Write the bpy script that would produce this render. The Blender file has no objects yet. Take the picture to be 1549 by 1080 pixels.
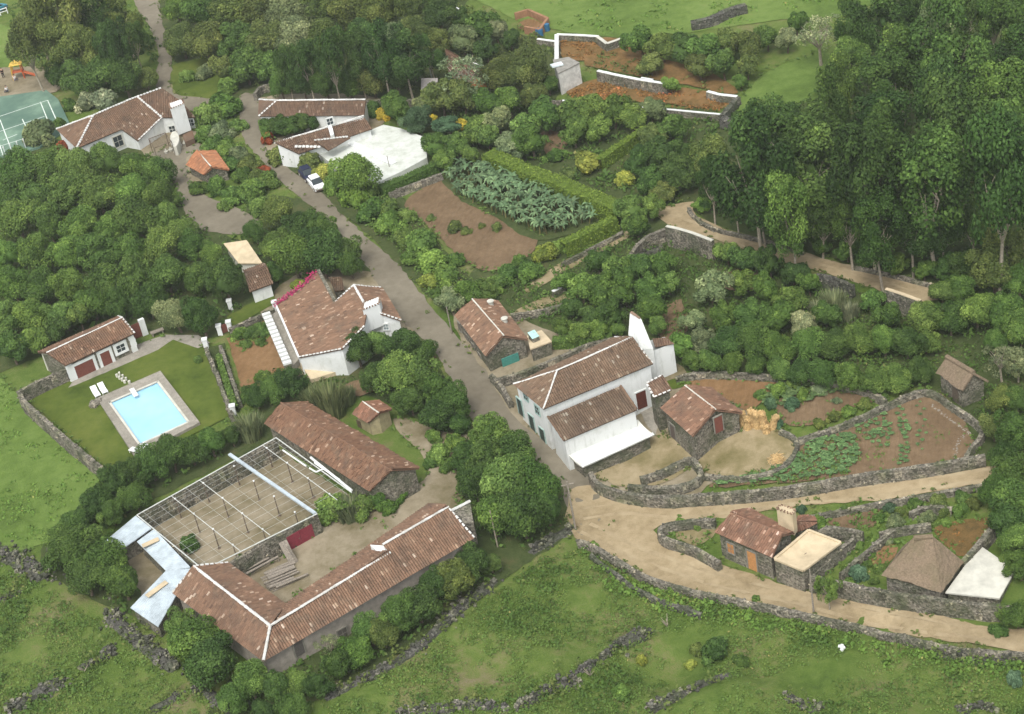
import bpy, math, random
import numpy as np
from mathutils import Vector, Matrix, noise, geometry
random.seed(7); rng = np.random.default_rng(7)
V = Vector
sc = bpy.context.scene
col = sc.collection
PI = math.pi

# ------------------------------------------------------------------ camera
CX, CY, FPX, CAMH = 774.5, 540.0, 2800.0, 109.6
pit, rol = math.radians(33), math.radians(-11)
Fw = V((0, math.cos(pit), -math.sin(pit)))
_x = V((1, 0, 0)); _u = _x.cross(Fw)
CXv = math.cos(rol) * _x + math.sin(rol) * _u
CUv = -math.sin(rol) * _x + math.cos(rol) * _u
CAM = V((0, 0, CAMH))
cd = bpy.data.cameras.new('camera'); cam = bpy.data.objects.new('camera', cd); col.objects.link(cam)
cd.sensor_fit = 'HORIZONTAL'; cd.sensor_width = 36; cd.lens = FPX / 1549 * 36
cd.clip_start = 1; cd.clip_end = 4000
mw = Matrix.Identity(4)
for i in range(3):
    mw[i][0] = CXv[i]; mw[i][1] = CUv[i]; mw[i][2] = -Fw[i]; mw[i][3] = CAM[i]
cam.matrix_world = mw
sc.camera = cam

def ray(u, v):
    return CXv * ((u - CX) / FPX) - CUv * ((v - CY) / FPX) + Fw
def P(u, v, z=0.0):
    d = ray(u, v); return CAM + d * ((z - CAMH) / d.z)
def depth(p): return (p - CAM).dot(Fw)
# gentle terrain: the lanes dip towards the road junction
_dips = [(905, 752, -2.1, 10.5), (985, 645, -1.1, 5.5), (1130, 860, -1.4, 13.0), (1380, 900, -1.4, 18.0), (1000, 1000, -1.0, 16.0)]
BUMPS = [(P(u, v), a, s) for u, v, a, s in ((880, 1000, 1.1, 9), (1150, 1050, 1.1, 10), (1400, 1060, 1.0, 10), (680, 1060, .9, 6), (100, 990, 1.0, 8))]
DIPS = [(P(u, v), a, s) for u, v, a, s in _dips]
def H(x, y):
    h = 0.0
    for c, a, s in DIPS:
        h += a * math.exp(-((x - c.x) ** 2 + (y - c.y) ** 2) / (2 * s * s))
    for c, a, s in BUMPS:
        k = math.exp(-((x - c.x) ** 2 + (y - c.y) ** 2) / (2 * s * s))
        if k > .02: h += a * k * (noise.noise(V((x * .17, y * .17, 4.2))) + .5 * noise.noise(V((x * .4, y * .4, 1.2))))
    return h
def G(u, v, dz=0.0):
    z = 0.0
    for _ in range(6):
        p = P(u, v, z + dz); z = H(p.x, p.y)
    return P(u, v, z + dz)
def on_vplane(u, v, p, q):
    """pixel ray meets the vertical plane through p, q"""
    d = ray(u, v); n = V((-(q.y - p.y), q.x - p.x, 0))
    t = n.dot(V((p.x, p.y, 0)) - V((CAM.x, CAM.y, 0))) / n.dot(d)
    return CAM + d * t
def on_plane(u, v, pts):
    n = (pts[1] - pts[0]).cross(pts[2] - pts[0]); d = ray(u, v)
    return CAM + d * (n.dot(pts[0] - CAM) / n.dot(d))

# ------------------------------------------------------------------ objects
def tag(o, label=None, cat=None, group=None, kind=None):
    if label:
        n = len(label.split())
        if not 4 <= n <= 16: print('LABELWORDS', n, label)
        o['label'] = label
    if cat: o['category'] = cat
    if group: o['group'] = group
    if kind: o['kind'] = kind
    return o
def thing(name, label, cat, loc=(0, 0, 0), group=None):
    o = bpy.data.objects.new(name, None); col.objects.link(o)
    o.empty_display_size = 0.3; o.location = loc
    return tag(o, label, cat, group)
class MB:
    def __init__(s): s.v = []; s.f = []; s.t = []
    def poly(s, pts, tone=0.5):
        n = len(s.v); s.v.extend(tuple(p) for p in pts)
        s.f.append(tuple(range(n, n + len(pts)))); s.t.append(tone)
    def box(s, c, ax, ay, az, tone=0.5):
        """centre and three half-axis vectors"""
        n = len(s.v)
        for i in (-1, 1):
            for j in (-1, 1):
                for k in (-1, 1): s.v.append(tuple(c + ax * i + ay * j + az * k))
        for q in ((0, 1, 3, 2), (4, 6, 7, 5), (0, 4, 5, 1), (2, 3, 7, 6), (0, 2, 6, 4), (1, 5, 7, 3)):
            s.f.append(tuple(n + i for i in q)); s.t.append(tone)
    def rock(s, c, r, tone=0.5):
        n = len(s.v); e = [random.uniform(.55, 1.0) * r for _ in range(8)]; a = random.uniform(0, PI)
        ca, sa = math.cos(a), math.sin(a); k = 0
        for i in (-1, 1):
            for j in (-1, 1):
                for l in (-1, 1):
                    x, y = i * e[k], j * e[(k + 3) % 8]
                    s.v.append((c[0] + ca * x - sa * y, c[1] + sa * x + ca * y, c[2] + l * e[(k + 5) % 8] * .75)); k += 1
        for q in ((0, 1, 3, 2), (4, 6, 7, 5), (0, 4, 5, 1), (2, 3, 7, 6), (0, 2, 6, 4), (1, 5, 7, 3)):
            s.f.append(tuple(n + i for i in q)); s.t.append(tone)
    def bar(s, a, b, r, tone=0.5, sides=6, r2=None):
        a, b = V(a), V(b); d = (b - a)
        if d.length < 1e-5: return
        d.normalize(); e = d.orthogonal().normalized(); g = d.cross(e); n = len(s.v); r2 = r if r2 is None else r2
        for p, rr in ((a, r), (b, r2)):
            for k in range(sides):
                t = 2 * PI * k / sides; s.v.append(tuple(p + (e * math.cos(t) + g * math.sin(t)) * rr))
        for k in range(sides):
            k2 = (k + 1) % sides
            s.f.append((n + k, n + k2, n + sides + k2, n + sides + k)); s.t.append(tone)
        s.f.append(tuple(n + k for k in reversed(range(sides)))); s.t.append(tone)
        s.f.append(tuple(n + sides + k for k in range(sides))); s.t.append(tone)
    def prism(s, pts, zb, tone=0.5):
        """closed body from a top loop of 3d points down to zb (number or list)"""
        n = len(pts); zb = zb if isinstance(zb, (list, tuple)) else [zb] * n
        s.poly(pts, tone)
        lo = [V((p.x, p.y, z)) for p, z in zip(pts, zb)]
        s.poly(list(reversed(lo)), tone)
        for i in range(n):
            j = (i + 1) % n; s.poly([pts[j], pts[i], lo[i], lo[j]], tone)
    def build(s, name, mat, parent=None, smooth=False):
        me = bpy.data.meshes.new(name)
        loc = parent.matrix_basis.translation if parent is not None and parent.parent is None else V((0, 0, 0))
        off = origin_of(parent)
        me.from_pydata([(x - off.x, y - off.y, z - off.z) for x, y, z in s.v], [], s.f)
        a = me.attributes.new('tone', 'FLOAT', 'FACE'); a.data.foreach_set('value', np.array(s.t, dtype=np.float32))
        me.materials.append(mat)
        if smooth: me.polygons.foreach_set('use_smooth', [True] * len(me.polygons))
        o = bpy.data.objects.new(name, me); col.objects.link(o)
        if parent is not None: o.parent = parent
        return o
def origin_of(o):
    p = V((0, 0, 0))
    while o is not None:
        p = p + V(o.location); o = o.parent
    return p

# ------------------------------------------------------------------ materials
def _nt(name):
    m = bpy.data.materials.new(name); m.use_nodes = True; nt = m.node_tree
    b = nt.nodes['Principled BSDF']; b.inputs['Roughness'].default_value = .85
    b.inputs['Specular IOR Level'].default_value = .25
    return m, nt, b
def N(nt, t, **k):
    n = nt.nodes.new(t)
    for a, b in k.items():
        if hasattr(n, a): setattr(n, a, b)
        else: n.inputs[a].default_value = b
    return n
def ramp(nt, stops, fac):
    r = nt.nodes.new('ShaderNodeValToRGB'); cr = r.color_ramp
    while len(cr.elements) < len(stops): cr.elements.new(.5)
    for e, (p, c) in zip(cr.elements, stops):
        e.position = p; e.color = (*c, 1)
    nt.links.new(fac, r.inputs[0]); return r.outputs[0]
def mixc(nt, fac, a, b, mode='MIX'):
    m = nt.nodes.new('ShaderNodeMix'); m.data_type = 'RGBA'; m.blend_type = mode
    for i, x in ((0, fac), (6, a), (7, b)):
        if isinstance(x, (int, float)): m.inputs[i].default_value = x
        elif isinstance(x, tuple): m.inputs[i].default_value = (*x, 1)
        else: nt.links.new(x, m.inputs[i])
    return m.outputs[2]
def pos(nt): return nt.nodes.new('ShaderNodeNewGeometry').outputs['Position']
def noi(nt, vec, scale, detail=5, rough=.6):
    n = N(nt, 'ShaderNodeTexNoise', Scale=scale, Detail=detail, Roughness=rough); nt.links.new(vec, n.inputs['Vector']); return n.outputs['Fac']
def tone(nt):
    a = nt.nodes.new('ShaderNodeAttribute'); a.attribute_name = 'tone'; return a.outputs['Fac']
def bump(nt, b, h, dist=.1, st=.6):
    n = N(nt, 'ShaderNodeBump', Strength=st, Distance=dist); nt.links.new(h, n.inputs['Height']); nt.links.new(n.outputs[0], b.inputs['Normal'])

def mat_ground(name, stops, s1=.12, s2=1.7, s3=9.0, w=(.5, .3, .2), bd=.12, furrow=False):
    m, nt, b = _nt(name); p = pos(nt)
    a, c, d = noi(nt, p, s1, 4), noi(nt, p, s2, 5, .65), noi(nt, p, s3, 3, .7)
    def mul(x, k):
        q = N(nt, 'ShaderNodeMath', operation='MULTIPLY'); nt.links.new(x, q.inputs[0]); q.inputs[1].default_value = k; return q.outputs[0]
    def add(x, y):
        q = N(nt, 'ShaderNodeMath', operation='ADD'); nt.links.new(x, q.inputs[0]); nt.links.new(y, q.inputs[1]); return q.outputs[0]
    f = add(add(mul(a, w[0]), mul(c, w[1])), mul(d, w[2]))
    nt.links.new(ramp(nt, stops, f), b.inputs['Base Color'])
    b.inputs['Roughness'].default_value = .95; b.inputs['Specular IOR Level'].default_value = .1
    hgt = add(c, d)
    if furrow:
        wv = N(nt, 'ShaderNodeTexWave', Scale=.42, Distortion=2.5, Detail=2.0); wv.inputs['Detail Scale'].default_value = 1.2
        mp = nt.nodes.new('ShaderNodeMapping'); mp.inputs['Rotation'].default_value = (0, 0, .35); nt.links.new(p, mp.inputs[0]); nt.links.new(mp.outputs[0], wv.inputs['Vector'])
        hgt = add(hgt, mul(wv.outputs['Fac'], 1.6)); bd = .16
    bump(nt, b, hgt, bd); return m
def mat_plain(name, c, rough=.7, var=.12, scale=3.0, spec=.25, metal=0, bd=0.0):
    m, nt, b = _nt(name); p = pos(nt); f = noi(nt, p, scale, 5, .65)
    lo = tuple(x * (1 - var * 2) for x in c); hi = tuple(min(1, x * (1 + var)) for x in c)
    nt.links.new(ramp(nt, [(.3, lo), (.62, hi)], f), b.inputs['Base Color'])
    b.inputs['Roughness'].default_value = rough; b.inputs['Specular IOR Level'].default_value = spec; b.inputs['Metallic'].default_value = metal
    if bd: bump(nt, b, f, bd)
    return m
def mat_stone(name, base, light, scale=3.2, speck=.62):
    m, nt, b = _nt(name); p = pos(nt)
    vo = N(nt, 'ShaderNodeTexVoronoi', Scale=scale, Randomness=1.0); nt.links.new(p, vo.inputs['Vector'])
    sp = nt.nodes.new('ShaderNodeSeparateColor'); nt.links.new(vo.outputs['Color'], sp.inputs[0])
    c1 = ramp(nt, [(0, tuple(x * .45 for x in base)), (.5, base), (1, tuple(x * 1.7 for x in base))], sp.outputs[0])
    ns = noi(nt, p, 7, 4, .7)
    c2 = mixc(nt, ramp(nt, [(speck, (0, 0, 0)), (speck + .08, (1, 1, 1))], ns), c1, light)
    big = noi(nt, p, .5, 3)
    c3 = mixc(nt, ramp(nt, [(.42, (0, 0, 0)), (.7, (.75, .75, .75))], big), c2, (.055, .07, .03))
    t = tone(nt); c4 = mixc(nt, 1.0, c3, ramp(nt, [(0, (.55, .55, .55)), (.5, (1, 1, 1)), (1, (2.3, 2.2, 2.0))], t), 'MULTIPLY')
    nt.links.new(c4, b.inputs['Base Color']); bump(nt, b, vo.outputs['Distance'], .12, .8); return m
def mat_tile(name):
    m, nt, b = _nt(name); t = tone(nt); p = pos(nt)
    c = ramp(nt, [(0, (.080, .052, .036)), (.3, (.140, .092, .062)), (.6, (.180, .118, .078)), (.85, (.23, .155, .105)), (.95, (.32, .25, .18)), (1, (.46, .41, .34))], t)
    ob = nt.nodes.new('ShaderNodeObjectInfo')
    c = mixc(nt, 1.0, c, ob.outputs['Color'], 'MULTIPLY')
    l = noi(nt, p, .8, 5, .7); dk = noi(nt, p, .35, 4, .7); c = mixc(nt, ramp(nt, [(.5, (0, 0, 0)), (.7, (.6, .6, .6))], dk), c, (.075, .055, .042))
    c = mixc(nt, ramp(nt, [(.5, (0, 0, 0)), (.72, (.55, .55, .55))], l), c, (.15, .12, .085))
    nt.links.new(c, b.inputs['Base Color']); return m
def mat_leaf(name, brown=False):
    m, nt, b = _nt(name); t = tone(nt); ob = nt.nodes.new('ShaderNodeObjectInfo')
    st = [(0, (.42, .50, .42)), (.5, (.95, .97, .9)), (.85, (1.55, 1.42, 1.3)), (1, (2.3, 2.0, 2.0))]
    if brown: st = [(0, (.55, .6, .5)), (.45, (.95, .97, .9)), (.8, (1.35, 1.25, 1.2)), (.93, (2.0, 1.3, 1.6)), (1, (2.8, 1.5, 2.4))]
    c = mixc(nt, 1.0, ramp(nt, st, t), ob.outputs['Color'], 'MULTIPLY')
    nt.links.new(c, b.inputs['Base Color']); b.inputs['Roughness'].default_value = .7; b.inputs['Specular IOR Level'].default_value = .2
    tr = nt.nodes.new('ShaderNodeBsdfTranslucent'); nt.links.new(c, tr.inputs['Color'])
    mx = nt.nodes.new('ShaderNodeMixShader'); mx.inputs[0].default_value = .22
    nt.links.new(b.outputs[0], mx.inputs[1]); nt.links.new(tr.outputs[0], mx.inputs[2])
    nt.links.new(mx.outputs[0], nt.nodes['Material Output'].inputs['Surface']); return m
def mat_tint(name, rough=.6, spec=.3, lo=.75, hi=1.15, scale=5):
    """takes its colour from the object, with slight wear"""
    m, nt, b = _nt(name); ob = nt.nodes.new('ShaderNodeObjectInfo'); p = pos(nt)
    c = mixc(nt, 1.0, ramp(nt, [(.3, (lo,) * 3), (.65, (hi,) * 3)], noi(nt, p, scale, 5, .65)), ob.outputs['Color'], 'MULTIPLY')
    nt.links.new(c, b.inputs['Base Color']); b.inputs['Roughness'].default_value = rough; b.inputs['Specular IOR Level'].default_value = spec; return m
def mat_thatch(name, c):
    m, nt, b = _nt(name); p = pos(nt); f = noi(nt, p, 6, 6, .75); g = noi(nt, p, .7, 3)
    k = ramp(nt, [(.25, tuple(x * .5 for x in c)), (.5, c), (.75, tuple(x * 1.5 for x in c))], f)
    k = mixc(nt, ramp(nt, [(.45, (0, 0, 0)), (.75, (.6, .6, .6))], g), k, (.11, .10, .05))
    nt.links.new(k, b.inputs['Base Color']); bump(nt, b, f, .15, .9); return m

M = {}
def mat_wash(name, c, grime, lo=.52, hi=.78):
    m, nt, b = _nt(name); p = pos(nt); a = noi(nt, p, .55, 6, .7)
    mp = nt.nodes.new('ShaderNodeMapping'); mp.inputs['Scale'].default_value = (2.2, 2.2, .35); nt.links.new(p, mp.inputs[0]); d = noi(nt, mp.outputs[0], 1.0, 5, .7)
    k = mixc(nt, ramp(nt, [(lo, (0, 0, 0)), (hi, (.8, .8, .8))], a), c, grime); k = mixc(nt, ramp(nt, [(.54, (0, 0, 0)), (.8, (.7, .7, .7))], d), k, tuple(x * .8 for x in grime))
    nt.links.new(k, b.inputs['Base Color']); return m
M['limewash'] = mat_wash('lime_washed_slab', (.56, .58, .53), (.36, .38, .31), .46, .72)
M['white'] = mat_wash('whitewash', (.66, .675, .655), (.42, .44, .38), .50, .82)
M['canopy'] = mat_wash('whitewashed_tiles', (.60, .60, .55), (.50, .49, .42), .45, .8)
M['mortar'] = mat_wash('ridge_mortar', (.58, .58, .55), (.30, .28, .24), .48, .7)
M['cream'] = mat_plain('cream_render', (.50, .41, .27), .85, .1, .9)
M['offwhite'] = mat_plain('weathered_white', (.50, .49, .42), .85, .1, .9)
M['stone'] = mat_stone('basalt_masonry', (.165, .150, .118), (.32, .31, .26), 5.5)
M['rubble'] = mat_stone('basalt_rubble', (.085, .082, .070), (.42, .41, .37), 5.0, .62)
M['tile'] = mat_tile('clay_tile')
M['leaf'] = mat_leaf('leaf'); M['cover'] = mat_leaf('ground_cover_leaf', True)
M['bark'] = mat_plain('bark', (.13, .10, .075), .9, .25, 6, .1, 0, .05)
M['palebark'] = mat_plain('pale_bark', (.30, .26, .20), .9, .2, 5, .1)
M['wood'] = mat_plain('grey_timber', (.24, .21, .17), .85, .25, 9)
M['thatch'] = mat_thatch('thatch', (.20, .150, .100))
M['straw'] = mat_thatch('dry_straw', (.54, .37, .17))
M['paint'] = mat_tint('paint')
M['render'] = mat_tint('render', .9, .15, .7, 1.15, 1.6)
M['metal'] = mat_plain('zinc_sheet', (.40, .46, .49), .45, .14, .9, .5)
M['rail'] = mat_plain('painted_steel', (.50, .52, .48), .5, .1, 3, .4)
M['glass'] = mat_plain('window_glass', (.03, .04, .045), .15, .1, 3, .5)
M['court'] = mat_ground('court_surface', [(.35, (.075, .135, .105)), (.5, (.11, .18, .135)), (.65, (.20, .30, .22))], .1, .6, 6, (.6, .3, .1), .01)
M['line'] = mat_plain('line_paint', (.62, .68, .62), .8, .1, 2)
M['lawn'] = mat_ground('lawn_turf', [(.36, (.042, .066, .011)), (.5, (.078, .108, .018)), (.64, (.12, .14, .030))], .16, 1.2, 14, (.55, .25, .2), .05)
M['pasture'] = mat_ground('pasture_turf', [(.34, (.056, .092, .018)), (.46, (.094, .150, .030)), (.56, (.132, .195, .046)), (.68, (.175, .205, .064))], .06, .7, 7, (.5, .3, .2), .15)
M['field'] = mat_ground('rough_grass', [(.33, (.042, .072, .014)), (.43, (.074, .120, .022)), (.52, (.108, .152, .034)), (.58, (.15, .155, .058)), (.65, (.20, .165, .10))], .11, .9, 7, (.5, .3, .2), .2)
M['floor'] = mat_ground('woodland_floor', [(.35, (.03, .045, .014)), (.52, (.06, .080, .026)), (.66, (.11, .095, .045))], .2, 1.4, 8, (.4, .35, .25), .15)
M['soil'] = mat_ground('tilled_soil', [(.34, (.10, .068, .038)), (.5, (.165, .112, .064)), (.66, (.24, .168, .10))], .2, 1.5, 12, (.4, .3, .3), .10, furrow=True)
M['redsoil'] = mat_ground('red_soil', [(.34, (.14, .082, .036)), (.5, (.21, .124, .058)), (.66, (.28, .175, .09))], .2, 1.5, 12, (.4, .3, .3), .10, furrow=True)
M['dirt'] = mat_ground('dirt_road_earth', [(.34, (.19, .145, .082)), (.46, (.275, .215, .125)), (.56, (.34, .27, .165)), (.68, (.41, .335, .215))], .25, 1.2, 11, (.45, .35, .2), .04)
M['dirt_pale'] = mat_ground('worn_earth', [(.34, (.21, .16, .092)), (.5, (.315, .25, .152)), (.66, (.39, .32, .205))], .3, 1.4, 11, (.4, .35, .25), .03)
M['dirt_dark'] = mat_ground('loose_earth', [(.34, (.19, .145, .085)), (.5, (.28, .215, .13)), (.66, (.36, .29, .18))], .3, 1.4, 11, (.4, .35, .25), .05)
M['yard'] = mat_ground('farmyard_earth', [(.34, (.11, .095, .045)), (.46, (.19, .16, .10)), (.58, (.27, .23, .16)), (.68, (.33, .28, .20))], .2, 1.0, 10, (.55, .3, .15), .05)
M['ochre'] = mat_ground('dry_grass_yard', [(.36, (.12, .105, .04)), (.47, (.20, .165, .085)), (.57, (.29, .235, .14)), (.68, (.36, .30, .195))], .22, .9, 10, (.6, .25, .15), .05)
M['asphalt'] = mat_ground('lane_surface', [(.34, (.125, .108, .078)), (.5, (.175, .154, .113)), (.66, (.235, .208, .156))], .12, 1.1, 15, (.55, .3, .15), .015)
M['paving'] = mat_ground('stone_paving', [(.36, (.17, .155, .125)), (.5, (.26, .24, .20)), (.64, (.36, .33, .28))], .3, 2.0, 9, (.3, .35, .35), .03)
M['rust'] = mat_ground('rust_bracken', [(.34, (.07, .055, .02)), (.47, (.15, .095, .035)), (.57, (.22, .125, .05)), (.68, (.24, .17, .09))], .25, 1.5, 9, (.4, .35, .25), .2)
def mat_water():
    m, nt, b = _nt('pool_water'); p = pos(nt)
    nt.links.new(ramp(nt, [(.3, (.26, .50, .66)), (.7, (.37, .61, .74))], noi(nt, p, .16, 3)), b.inputs['Base Color'])
    b.inputs['Roughness'].default_value = .08; b.inputs['Specular IOR Level'].default_value = .5
    bump(nt, b, noi(nt, p, 4, 2), .01, .3); return m
M['water'] = mat_water()
# ------------------------------------------------------------------ ground sheets
def smooth_px(pts, closed=True, n=4):
    if n <= 1: return [V((a, b)) for a, b in pts]
    out = []; L = len(pts); P2 = [V((a, b)) for a, b in pts]
    rg = range(L) if closed else range(L - 1)
    for i in rg:
        if closed: a, b, c, d = P2[i - 1], P2[i], P2[(i + 1) % L], P2[(i + 2) % L]
        else: a, b, c, d = P2[max(i - 1, 0)], P2[i], P2[i + 1], P2[min(i + 2, L - 1)]
        for k in range(n):
            t = k / n
            out.append(.5 * ((2 * b) + (c - a) * t + (2 * a - 5 * b + 4 * c - d) * t * t + (3 * b - a - 3 * c + d) * t ** 3))
    if not closed: out.append(P2[-1])
    return out
LAYER = [0]
def sheet(name, px, mat, jit=.18, sm=4, lift=None, step=1.6):
    """a ground sheet following the terrain, outlined by ground points"""
    q = [G(p[0], p[1]) for p in smooth_px(px, True, sm)]
    ring = []
    for i in range(len(q)):
        a, b = q[i], q[(i + 1) % len(q)]; n = max(1, int((b - a).length / .8))
        for k in range(n):
            p = a.lerp(b, k / n); j = jit * (noise.noise(p * .9) + .6 * noise.noise(p * 2.7))
            d = V((-(b - a).y, (b - a).x, 0)); d = d.normalized() if d.length > 1e-6 else d
            ring.append((p.x + d.x * j * 1.6, p.y + d.y * j * 1.6))
    xs = [p[0] for p in ring]; ys = [p[1] for p in ring]
    pts = [V(p) for p in ring]; n0 = len(pts)
    for x in np.arange(min(xs), max(xs), step):
        for y in np.arange(min(ys), max(ys), step): 
            if inpoly(x, y, ring): pts.append(V((x + random.uniform(-.2, .2), y + random.uniform(-.2, .2))))
    vs, es, fs, *_ = geometry.delaunay_2d_cdt(pts, [(i, (i + 1) % n0) for i in range(n0)], [], 1, 1e-4)
    LAYER[0] += 1; dz = .03 + .0025 * LAYER[0] if lift is None else lift
    m = MB(); m.v = [(p.x, p.y, H(p.x, p.y) + dz) for p in vs]
    for f in fs:
        a, b, c = (vs[i] for i in f[:3])
        f = tuple(f) if (b - a).cross(c - a) > 0 else tuple(reversed(f))
        m.f.append(f); m.t.append(.5)
    return tag(m.build(name, mat), kind='structure')
def inpoly(x, y, ring):
    c = False; n = len(ring); j = n - 1
    for i in range(n):
        xi, yi = ring[i]; xj, yj = ring[j]
        if (yi > y) != (yj > y) and x < (xj - xi) * (y - yi) / (yj - yi) + xi: c = not c
        j = i
    return c
def pxring(px, sm=1): return [tuple(G(p[0], p[1]).xy) for p in smooth_px(px, True, sm)]

# ------------------------------------------------------------------ roofs
PROF = [(0, 0.0), (.22, .075), (.5, .115), (.78, .075), (1, 0.0)]
def tiles(m, poly, w=.25, L=.42, light=.03, messy=1.0):
    """clay tiles laid over a convex planar polygon; poly[0]->poly[1] is the eave"""
    o = poly[0]; s = (poly[1] - o).normalized()
    nn = V((0, 0, 0))
    for i in range(len(poly)):
        a, b = poly[i] - o, poly[(i + 1) % len(poly)] - o; nn += a.cross(b)
    nn.normalize()
    if nn.z < 0: nn = -nn
    t = nn.cross(s).normalized()
    if t.z < 0: t = -t
    q = [((p - o).dot(s), (p - o).dot(t)) for p in poly]
    def span(x):
        ys = []
        for i in range(len(q)):
            (x0, y0), (x1, y1) = q[i], q[(i + 1) % len(q)]
            if (x0 - x) * (x1 - x) <= 0 and abs(x1 - x0) > 1e-6: ys.append(y0 + (y1 - y0) * (x - x0) / (x1 - x0))
        return (min(ys), max(ys)) if len(ys) > 1 else None
    base = [o + s * x + t * y for x, y in q]
    m.poly(base if (base[1] - base[0]).cross(base[2] - base[0]).z > 0 else base[::-1], .15)
    lo = [p - nn * .12 for p in base]; m.poly(lo, .1)
    for i in range(len(base)):
        j = (i + 1) % len(base); m.poly([base[i], base[j], lo[j], lo[i]], .2)
    x0, x1 = min(a for a, _ in q), max(a for a, _ in q); nc = max(1, round((x1 - x0) / w)); w = (x1 - x0) / nc
    for c in range(nc):
        xs = [x0 + (c + k) * w for k, _ in PROF]
        sp = []
        for x in xs: sp.append(span(min(max(x, x0 + 1e-4), x1 - 1e-4)))
        if any(a is None for a in sp): continue
        ya, yb = min(a[0] for a in sp), max(a[1] for a in sp)
        r = 0; off = random.uniform(-.06, .06); colt = random.gauss(0, .04)
        nr = int((yb - ya) / L) + 2
        for r in range(nr):
            y_0, y_1 = ya + r * L - (.05 if r == 0 else 0) + off * (r > 0), ya + (r + 1) * L + off
            tn = min(.9, max(.02, random.gauss(.52, .14) + colt))
            if random.random() < light: tn = random.uniform(.9, 1)
            ln = random.uniform(-.015, .03) * messy + .07 * noise.noise((o + s * xs[0] + t * y_0) * .38); sh = random.uniform(-.02, .02) * messy
            row = []
            for (k, h), x, (a, b) in zip(PROF, xs, sp):
                ca, cb = min(max(y_0, a - (.05 if r == 0 else 0)), b), min(max(y_1, a), b)
                row.append((x + sh, ca, cb, h))
            if max(b - a for _, a, b, _ in row) < .03: continue
            n = len(m.v)
            for x, a, b, h in row:
                m.v.append(tuple(o + s * x + t * a + nn * (h + .045 + ln)))
                m.v.append(tuple(o + s * x + t * b + nn * (h + .012)))
            for k in range(4):
                m.f.append((n + 2 * k, n + 2 * k + 2, n + 2 * k + 3, n + 2 * k + 1)); m.t.append(tn)
def plane_fit(poly):
    """drop every further point onto the plane of eave edge + mean of the ridge points"""
    a, b = poly[0], poly[1]; c = sum(poly[2:], V((0, 0, 0))) / (len(poly) - 2)
    n = (b - a).cross(c - a); out = [a, b]
    for p in poly[2:]:
        z = a.z - (n.x * (p.x - a.x) + n.y * (p.y - a.y)) / n.z; out.append(V((p.x, p.y, z)))
    return out
def caps(m, a, b, r=.095, step=.38, tn=.5, drop=0.0):
    """a row of rounded mortar-bedded ridge tiles"""
    d = b - a; n = max(1, int(d.length / step)); d.normalize(); sd = d.cross(V((0, 0, 1))).normalized(); up = sd.cross(d)
    for i in range(n):
        zz = V((0, 0, .05 * noise.noise(a.lerp(b, i / n) * .5))); p, q = a.lerp(b, i / n) + zz, a.lerp(b, (i + (.62 if step > .4 else 1)) / n + .01) + zz; base = len(m.v); jr = r * random.uniform(.8, 1.15)
        for e, k in ((p, jr), (q, jr * .82)):
            for t in range(6):
                an = PI * t / 5; m.v.append(tuple(e + sd * (math.cos(an) * k * 1.25) + up * (math.sin(an) * k + .04 - drop)))
        for t in range(5): m.f.append((base + t, base + t + 1, base + 7 + t, base + 6 + t)); m.t.append(tn)
        m.f.append(tuple(base + t for t in range(5, -1, -1))); m.t.append(tn)
        m.f.append(tuple(base + 6 + t for t in range(6))); m.t.append(tn)
def inset(loop, d):
    c = sum(loop, V((0, 0, 0))) / len(loop); n = len(loop); out = []
    ar = sum(loop[i].x * loop[(i + 1) % n].y - loop[(i + 1) % n].x * loop[i].y for i in range(n)); sg = 1 if ar > 0 else -1
    for i in range(n):
        a, b, e = loop[i - 1], loop[i], loop[(i + 1) % n]
        d1 = (b - a).xy.normalized(); d2 = (e - b).xy.normalized()
        n1 = V((-d1.y, d1.x)) * sg; n2 = V((-d2.y, d2.x)) * sg; k = n1 + n2
        k = k / max(.4, k.dot(n1)) if k.length > .1 else n1
        out.append(V((b.x + k.x * d, b.y + k.y * d, b.z)))
    return out
def walls(parent, loop, mat, zb=None, ov=.28, tint=None, name='wall', drop=.1):
    """walls from under a roof outline (with gable apexes) to below the ground"""
    lp = inset(loop, ov); m = MB()
    if zb is None: zb = min(H(p.x, p.y) for p in lp) - .5
    n = len(lp)
    ar = sum(lp[i].x * lp[(i + 1) % n].y - lp[(i + 1) % n].x * lp[i].y for i in range(n))
    for i in range(n):
        a, b = lp[i], lp[(i + 1) % n]; q = [V((a.x, a.y, zb)), V((b.x, b.y, zb)), V((b.x, b.y, b.z - drop)), V((a.x, a.y, a.z - drop))]
        m.poly(q if ar > 0 else q[::-1])
    o = m.build(name, mat, parent)
    if tint: o.color = (*tint, 1)
    return o, lp
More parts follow.
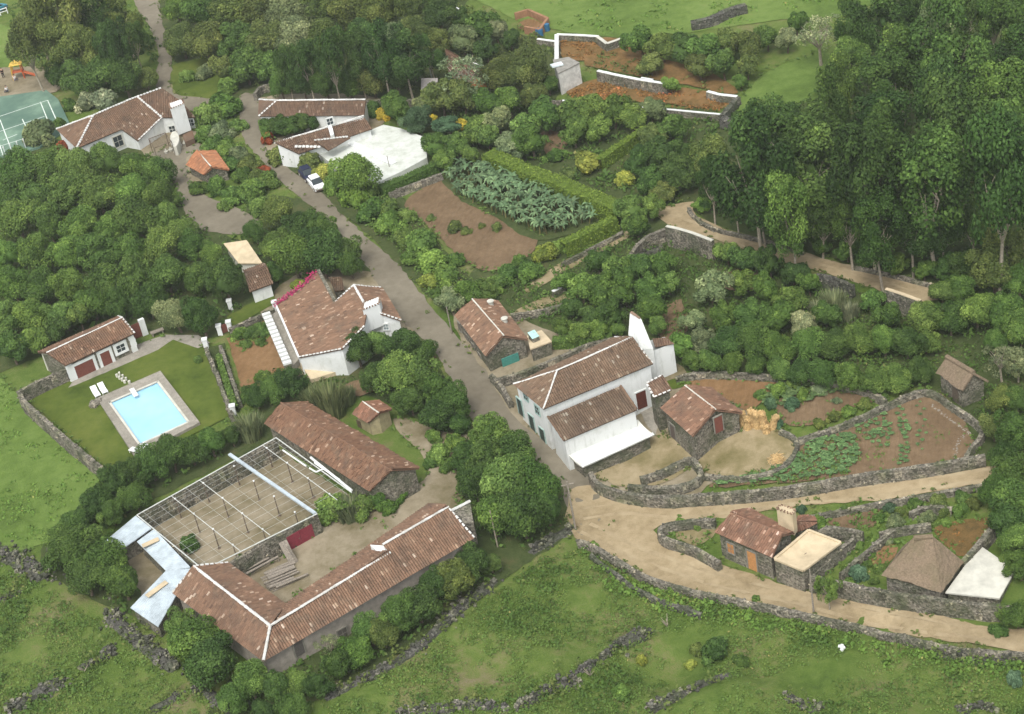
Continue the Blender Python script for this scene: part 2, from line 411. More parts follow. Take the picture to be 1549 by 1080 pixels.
def opening(parent, p, q, u, v, w, h, tint=(.16, .06, .04), frame=None, cen=None, name='door', fw=.14, glazed=False, zbase=None):
    """a door or window standing on the wall line p-q where the pixel of its foot falls"""
    b = on_vplane(u, v, p, q); d = (q - p); d.z = 0; d.normalize(); nrm = V((d.y, -d.x, 0))
    if nrm.dot(CAM - b) < 0: nrm = -nrm
    if zbase is not None: b.z = zbase
    up = V((0, 0, 1)); c = b + up * (h / 2)
    m = MB(); m.box(c + nrm * .02, d * (w / 2), nrm * .05, up * (h / 2))
    if glazed: o = m.build(name, M['glass'], parent)
    else:
        for k in range(1, int(w / .22)): m.box(c + d * (k * w / int(w / .22) - w / 2) + nrm * .072, d * .012, nrm * .005, up * (h / 2 - .03), .3)
        o = m.build(name, M['paint'], parent); o.color = (*tint, 1)
    if frame is not None:
        f = MB(); fm, ft = frame
        for sx in (-1, 1): f.box(c + d * (sx * (w / 2 + fw / 2)) + nrm * .03, d * (fw / 2), nrm * .075, up * (h / 2 + .002))
        f.box(c + up * (h / 2 + fw / 2) + nrm * .03, d * (w / 2 + fw), nrm * .08, up * (fw / 2))
        if name == 'window':
            f.box(c - up * (h / 2 + fw * .4) + nrm * .04, d * (w / 2 + fw), nrm * .1, up * (fw * .4))
            f.box(c + nrm * .075, d * .025, nrm * .01, up * (h / 2)); f.box(c + nrm * .078, d * (w / 2), nrm * .01, up * .025)
        fo = f.build('frame', fm, o)
        if ft: fo.color = (*ft, 1)
    return o
def house(name, label, cat, A, B, C, D, ze, zr, z0=0, Ab=None, Bb=None, hipA=False, hipB=False, wall='white', wtint=None,
          tint=(1, 1, 1), ridge='white', vergeA=False, vergeB=False, roofmat='tile', ov=.28, messy=1.0, light=.03, group=None, hipcap=True):
    ze += z0; zr += z0
    a, b, c, d = P(*A, ze), P(*B, ze), P(*C, zr), P(*D, zr)
    ax = (d - c).xy.normalized()
    def refl(p, base, hip):
        if hip:
            r = (p - c).xy; k = r.dot(ax); pr = c.xy + ax * k; x = pr * 2 - p.xy
        else: x = base.xy * 2 - p.xy
        return V((x.x, x.y, ze))
    a2 = P(*Ab, ze) if Ab else refl(a, c, hipA)
    b2 = P(*Bb, ze) if Bb else refl(b, d, hipB)
    ctr = (a + b + a2 + b2) / 4
    t = thing(name, label, cat, (ctr.x, ctr.y, H(ctr.x, ctr.y)), group)
    m = MB()
    pls = [plane_fit([a, b, d, c]), plane_fit([b2, a2, c, d])]
    if hipA: pls.append([a2, a, c])
    if hipB: pls.append([b, b2, d])
    if roofmat == 'tile':
        for pl in pls: tiles(m, pl, light=light, messy=messy)
        ro = m.build('roof', M['tile'], t); ro.color = (*tint, 1)
    else:
        pls[:2] = [[a, b, d, c], [b2, a2, c, d]]
        for pl in pls: thatch_plane(m, pl)
        m.bar(c + V((0, 0, -.02)), d + V((0, 0, -.02)), .24, .5, 10)
        ro = m.build('roof', M[roofmat], t)
    if ridge:
        r = MB(); up = V((0, 0, .03)); caps(r, c + up, d + up, .095 if ridge == 'white' else .075)
        if hipcap:
            if hipA: caps(r, a + up, c + up); caps(r, a2 + up, c + up)
            if hipB: caps(r, b + up, d + up); caps(r, b2 + up, d + up)
        if vergeA: caps(r, a + up, c + up, .1, .45); caps(r, a2 + up, c + up, .1, .45)
        if vergeB: caps(r, b + up, d + up, .1, .45); caps(r, b2 + up, d + up, .1, .45)
        rc = r.build('ridge_cap', M[{'white': 'mortar', 'tile': 'tile', 'cream': 'offwhite', 'thatch': 'thatch'}[ridge]], ro)
        rc.color = (*tint, 1)
    loop = [a, b] + ([] if hipB else [d]) + [b2, a2] + ([] if hipA else [c])
    wo, lp = walls(t, loop, M[wall], ov=ov, tint=wtint)
    return dict(t=t, roof=ro, lp=lp, a=a, b=b, c=c, d=d, a2=a2, b2=b2, wall=wo, pls=pls)
def thatch_plane(m, poly, th=.22):
    nn = (poly[1] - poly[0]).cross(poly[2] - poly[0]).normalized()
    if nn.z < 0: nn = -nn
    # ragged subdivided surface
    a, b = poly[0], poly[1]; c, d = (poly[2], poly[3]) if len(poly) > 3 else (poly[2], poly[2])
    nu, nv = max(3, int((b - a).length / .45)), max(3, int((d - a).length / .45)); n = len(m.v)
    for j in range(nv + 1):
        for i in range(nu + 1):
            p = a.lerp(b, i / nu).lerp(d.lerp(c, i / nu), j / nv)
            k = .06 * noise.noise(p * 2.0) + random.uniform(-.035, .035)
            if j == 0: p = p + (a - d).normalized() * random.uniform(-.08, .14)
            m.v.append(tuple(p + nn * k))
    for j in range(nv):
        for i in range(nu):
            q = n + j * (nu + 1) + i; m.f.append((q, q + 1, q + nu + 2, q + nu + 1)); m.t.append(random.uniform(.3, .7))
    lo = [p - nn * th for p in poly]; m.poly(lo, .3)
    for i in range(len(poly)):
        j = (i + 1) % len(poly); m.poly([poly[i], poly[j], lo[j], lo[i]], .3)
def chimney_block(parent, base, h, mat, name='chimney', taper=1.0, tilecap=True, tint=None):
    """base: four ground-plan points at their foot height"""
    m = MB(); c = sum(base, V((0, 0, 0))) / 4
    top = [c + (p - c) * taper + V((0, 0, h)) for p in base]
    m.prism(top, [p.z - .6 for p in base]) if taper == 1 else [m.poly(q) for q in ([top] + [[base[i], base[(i + 1) % 4], top[(i + 1) % 4], top[i]] for i in range(4)])]
    o = m.build(name, mat, parent)
    if tint: o.color = (*tint, 1)
    if tilecap:
        k = MB()
        for i in range(4):
            a, b = top[i], top[(i + 1) % 4]; n = max(2, int((b - a).length / .3))
            for j in range(n):
                p = a.lerp(b, (j + .5) / n); d = (p - c); d.z = 0; d.normalize()
                k.bar(p - d * .12 + V((0, 0, .05)), p + d * .12 + V((0, 0, .0)), .075, random.uniform(.3, .95))
        k.build('coping_tiles', M['tile'], o).color = (1.1, 1, .95, 1)
    return o

# ------------------------------------------------------------------ dry stone walls
def line3(px, h, sm=4, step=.55):
    q = [G(p[0], p[1], h) for p in smooth_px(px, False, sm)]
    out = [q[0]]
    for a, b in zip(q, q[1:]):
        n = max(1, int((b - a).length / step))
        for k in range(1, n + 1): out.append(a.lerp(b, k / n))
    return out
def stone_wall(label, px, h=1.0, th=.5, sm=4, coping=None, rocks=5, light=.1, mat='stone', name='stone_wall', group=None, ruin=0.0):
    top = line3(px, h, sm); o = top[len(top) // 2]
    t = thing(name, label, 'wall', (o.x, o.y, H(o.x, o.y)), group)
    m = MB(); n0 = 0; prof = [(-.62, 0), (-.56, .5), (-.46, 1), (.46, 1), (.56, .5), (.62, 0)]
    n = len(top); dist = 0
    for i, p in enumerate(top):
        d = (top[min(i + 1, n - 1)] - top[max(i - 1, 0)]); d.z = 0; d.normalize(); sd = V((d.y, -d.x, 0))
        hh = h * (1 - ruin * max(0, .5 + noise.noise(p * .35)))
        g = H(p.x, p.y)
        for a, z in prof:
            j = V((random.uniform(-1, 1), random.uniform(-1, 1), random.uniform(-1, 1))) * .05
            if coping and z == 1: j *= .15
            m.v.append(tuple(V((p.x, p.y, g - .25 + (hh + .25) * z)) + sd * (a * th) + j))
    K = len(prof)
    for i in range(n - 1):
        for k in range(K - 1):
            a = i * K + k; m.f.append((a, a + K, a + K + 1, a + 1)); m.t.append(min(1, max(0, random.gauss(.42, .14))))
    m.f.append(tuple(range(K))); m.t.append(.4); m.f.append(tuple((n - 1) * K + k for k in reversed(range(K)))); m.t.append(.4)
    for a, b in zip(top, top[1:]):
        L = (b - a).length
        for _ in range(int(rocks * L + random.random())):
            p = a.lerp(b, random.random()); d = (b - a).normalized(); sd = V((d.y, -d.x, 0)); g = H(p.x, p.y)
            hh = h * (1 - ruin * max(0, .5 + noise.noise(p * .35)))
            tn = random.uniform(.7, .95) if random.random() < light else random.uniform(.3, .58)
            if random.random() < .45 and not coping: c = p + sd * random.uniform(-.4, .4) * th; c.z = g + hh + random.uniform(-.08, .06)
            else:
                z = random.uniform(0, .95); c = p + sd * (random.choice((-1, 1)) * th * (.6 - .12 * z)); c.z = g + z * hh
            m.rock(c, random.uniform(.06, .15), tn)
    m.build('masonry', M[mat], t)
    if coping:
        k = MB()
        for a, b in zip(top, top[1:]):
            d = (b - a); L = d.length; d.normalize(); sd = V((d.y, -d.x, 0)).normalized()
            k.box((a + b) / 2 + V((0, 0, .02 + random.uniform(-.015, .015))), d * (L / 2), sd * (th * .42), V((0, 0, .05)))
        k.build('coping', M[coping], t)
    return t
RUB = []
def rubble(label, px, n, spread=.9, h=.6, light=.2, group=None):
    """a tumbled heap of stones along a line"""
    RUB.append(px); L = line3(px, .1, 3); o = L[len(L) // 2]; m = MB(); n0 = len(L)
    for i, p in enumerate(L):
        d = (L[min(i + 1, n0 - 1)] - L[max(i - 1, 0)]); d.z = 0; d.normalize(); s = V((d.y, -d.x, 0)); hh = h * (.55 + .5 * noise.noise(p * .5)) * (0 if i in (0, n0 - 1) else 1)
        for a, z in ((-.75, -.25), (-.35, .6), (.1, .9), (.45, .5), (.75, -.25)): q = p + s * (a * spread + random.uniform(-.1, .1)); m.v.append((q.x, q.y, H(q.x, q.y) + (z * hh if z > 0 else z) + random.uniform(-.06, .06)))
    for i in range(n0 - 1):
        for k in range(4): a = i * 5 + k; m.f.append((a, a + 5, a + 6, a + 1)); m.t.append(random.uniform(.15, .45))
    for _ in range(int(n * .8)):
        p = random.choice(L)
        if noise.noise(p * .55) < -.12: continue
        p = p.copy(); a = random.uniform(0, 2 * PI); r = spread * abs(random.gauss(0, .55))
        x, y = p.x + math.cos(a) * r, p.y + math.sin(a) * r; z = H(x, y) + h * max(0, 1 - r / spread) * random.random()
        m.rock((x, y, z + .03), random.choice((.09, .12, .15, .24)) * random.uniform(.7, 1.2), random.uniform(.78, 1) if random.random() < light else random.uniform(.1, .6))
    t = m.build('stone_heap', M['rubble']); return tag(t, label, 'stone heap', group)
# ------------------------------------------------------------------ the ground
def build_ground():
    def axis(a, b, s, far):
        x = list(np.arange(a, b + .01, s)); st = s
        lo, hi = [], []
        p = a
        while p > -far: st *= 1.5; p -= st; lo.append(p)
        p = b; st = s
        while p < far: st *= 1.5; p += st; hi.append(p)
        return lo[::-1] + x + hi
    xs, ys = axis(-84, 92, 1.6, 900), axis(96, 330, 1.6, 1200)
    m = MB()
    for y in ys:
        for x in xs: m.v.append((x, y, H(x, y) + .03 * noise.noise(V((x * .15, y * .15, 3))) - .03))
    w = len(xs)
    for j in range(len(ys) - 1):
        for i in range(w - 1): m.f.append((j * w + i, j * w + i + 1, j * w + w + i + 1, j * w + w + i)); m.t.append(.5)
    return tag(m.build('ground', M['field'], smooth=True), kind='structure')
build_ground()
PX = {}
def sh(name, key, px, **k): PX.setdefault(name, px); return sheet(name, px, M[key], **k)
# woodland floors
sh('woodland_ground', 'floor', [(-40, 235), (120, 215), (240, 235), (290, 300), (330, 350), (400, 380), (420, 440), (330, 510), (200, 500), (60, 540), (-40, 545)])
sh('forest_ground', 'floor', [(1000, 215), (1130, 170), (1250, 130), (1300, 20), (1600, -40), (1640, 480), (1450, 480), (1400, 425), (1290, 400), (1150, 360), (1050, 320)])
sh('garden_ground', 'floor', [(690, 450), (760, 330), (640, 200), (760, 130), (870, 160), (1100, 175), (1040, 300), (1010, 340), (1150, 395), (1380, 460), (1600, 480), (1600, 700), (1480, 690), (1400, 590), (1200, 575), (1020, 560), (860, 520), (740, 520)])
sh('hilltop_ground', 'floor', [(240, -40), (690, -40), (700, 30), (840, 70), (840, 150), (640, 180), (390, 160), (270, 100)])
sh('road_verge_ground', 'floor', [(400, 200), (480, 230), (600, 290), (640, 340), (700, 410), (740, 450), (690, 480), (640, 440), (540, 340), (430, 270)])
sh('pool_hedge_ground', 'floor', [(60, 850), (150, 740), (340, 650), (420, 600), (520, 590), (440, 650), (200, 775), (150, 830), (240, 930), (180, 925)])
sh('lane_grove_ground', 'floor', [(380, 300), (480, 310), (560, 400), (540, 420), (400, 410), (380, 350)])
sh('lower_grove_ground', 'floor', [(470, 590), (510, 500), (620, 490), (720, 640), (850, 690), (870, 800), (720, 860), (700, 720), (650, 650), (560, 600)])
sh('slope_ground', 'floor', [(320, 1090), (380, 1000), (560, 930), (720, 830), (860, 800), (760, 880), (620, 980), (480, 1060)])
# open grass
sh('meadow', 'pasture', [(-60, 535), (30, 600), (165, 722), (140, 770), (60, 825), (-60, 815)])
sh('hill_pasture', 'pasture', [(690, -60), (1330, -60), (1300, 18), (1180, 30), (1000, 55), (905, 55), (840, 45), (760, 20)])
sh('clearing', 'pasture', [(1105, 170), (1160, 110), (1240, 80), (1265, 95), (1250, 140), (1190, 165), (1130, 180)])
sh('orchard_grass', 'lawn', [(262, 100), (330, 90), (360, 130), (300, 160), (266, 140)])
sh('playing_grass', 'pasture', [(-60, 40), (18, 44), (25, 100), (-60, 120)])
sh('play_ground', 'yard', [(-60, 112), (20, 102), (75, 105), (85, 140), (-60, 152)])
# trodden ground round the buildings
sh('village_ground', 'yard', [(684, 480), (720, 560), (775, 640), (850, 690), (890, 730), (950, 745), (1060, 745), (1130, 660), (1120, 600), (1050, 570), (1010, 545), (900, 515), (840, 505), (760, 470), (700, 455)])
sh('fork_ground', 'field', [(1000, 795), (1090, 785), (1200, 775), (1340, 765), (1490, 735), (1520, 790), (1530, 940), (1400, 920), (1230, 895), (1080, 850), (1010, 815)])
sh('villa_ground', 'yard', [(395, 465), (480, 405), (600, 425), (640, 480), (600, 520), (520, 560), (450, 580), (430, 540)])
sh('upper_yard_ground', 'yard', [(205, 205), (300, 200), (330, 240), (320, 270), (270, 280), (230, 245)])
sh('villa_court_ground', 'yard', [(385, 150), (570, 148), (570, 200), (480, 240), (400, 225)])
# roads
sh('lane_top', 'asphalt', [(205, 8), (228, 45), (240, 85), (236, 130), (262, 165), (330, 165), (368, 152), (392, 150), (330, 150), (262, 140), (260, 100), (257, 75), (246, 35), (240, 4), (225, -30), (200, -30)])
sh('lane', 'asphalt', [(362, 146), (366, 205), (392, 238), (425, 275), (455, 300), (505, 345), (548, 395), (575, 435), (600, 478), (650, 522), (680, 570), (702, 602), (718, 640), (762, 665), (815, 700), (850, 735), (862, 790), (880, 815), (960, 770), (905, 735), (885, 712), (845, 685), (783, 636), (758, 605), (733, 560), (690, 507), (660, 475), (640, 448), (606, 405), (562, 365), (520, 328), (487, 292), (440, 258), (405, 228), (397, 195), (394, 148)], sm=3)
sh('side_yard', 'asphalt', [(228, 238), (262, 222), (290, 212), (305, 226), (282, 240), (290, 280), (318, 300), (365, 318), (392, 335), (376, 354), (300, 348), (278, 318), (262, 275)])
sh('dirt_road', 'dirt', [(862, 742), (905, 736), (960, 752), (1050, 758), (1180, 748), (1320, 728), (1490, 706), (1530, 712), (1500, 730), (1330, 757), (1230, 764), (1110, 782), (1000, 796), (1004, 818), (1080, 851), (1150, 874), (1230, 897), (1320, 912), (1500, 948), (1620, 960), (1620, 1000), (1505, 980), (1380, 962), (1260, 938), (1150, 914), (1060, 897), (985, 876), (930, 846), (870, 814), (858, 780)], sm=3)
sh('hill_track', 'dirt', [(995, 318), (1048, 306), (1050, 322), (1080, 345), (1150, 362), (1215, 383), (1290, 403), (1412, 430), (1440, 445), (1390, 458), (1330, 440), (1240, 412), (1150, 388), (1080, 362), (1010, 340)])
sh('terrace_path', 'ochre', [(795, 432), (850, 398), (940, 352), (948, 362), (860, 408), (805, 442)])
sh('garden_strip', 'ochre', [(770, 478), (845, 440), (872, 448), (855, 462), (790, 486)])
# wheel tracks on the earth roads
def track(px, off, w, key):
    L = line3(px, 0, 4, 1.0); lft, rgt = [], []
    for i, p in enumerate(L):
        d = L[min(i + 1, len(L) - 1)] - L[max(i - 1, 0)]; d.z = 0; d.normalize(); s = V((d.y, -d.x, 0)); k = off + .2 * noise.noise(p * .2); ww = w * (.75 + .6 * noise.noise(p * .35 + V((3, 0, 0))))
        lft.append(p + s * (k - ww)); rgt.append(p + s * (k + ww))
    LAYER[0] += 1; dz = .03 + .0025 * LAYER[0]; m = MB(); n = len(L)
    for a, b in zip(lft, rgt): m.v += [(a.x, a.y, H(a.x, a.y) + dz), (b.x, b.y, H(b.x, b.y) + dz)]
    for i in range(n - 1): m.f.append((2 * i, 2 * i + 2, 2 * i + 3, 2 * i + 1)); m.t.append(.5)
    o = m.build('wheel_track', M[key]); tag(o, kind='structure')
R1 = [(880, 778), (940, 770), (1040, 776), (1180, 757), (1330, 742), (1500, 718)]; R2 = [(885, 800), (960, 835), (1050, 868), (1150, 894), (1250, 916), (1350, 938), (1510, 964)]; R3 = [(1015, 324), (1060, 337), (1140, 374), (1240, 397), (1330, 421), (1400, 444)]
for R in (R1, R2): track(R, -.75, .28, 'dirt_pale'); track(R, .75, .28, 'dirt_pale')
track(R3, .5, .25, 'dirt_pale'); track(R3, -.5, .25, 'dirt_pale')
# yards and plots
sh('farmyard', 'yard', [(330, 905), (430, 840), (480, 800), (560, 770), (640, 728), (640, 690), (600, 650), (606, 632), (690, 660), (720, 650), (700, 690), (690, 770), (560, 830), (430, 915)])
sh('court_floor', 'yard', [(206, 790), (300, 738), (418, 678), (560, 772), (480, 812), (310, 900)], sm=1)
sh('shed_yard', 'yard', [(190, 840), (222, 826), (255, 865), (215, 905)], sm=1)
sh('lawn', 'lawn', [(30, 598), (100, 566), (205, 520), (262, 512), (312, 530), (350, 628), (300, 655), (200, 700), (168, 716)], sm=1)
sh('house_paving', 'paving', [(104, 588), (160, 565), (240, 530), (262, 515), (300, 528), (318, 520), (300, 508), (250, 508), (214, 520), (112, 575)], sm=1, jit=.08)
sh('terrace_lawn', 'lawn', [(344, 500), (415, 462), (416, 440), (404, 446), (345, 480)], sm=1)
sh('kitchen_garden', 'redsoil', [(343, 512), (405, 480), (432, 556), (410, 585), (366, 588)], sm=1)
sh('hedge_path', 'floor', [(312, 528), (340, 520), (365, 620), (348, 630)], sm=1)
sh('ploughed_plot', 'soil', [(612, 312), (640, 285), (668, 268), (700, 300), (760, 335), (812, 352), (800, 388), (740, 412), (694, 388), (650, 345)])
sh('banana_plot', 'floor', [(668, 268), (735, 250), (800, 280), (905, 318), (900, 340), (815, 365), (750, 330), (700, 305)])
sh('barn_plot', 'redsoil', [(1030, 582), (1052, 571), (1165, 574), (1175, 590), (1150, 612), (1128, 622), (1090, 600)])
sh('upper_plot', 'soil', [(1180, 605), (1230, 592), (1318, 598), (1330, 606), (1270, 625), (1235, 642), (1195, 645), (1178, 632)])
sh('vegetable_plot', 'soil', [(1075, 738), (1160, 715), (1205, 690), (1215, 668), (1290, 636), (1345, 612), (1398, 592), (1425, 600), (1465, 648), (1458, 695), (1300, 722)])
sh('threshing_floor', 'ochre', [(1052, 690), (1062, 665), (1095, 652), (1140, 645), (1180, 652), (1204, 672), (1196, 695), (1165, 716), (1110, 722), (1068, 716)])
sh('house_yard', 'ochre', [(893, 712), (940, 690), (990, 662), (1010, 660), (1046, 690), (1042, 712), (985, 738), (930, 735)])
sh('back_yard', 'paving', [(965, 622), (995, 608), (1000, 640), (992, 660)], sm=1)
sh('small_garden', 'lawn', [(1005, 580), (1045, 567), (1048, 574), (1025, 590)])
sh('walled_plot', 'soil', [(1255, 785), (1290, 768), (1330, 772), (1320, 798), (1270, 800)])
sh('cottage_plot', 'redsoil', [(1315, 835), (1355, 826), (1350, 850), (1322, 856)])
sh('thatch_plot', 'rust', [(1412, 806), (1440, 793), (1505, 786), (1470, 835), (1445, 840)])
sh('enclosure_floor', 'ochre', [(1012, 800), (1045, 792), (1082, 792), (1078, 815), (1050, 826), (1020, 812)])
sh('bracken_terrace', 'rust', [(856, 142), (906, 120), (960, 128), (1040, 135), (1105, 148), (1095, 166), (1000, 158), (930, 152)])
sh('ruin_floor', 'rust', [(845, 60), (905, 62), (900, 85), (878, 94), (848, 86)])
sh('ruin_slope', 'rust', [(906, 60), (960, 66), (1010, 92), (1070, 108), (1118, 140), (1090, 142), (1040, 130), (965, 117), (905, 104), (884, 96)])
sh('garden_soil', 'soil', [(815, 205), (838, 198), (856, 212), (852, 238), (828, 236)], jit=.5)
sh('garden_soil', 'soil', [(1085, 425), (1120, 408), (1155, 418), (1140, 440), (1105, 445)], jit=.5)
sh('garden_soil', 'soil', [(1000, 470), (1030, 455), (1040, 490), (1020, 530), (1000, 510)], jit=.5)
sh('garden_soil', 'soil', [(640, 560), (660, 548), (640, 540), (520, 585), (545, 600)], jit=.3)
sh('pen_floor', 'redsoil', [(782, 42), (800, 30), (828, 42), (812, 52)])
for q, nm in (([(700, 690), (720, 700)], 'x'),): pass
# pool
def pool():
    t0 = G(225, 625)
    deck = [(146.5, 602), (242.4, 560.7), (302, 638.5), (203.5, 690)]
    w = [(165.9, 608.7), (238.5, 577.1), (285.2, 638.5), (211.3, 672.7)]
    t = thing('swimming_pool', 'pale blue rectangular swimming pool with stone paved surround on the lawn', 'swimming pool', tuple(t0))
    m = MB(); D = [P(*p, .46) for p in deck]; W = [P(*p, .46) for p in w]
    for i in range(4):
        j = (i + 1) % 4; m.poly([D[i], D[j], W[j], W[i]] if False else [D[j], D[i], W[i], W[j]])
        m.poly([D[i], D[j], D[j] - V((0, 0, .5)), D[i] - V((0, 0, .5))])
    m.build('surround', M['paving'], t)
    e = MB()
    for i in range(4):
        j = (i + 1) % 4; d = W[j] - W[i]; L = d.length; d.normalize(); s = V((-d.y, d.x, 0))
        e.box((W[i] + W[j]) / 2 + V((0, 0, .02)), d * (L / 2 + .1), s * .13, V((0, 0, .04)))
        e.poly([W[i], W[j], W[j] - V((0, 0, .4)), W[i] - V((0, 0, .4))])
    e.build('coping', M['offwhite'], t)
    q = MB(); q.poly([p - V((0, 0, .14)) for p in W][::-1]); q.build('water', M['water'], t)
    # diving board
    a, b = P(199, 588, .75), P(206, 599, .75); d = (b - a); L = d.length; d.normalize(); s = V((-d.y, d.x, 0))
    bt = thing('diving_board', 'short white diving board at the upper edge of the pool', 'diving board', (a.x, a.y, .42))
    k = MB(); k.box((a + b) / 2, d * (L / 2), s * .27, V((0, 0, .05))); k.build('board', M['white'], bt)
    k = MB(); k.box(a + d * .3 - V((0, 0, .17)), d * .25, s * .2, V((0, 0, .14))); k.build('stand', M['paint'], bt).color = (.12, .3, .5, 1)
    lab = ['white sun lounger on the lawn beside the pool corner, left of two',
           'white sun lounger on the lawn beside the pool corner, right of two',
           'white sun lounger at the lower pool edge, left of two',
           'white sun lounger at the lower pool edge, right of two']
    def lounger(l):
        r = thing('sun_lounger', l, 'sun lounger', group='white loungers by the pool')
        k = MB()
        for x in (-.25, 0, .25): k.box(V((x, -.35, .34)), V((.115, 0, 0)), V((0, .6, 0)), V((0, 0, .025)))
        k.build('seat', M['white'], r)
        k = MB(); k.box(V((0, .58, .52)), V((.36, 0, 0)), V((0, .36, .2)), V((0, -.012, .02))); k.build('backrest', M['white'], r)
        for x in (-.31, .31):
            for y in (-.85, .25):
                k = MB(); k.box(V((x, y, .16)), V((.035, 0, 0)), V((0, .04, 0)), V((0, 0, .16))); k.build('leg', M['white'], r)
        return r
    r0 = None
    d = (D[3] - D[0]).normalized(); ang = math.atan2(d.y, d.x)
    for i, (u, v, a) in enumerate(((146, 597, PI / 2), (157, 592, PI / 2), (208, 685, -PI / 2 + .5), (222, 679, -PI / 2 + .2))):
        if r0 is None: r = r0 = lounger(lab[0])
        else:
            r = r0.copy(); col.objects.link(r); r['label'] = lab[i]
            for c in r0.children: n = c.copy(); n.parent = r; col.objects.link(n)
        r.location = G(u, v, .42 if i > 1 else 0.0); r.rotation_euler = (0, 0, ang + a); r.scale = (.95, 1, 1)
    for k, (u, v) in enumerate([(176, 566), (180, 569), (184, 572), (188, 575), (180, 563), (185, 567), (190, 571), (195, 576)]):
        m2 = MB(); p = G(u, v, .5)
        ring = [V((p.x + .17 * math.cos(a) * random.uniform(.7, 1.1), p.y + .17 * math.sin(a) * random.uniform(.7, 1.1), p.z)) for a in np.arange(0, 6.2, .9)]
        m2.prism(ring, p.z - .5); o = m2.build('stepping_stone', M['offwhite']); tag(o, 'flat pale stepping stone in the lawn between pool house and pool', 'stepping stone', 'stepping stones to the pool')
pool()
# tennis court
def tennis():
    t = thing('tennis_court', 'pale green tennis court with white lines beside the top left house', 'tennis court', tuple(G(40, 180)))
    sheetpx = [(-60, 152), (0, 146), (70, 136), (88, 150), (107, 190), (60, 222), (0, 240), (-60, 262)]
    m = MB(); q = [G(*p, .34) for p in sheetpx]; m.poly(q[::-1])
    for i in range(len(q)):
        a, b = q[i], q[(i + 1) % len(q)]; m.poly([a, b, b - V((0, 0, .7)), a - V((0, 0, .7))])
    m.build('surface', M['court'], t)
    def ln(a, b, w=.07):
        a, b = G(*a, .36), G(*b, .36); d = (b - a); d.normalize(); s = V((-d.y, d.x, 0)) * w
        k = MB(); k.poly([a - s, b - s, b + s, a + s]); k.build('court_line', M['line'], t)
    for a, b in (((72, 151.5), (86, 183)), ((61, 154), (73.5, 185)), ((33.7, 180), (41.5, 196)), ((0, 181), (18.5, 230)), ((-14, 178), (5, 236)),
                 ((-60, 196), (72, 151.5)), ((-60, 219), (67, 176)), ((-60, 240), (41, 208)), ((4, 212), (26, 203))): ln(a, b)
    f = thing('court_fence', 'low dark wire fence with white capped posts below the tennis court', 'fence', tuple(G(20, 238)))
    pts = [G(u, v) for u, v in ((-20, 248), (0, 242), (10, 238), (20, 234), (30, 230), (40, 226))]
    k = MB()
    for a, b in zip(pts, pts[1:]):
        for z in np.arange(.2, 1.5, .3): k.bar(a + V((0, 0, z)), b + V((0, 0, z)), .015, .3, 4)
    k.build('wires', M['bark'], f)
    for p in pts: k = MB(); k.bar(p, p + V((0, 0, 1.5)), .06); k.bar(p + V((0, 0, 1.5)), p + V((0, 0, 1.75)), .1); k.build('post', M['white'], f)
tennis()

# ------------------------------------------------------------------ buildings
FW = (M['white'], None); FST = (M['render'], (.21, .20, .165)); FG = (M['paint'], (.30, .42, .38))
BR = (.16, .055, .04)
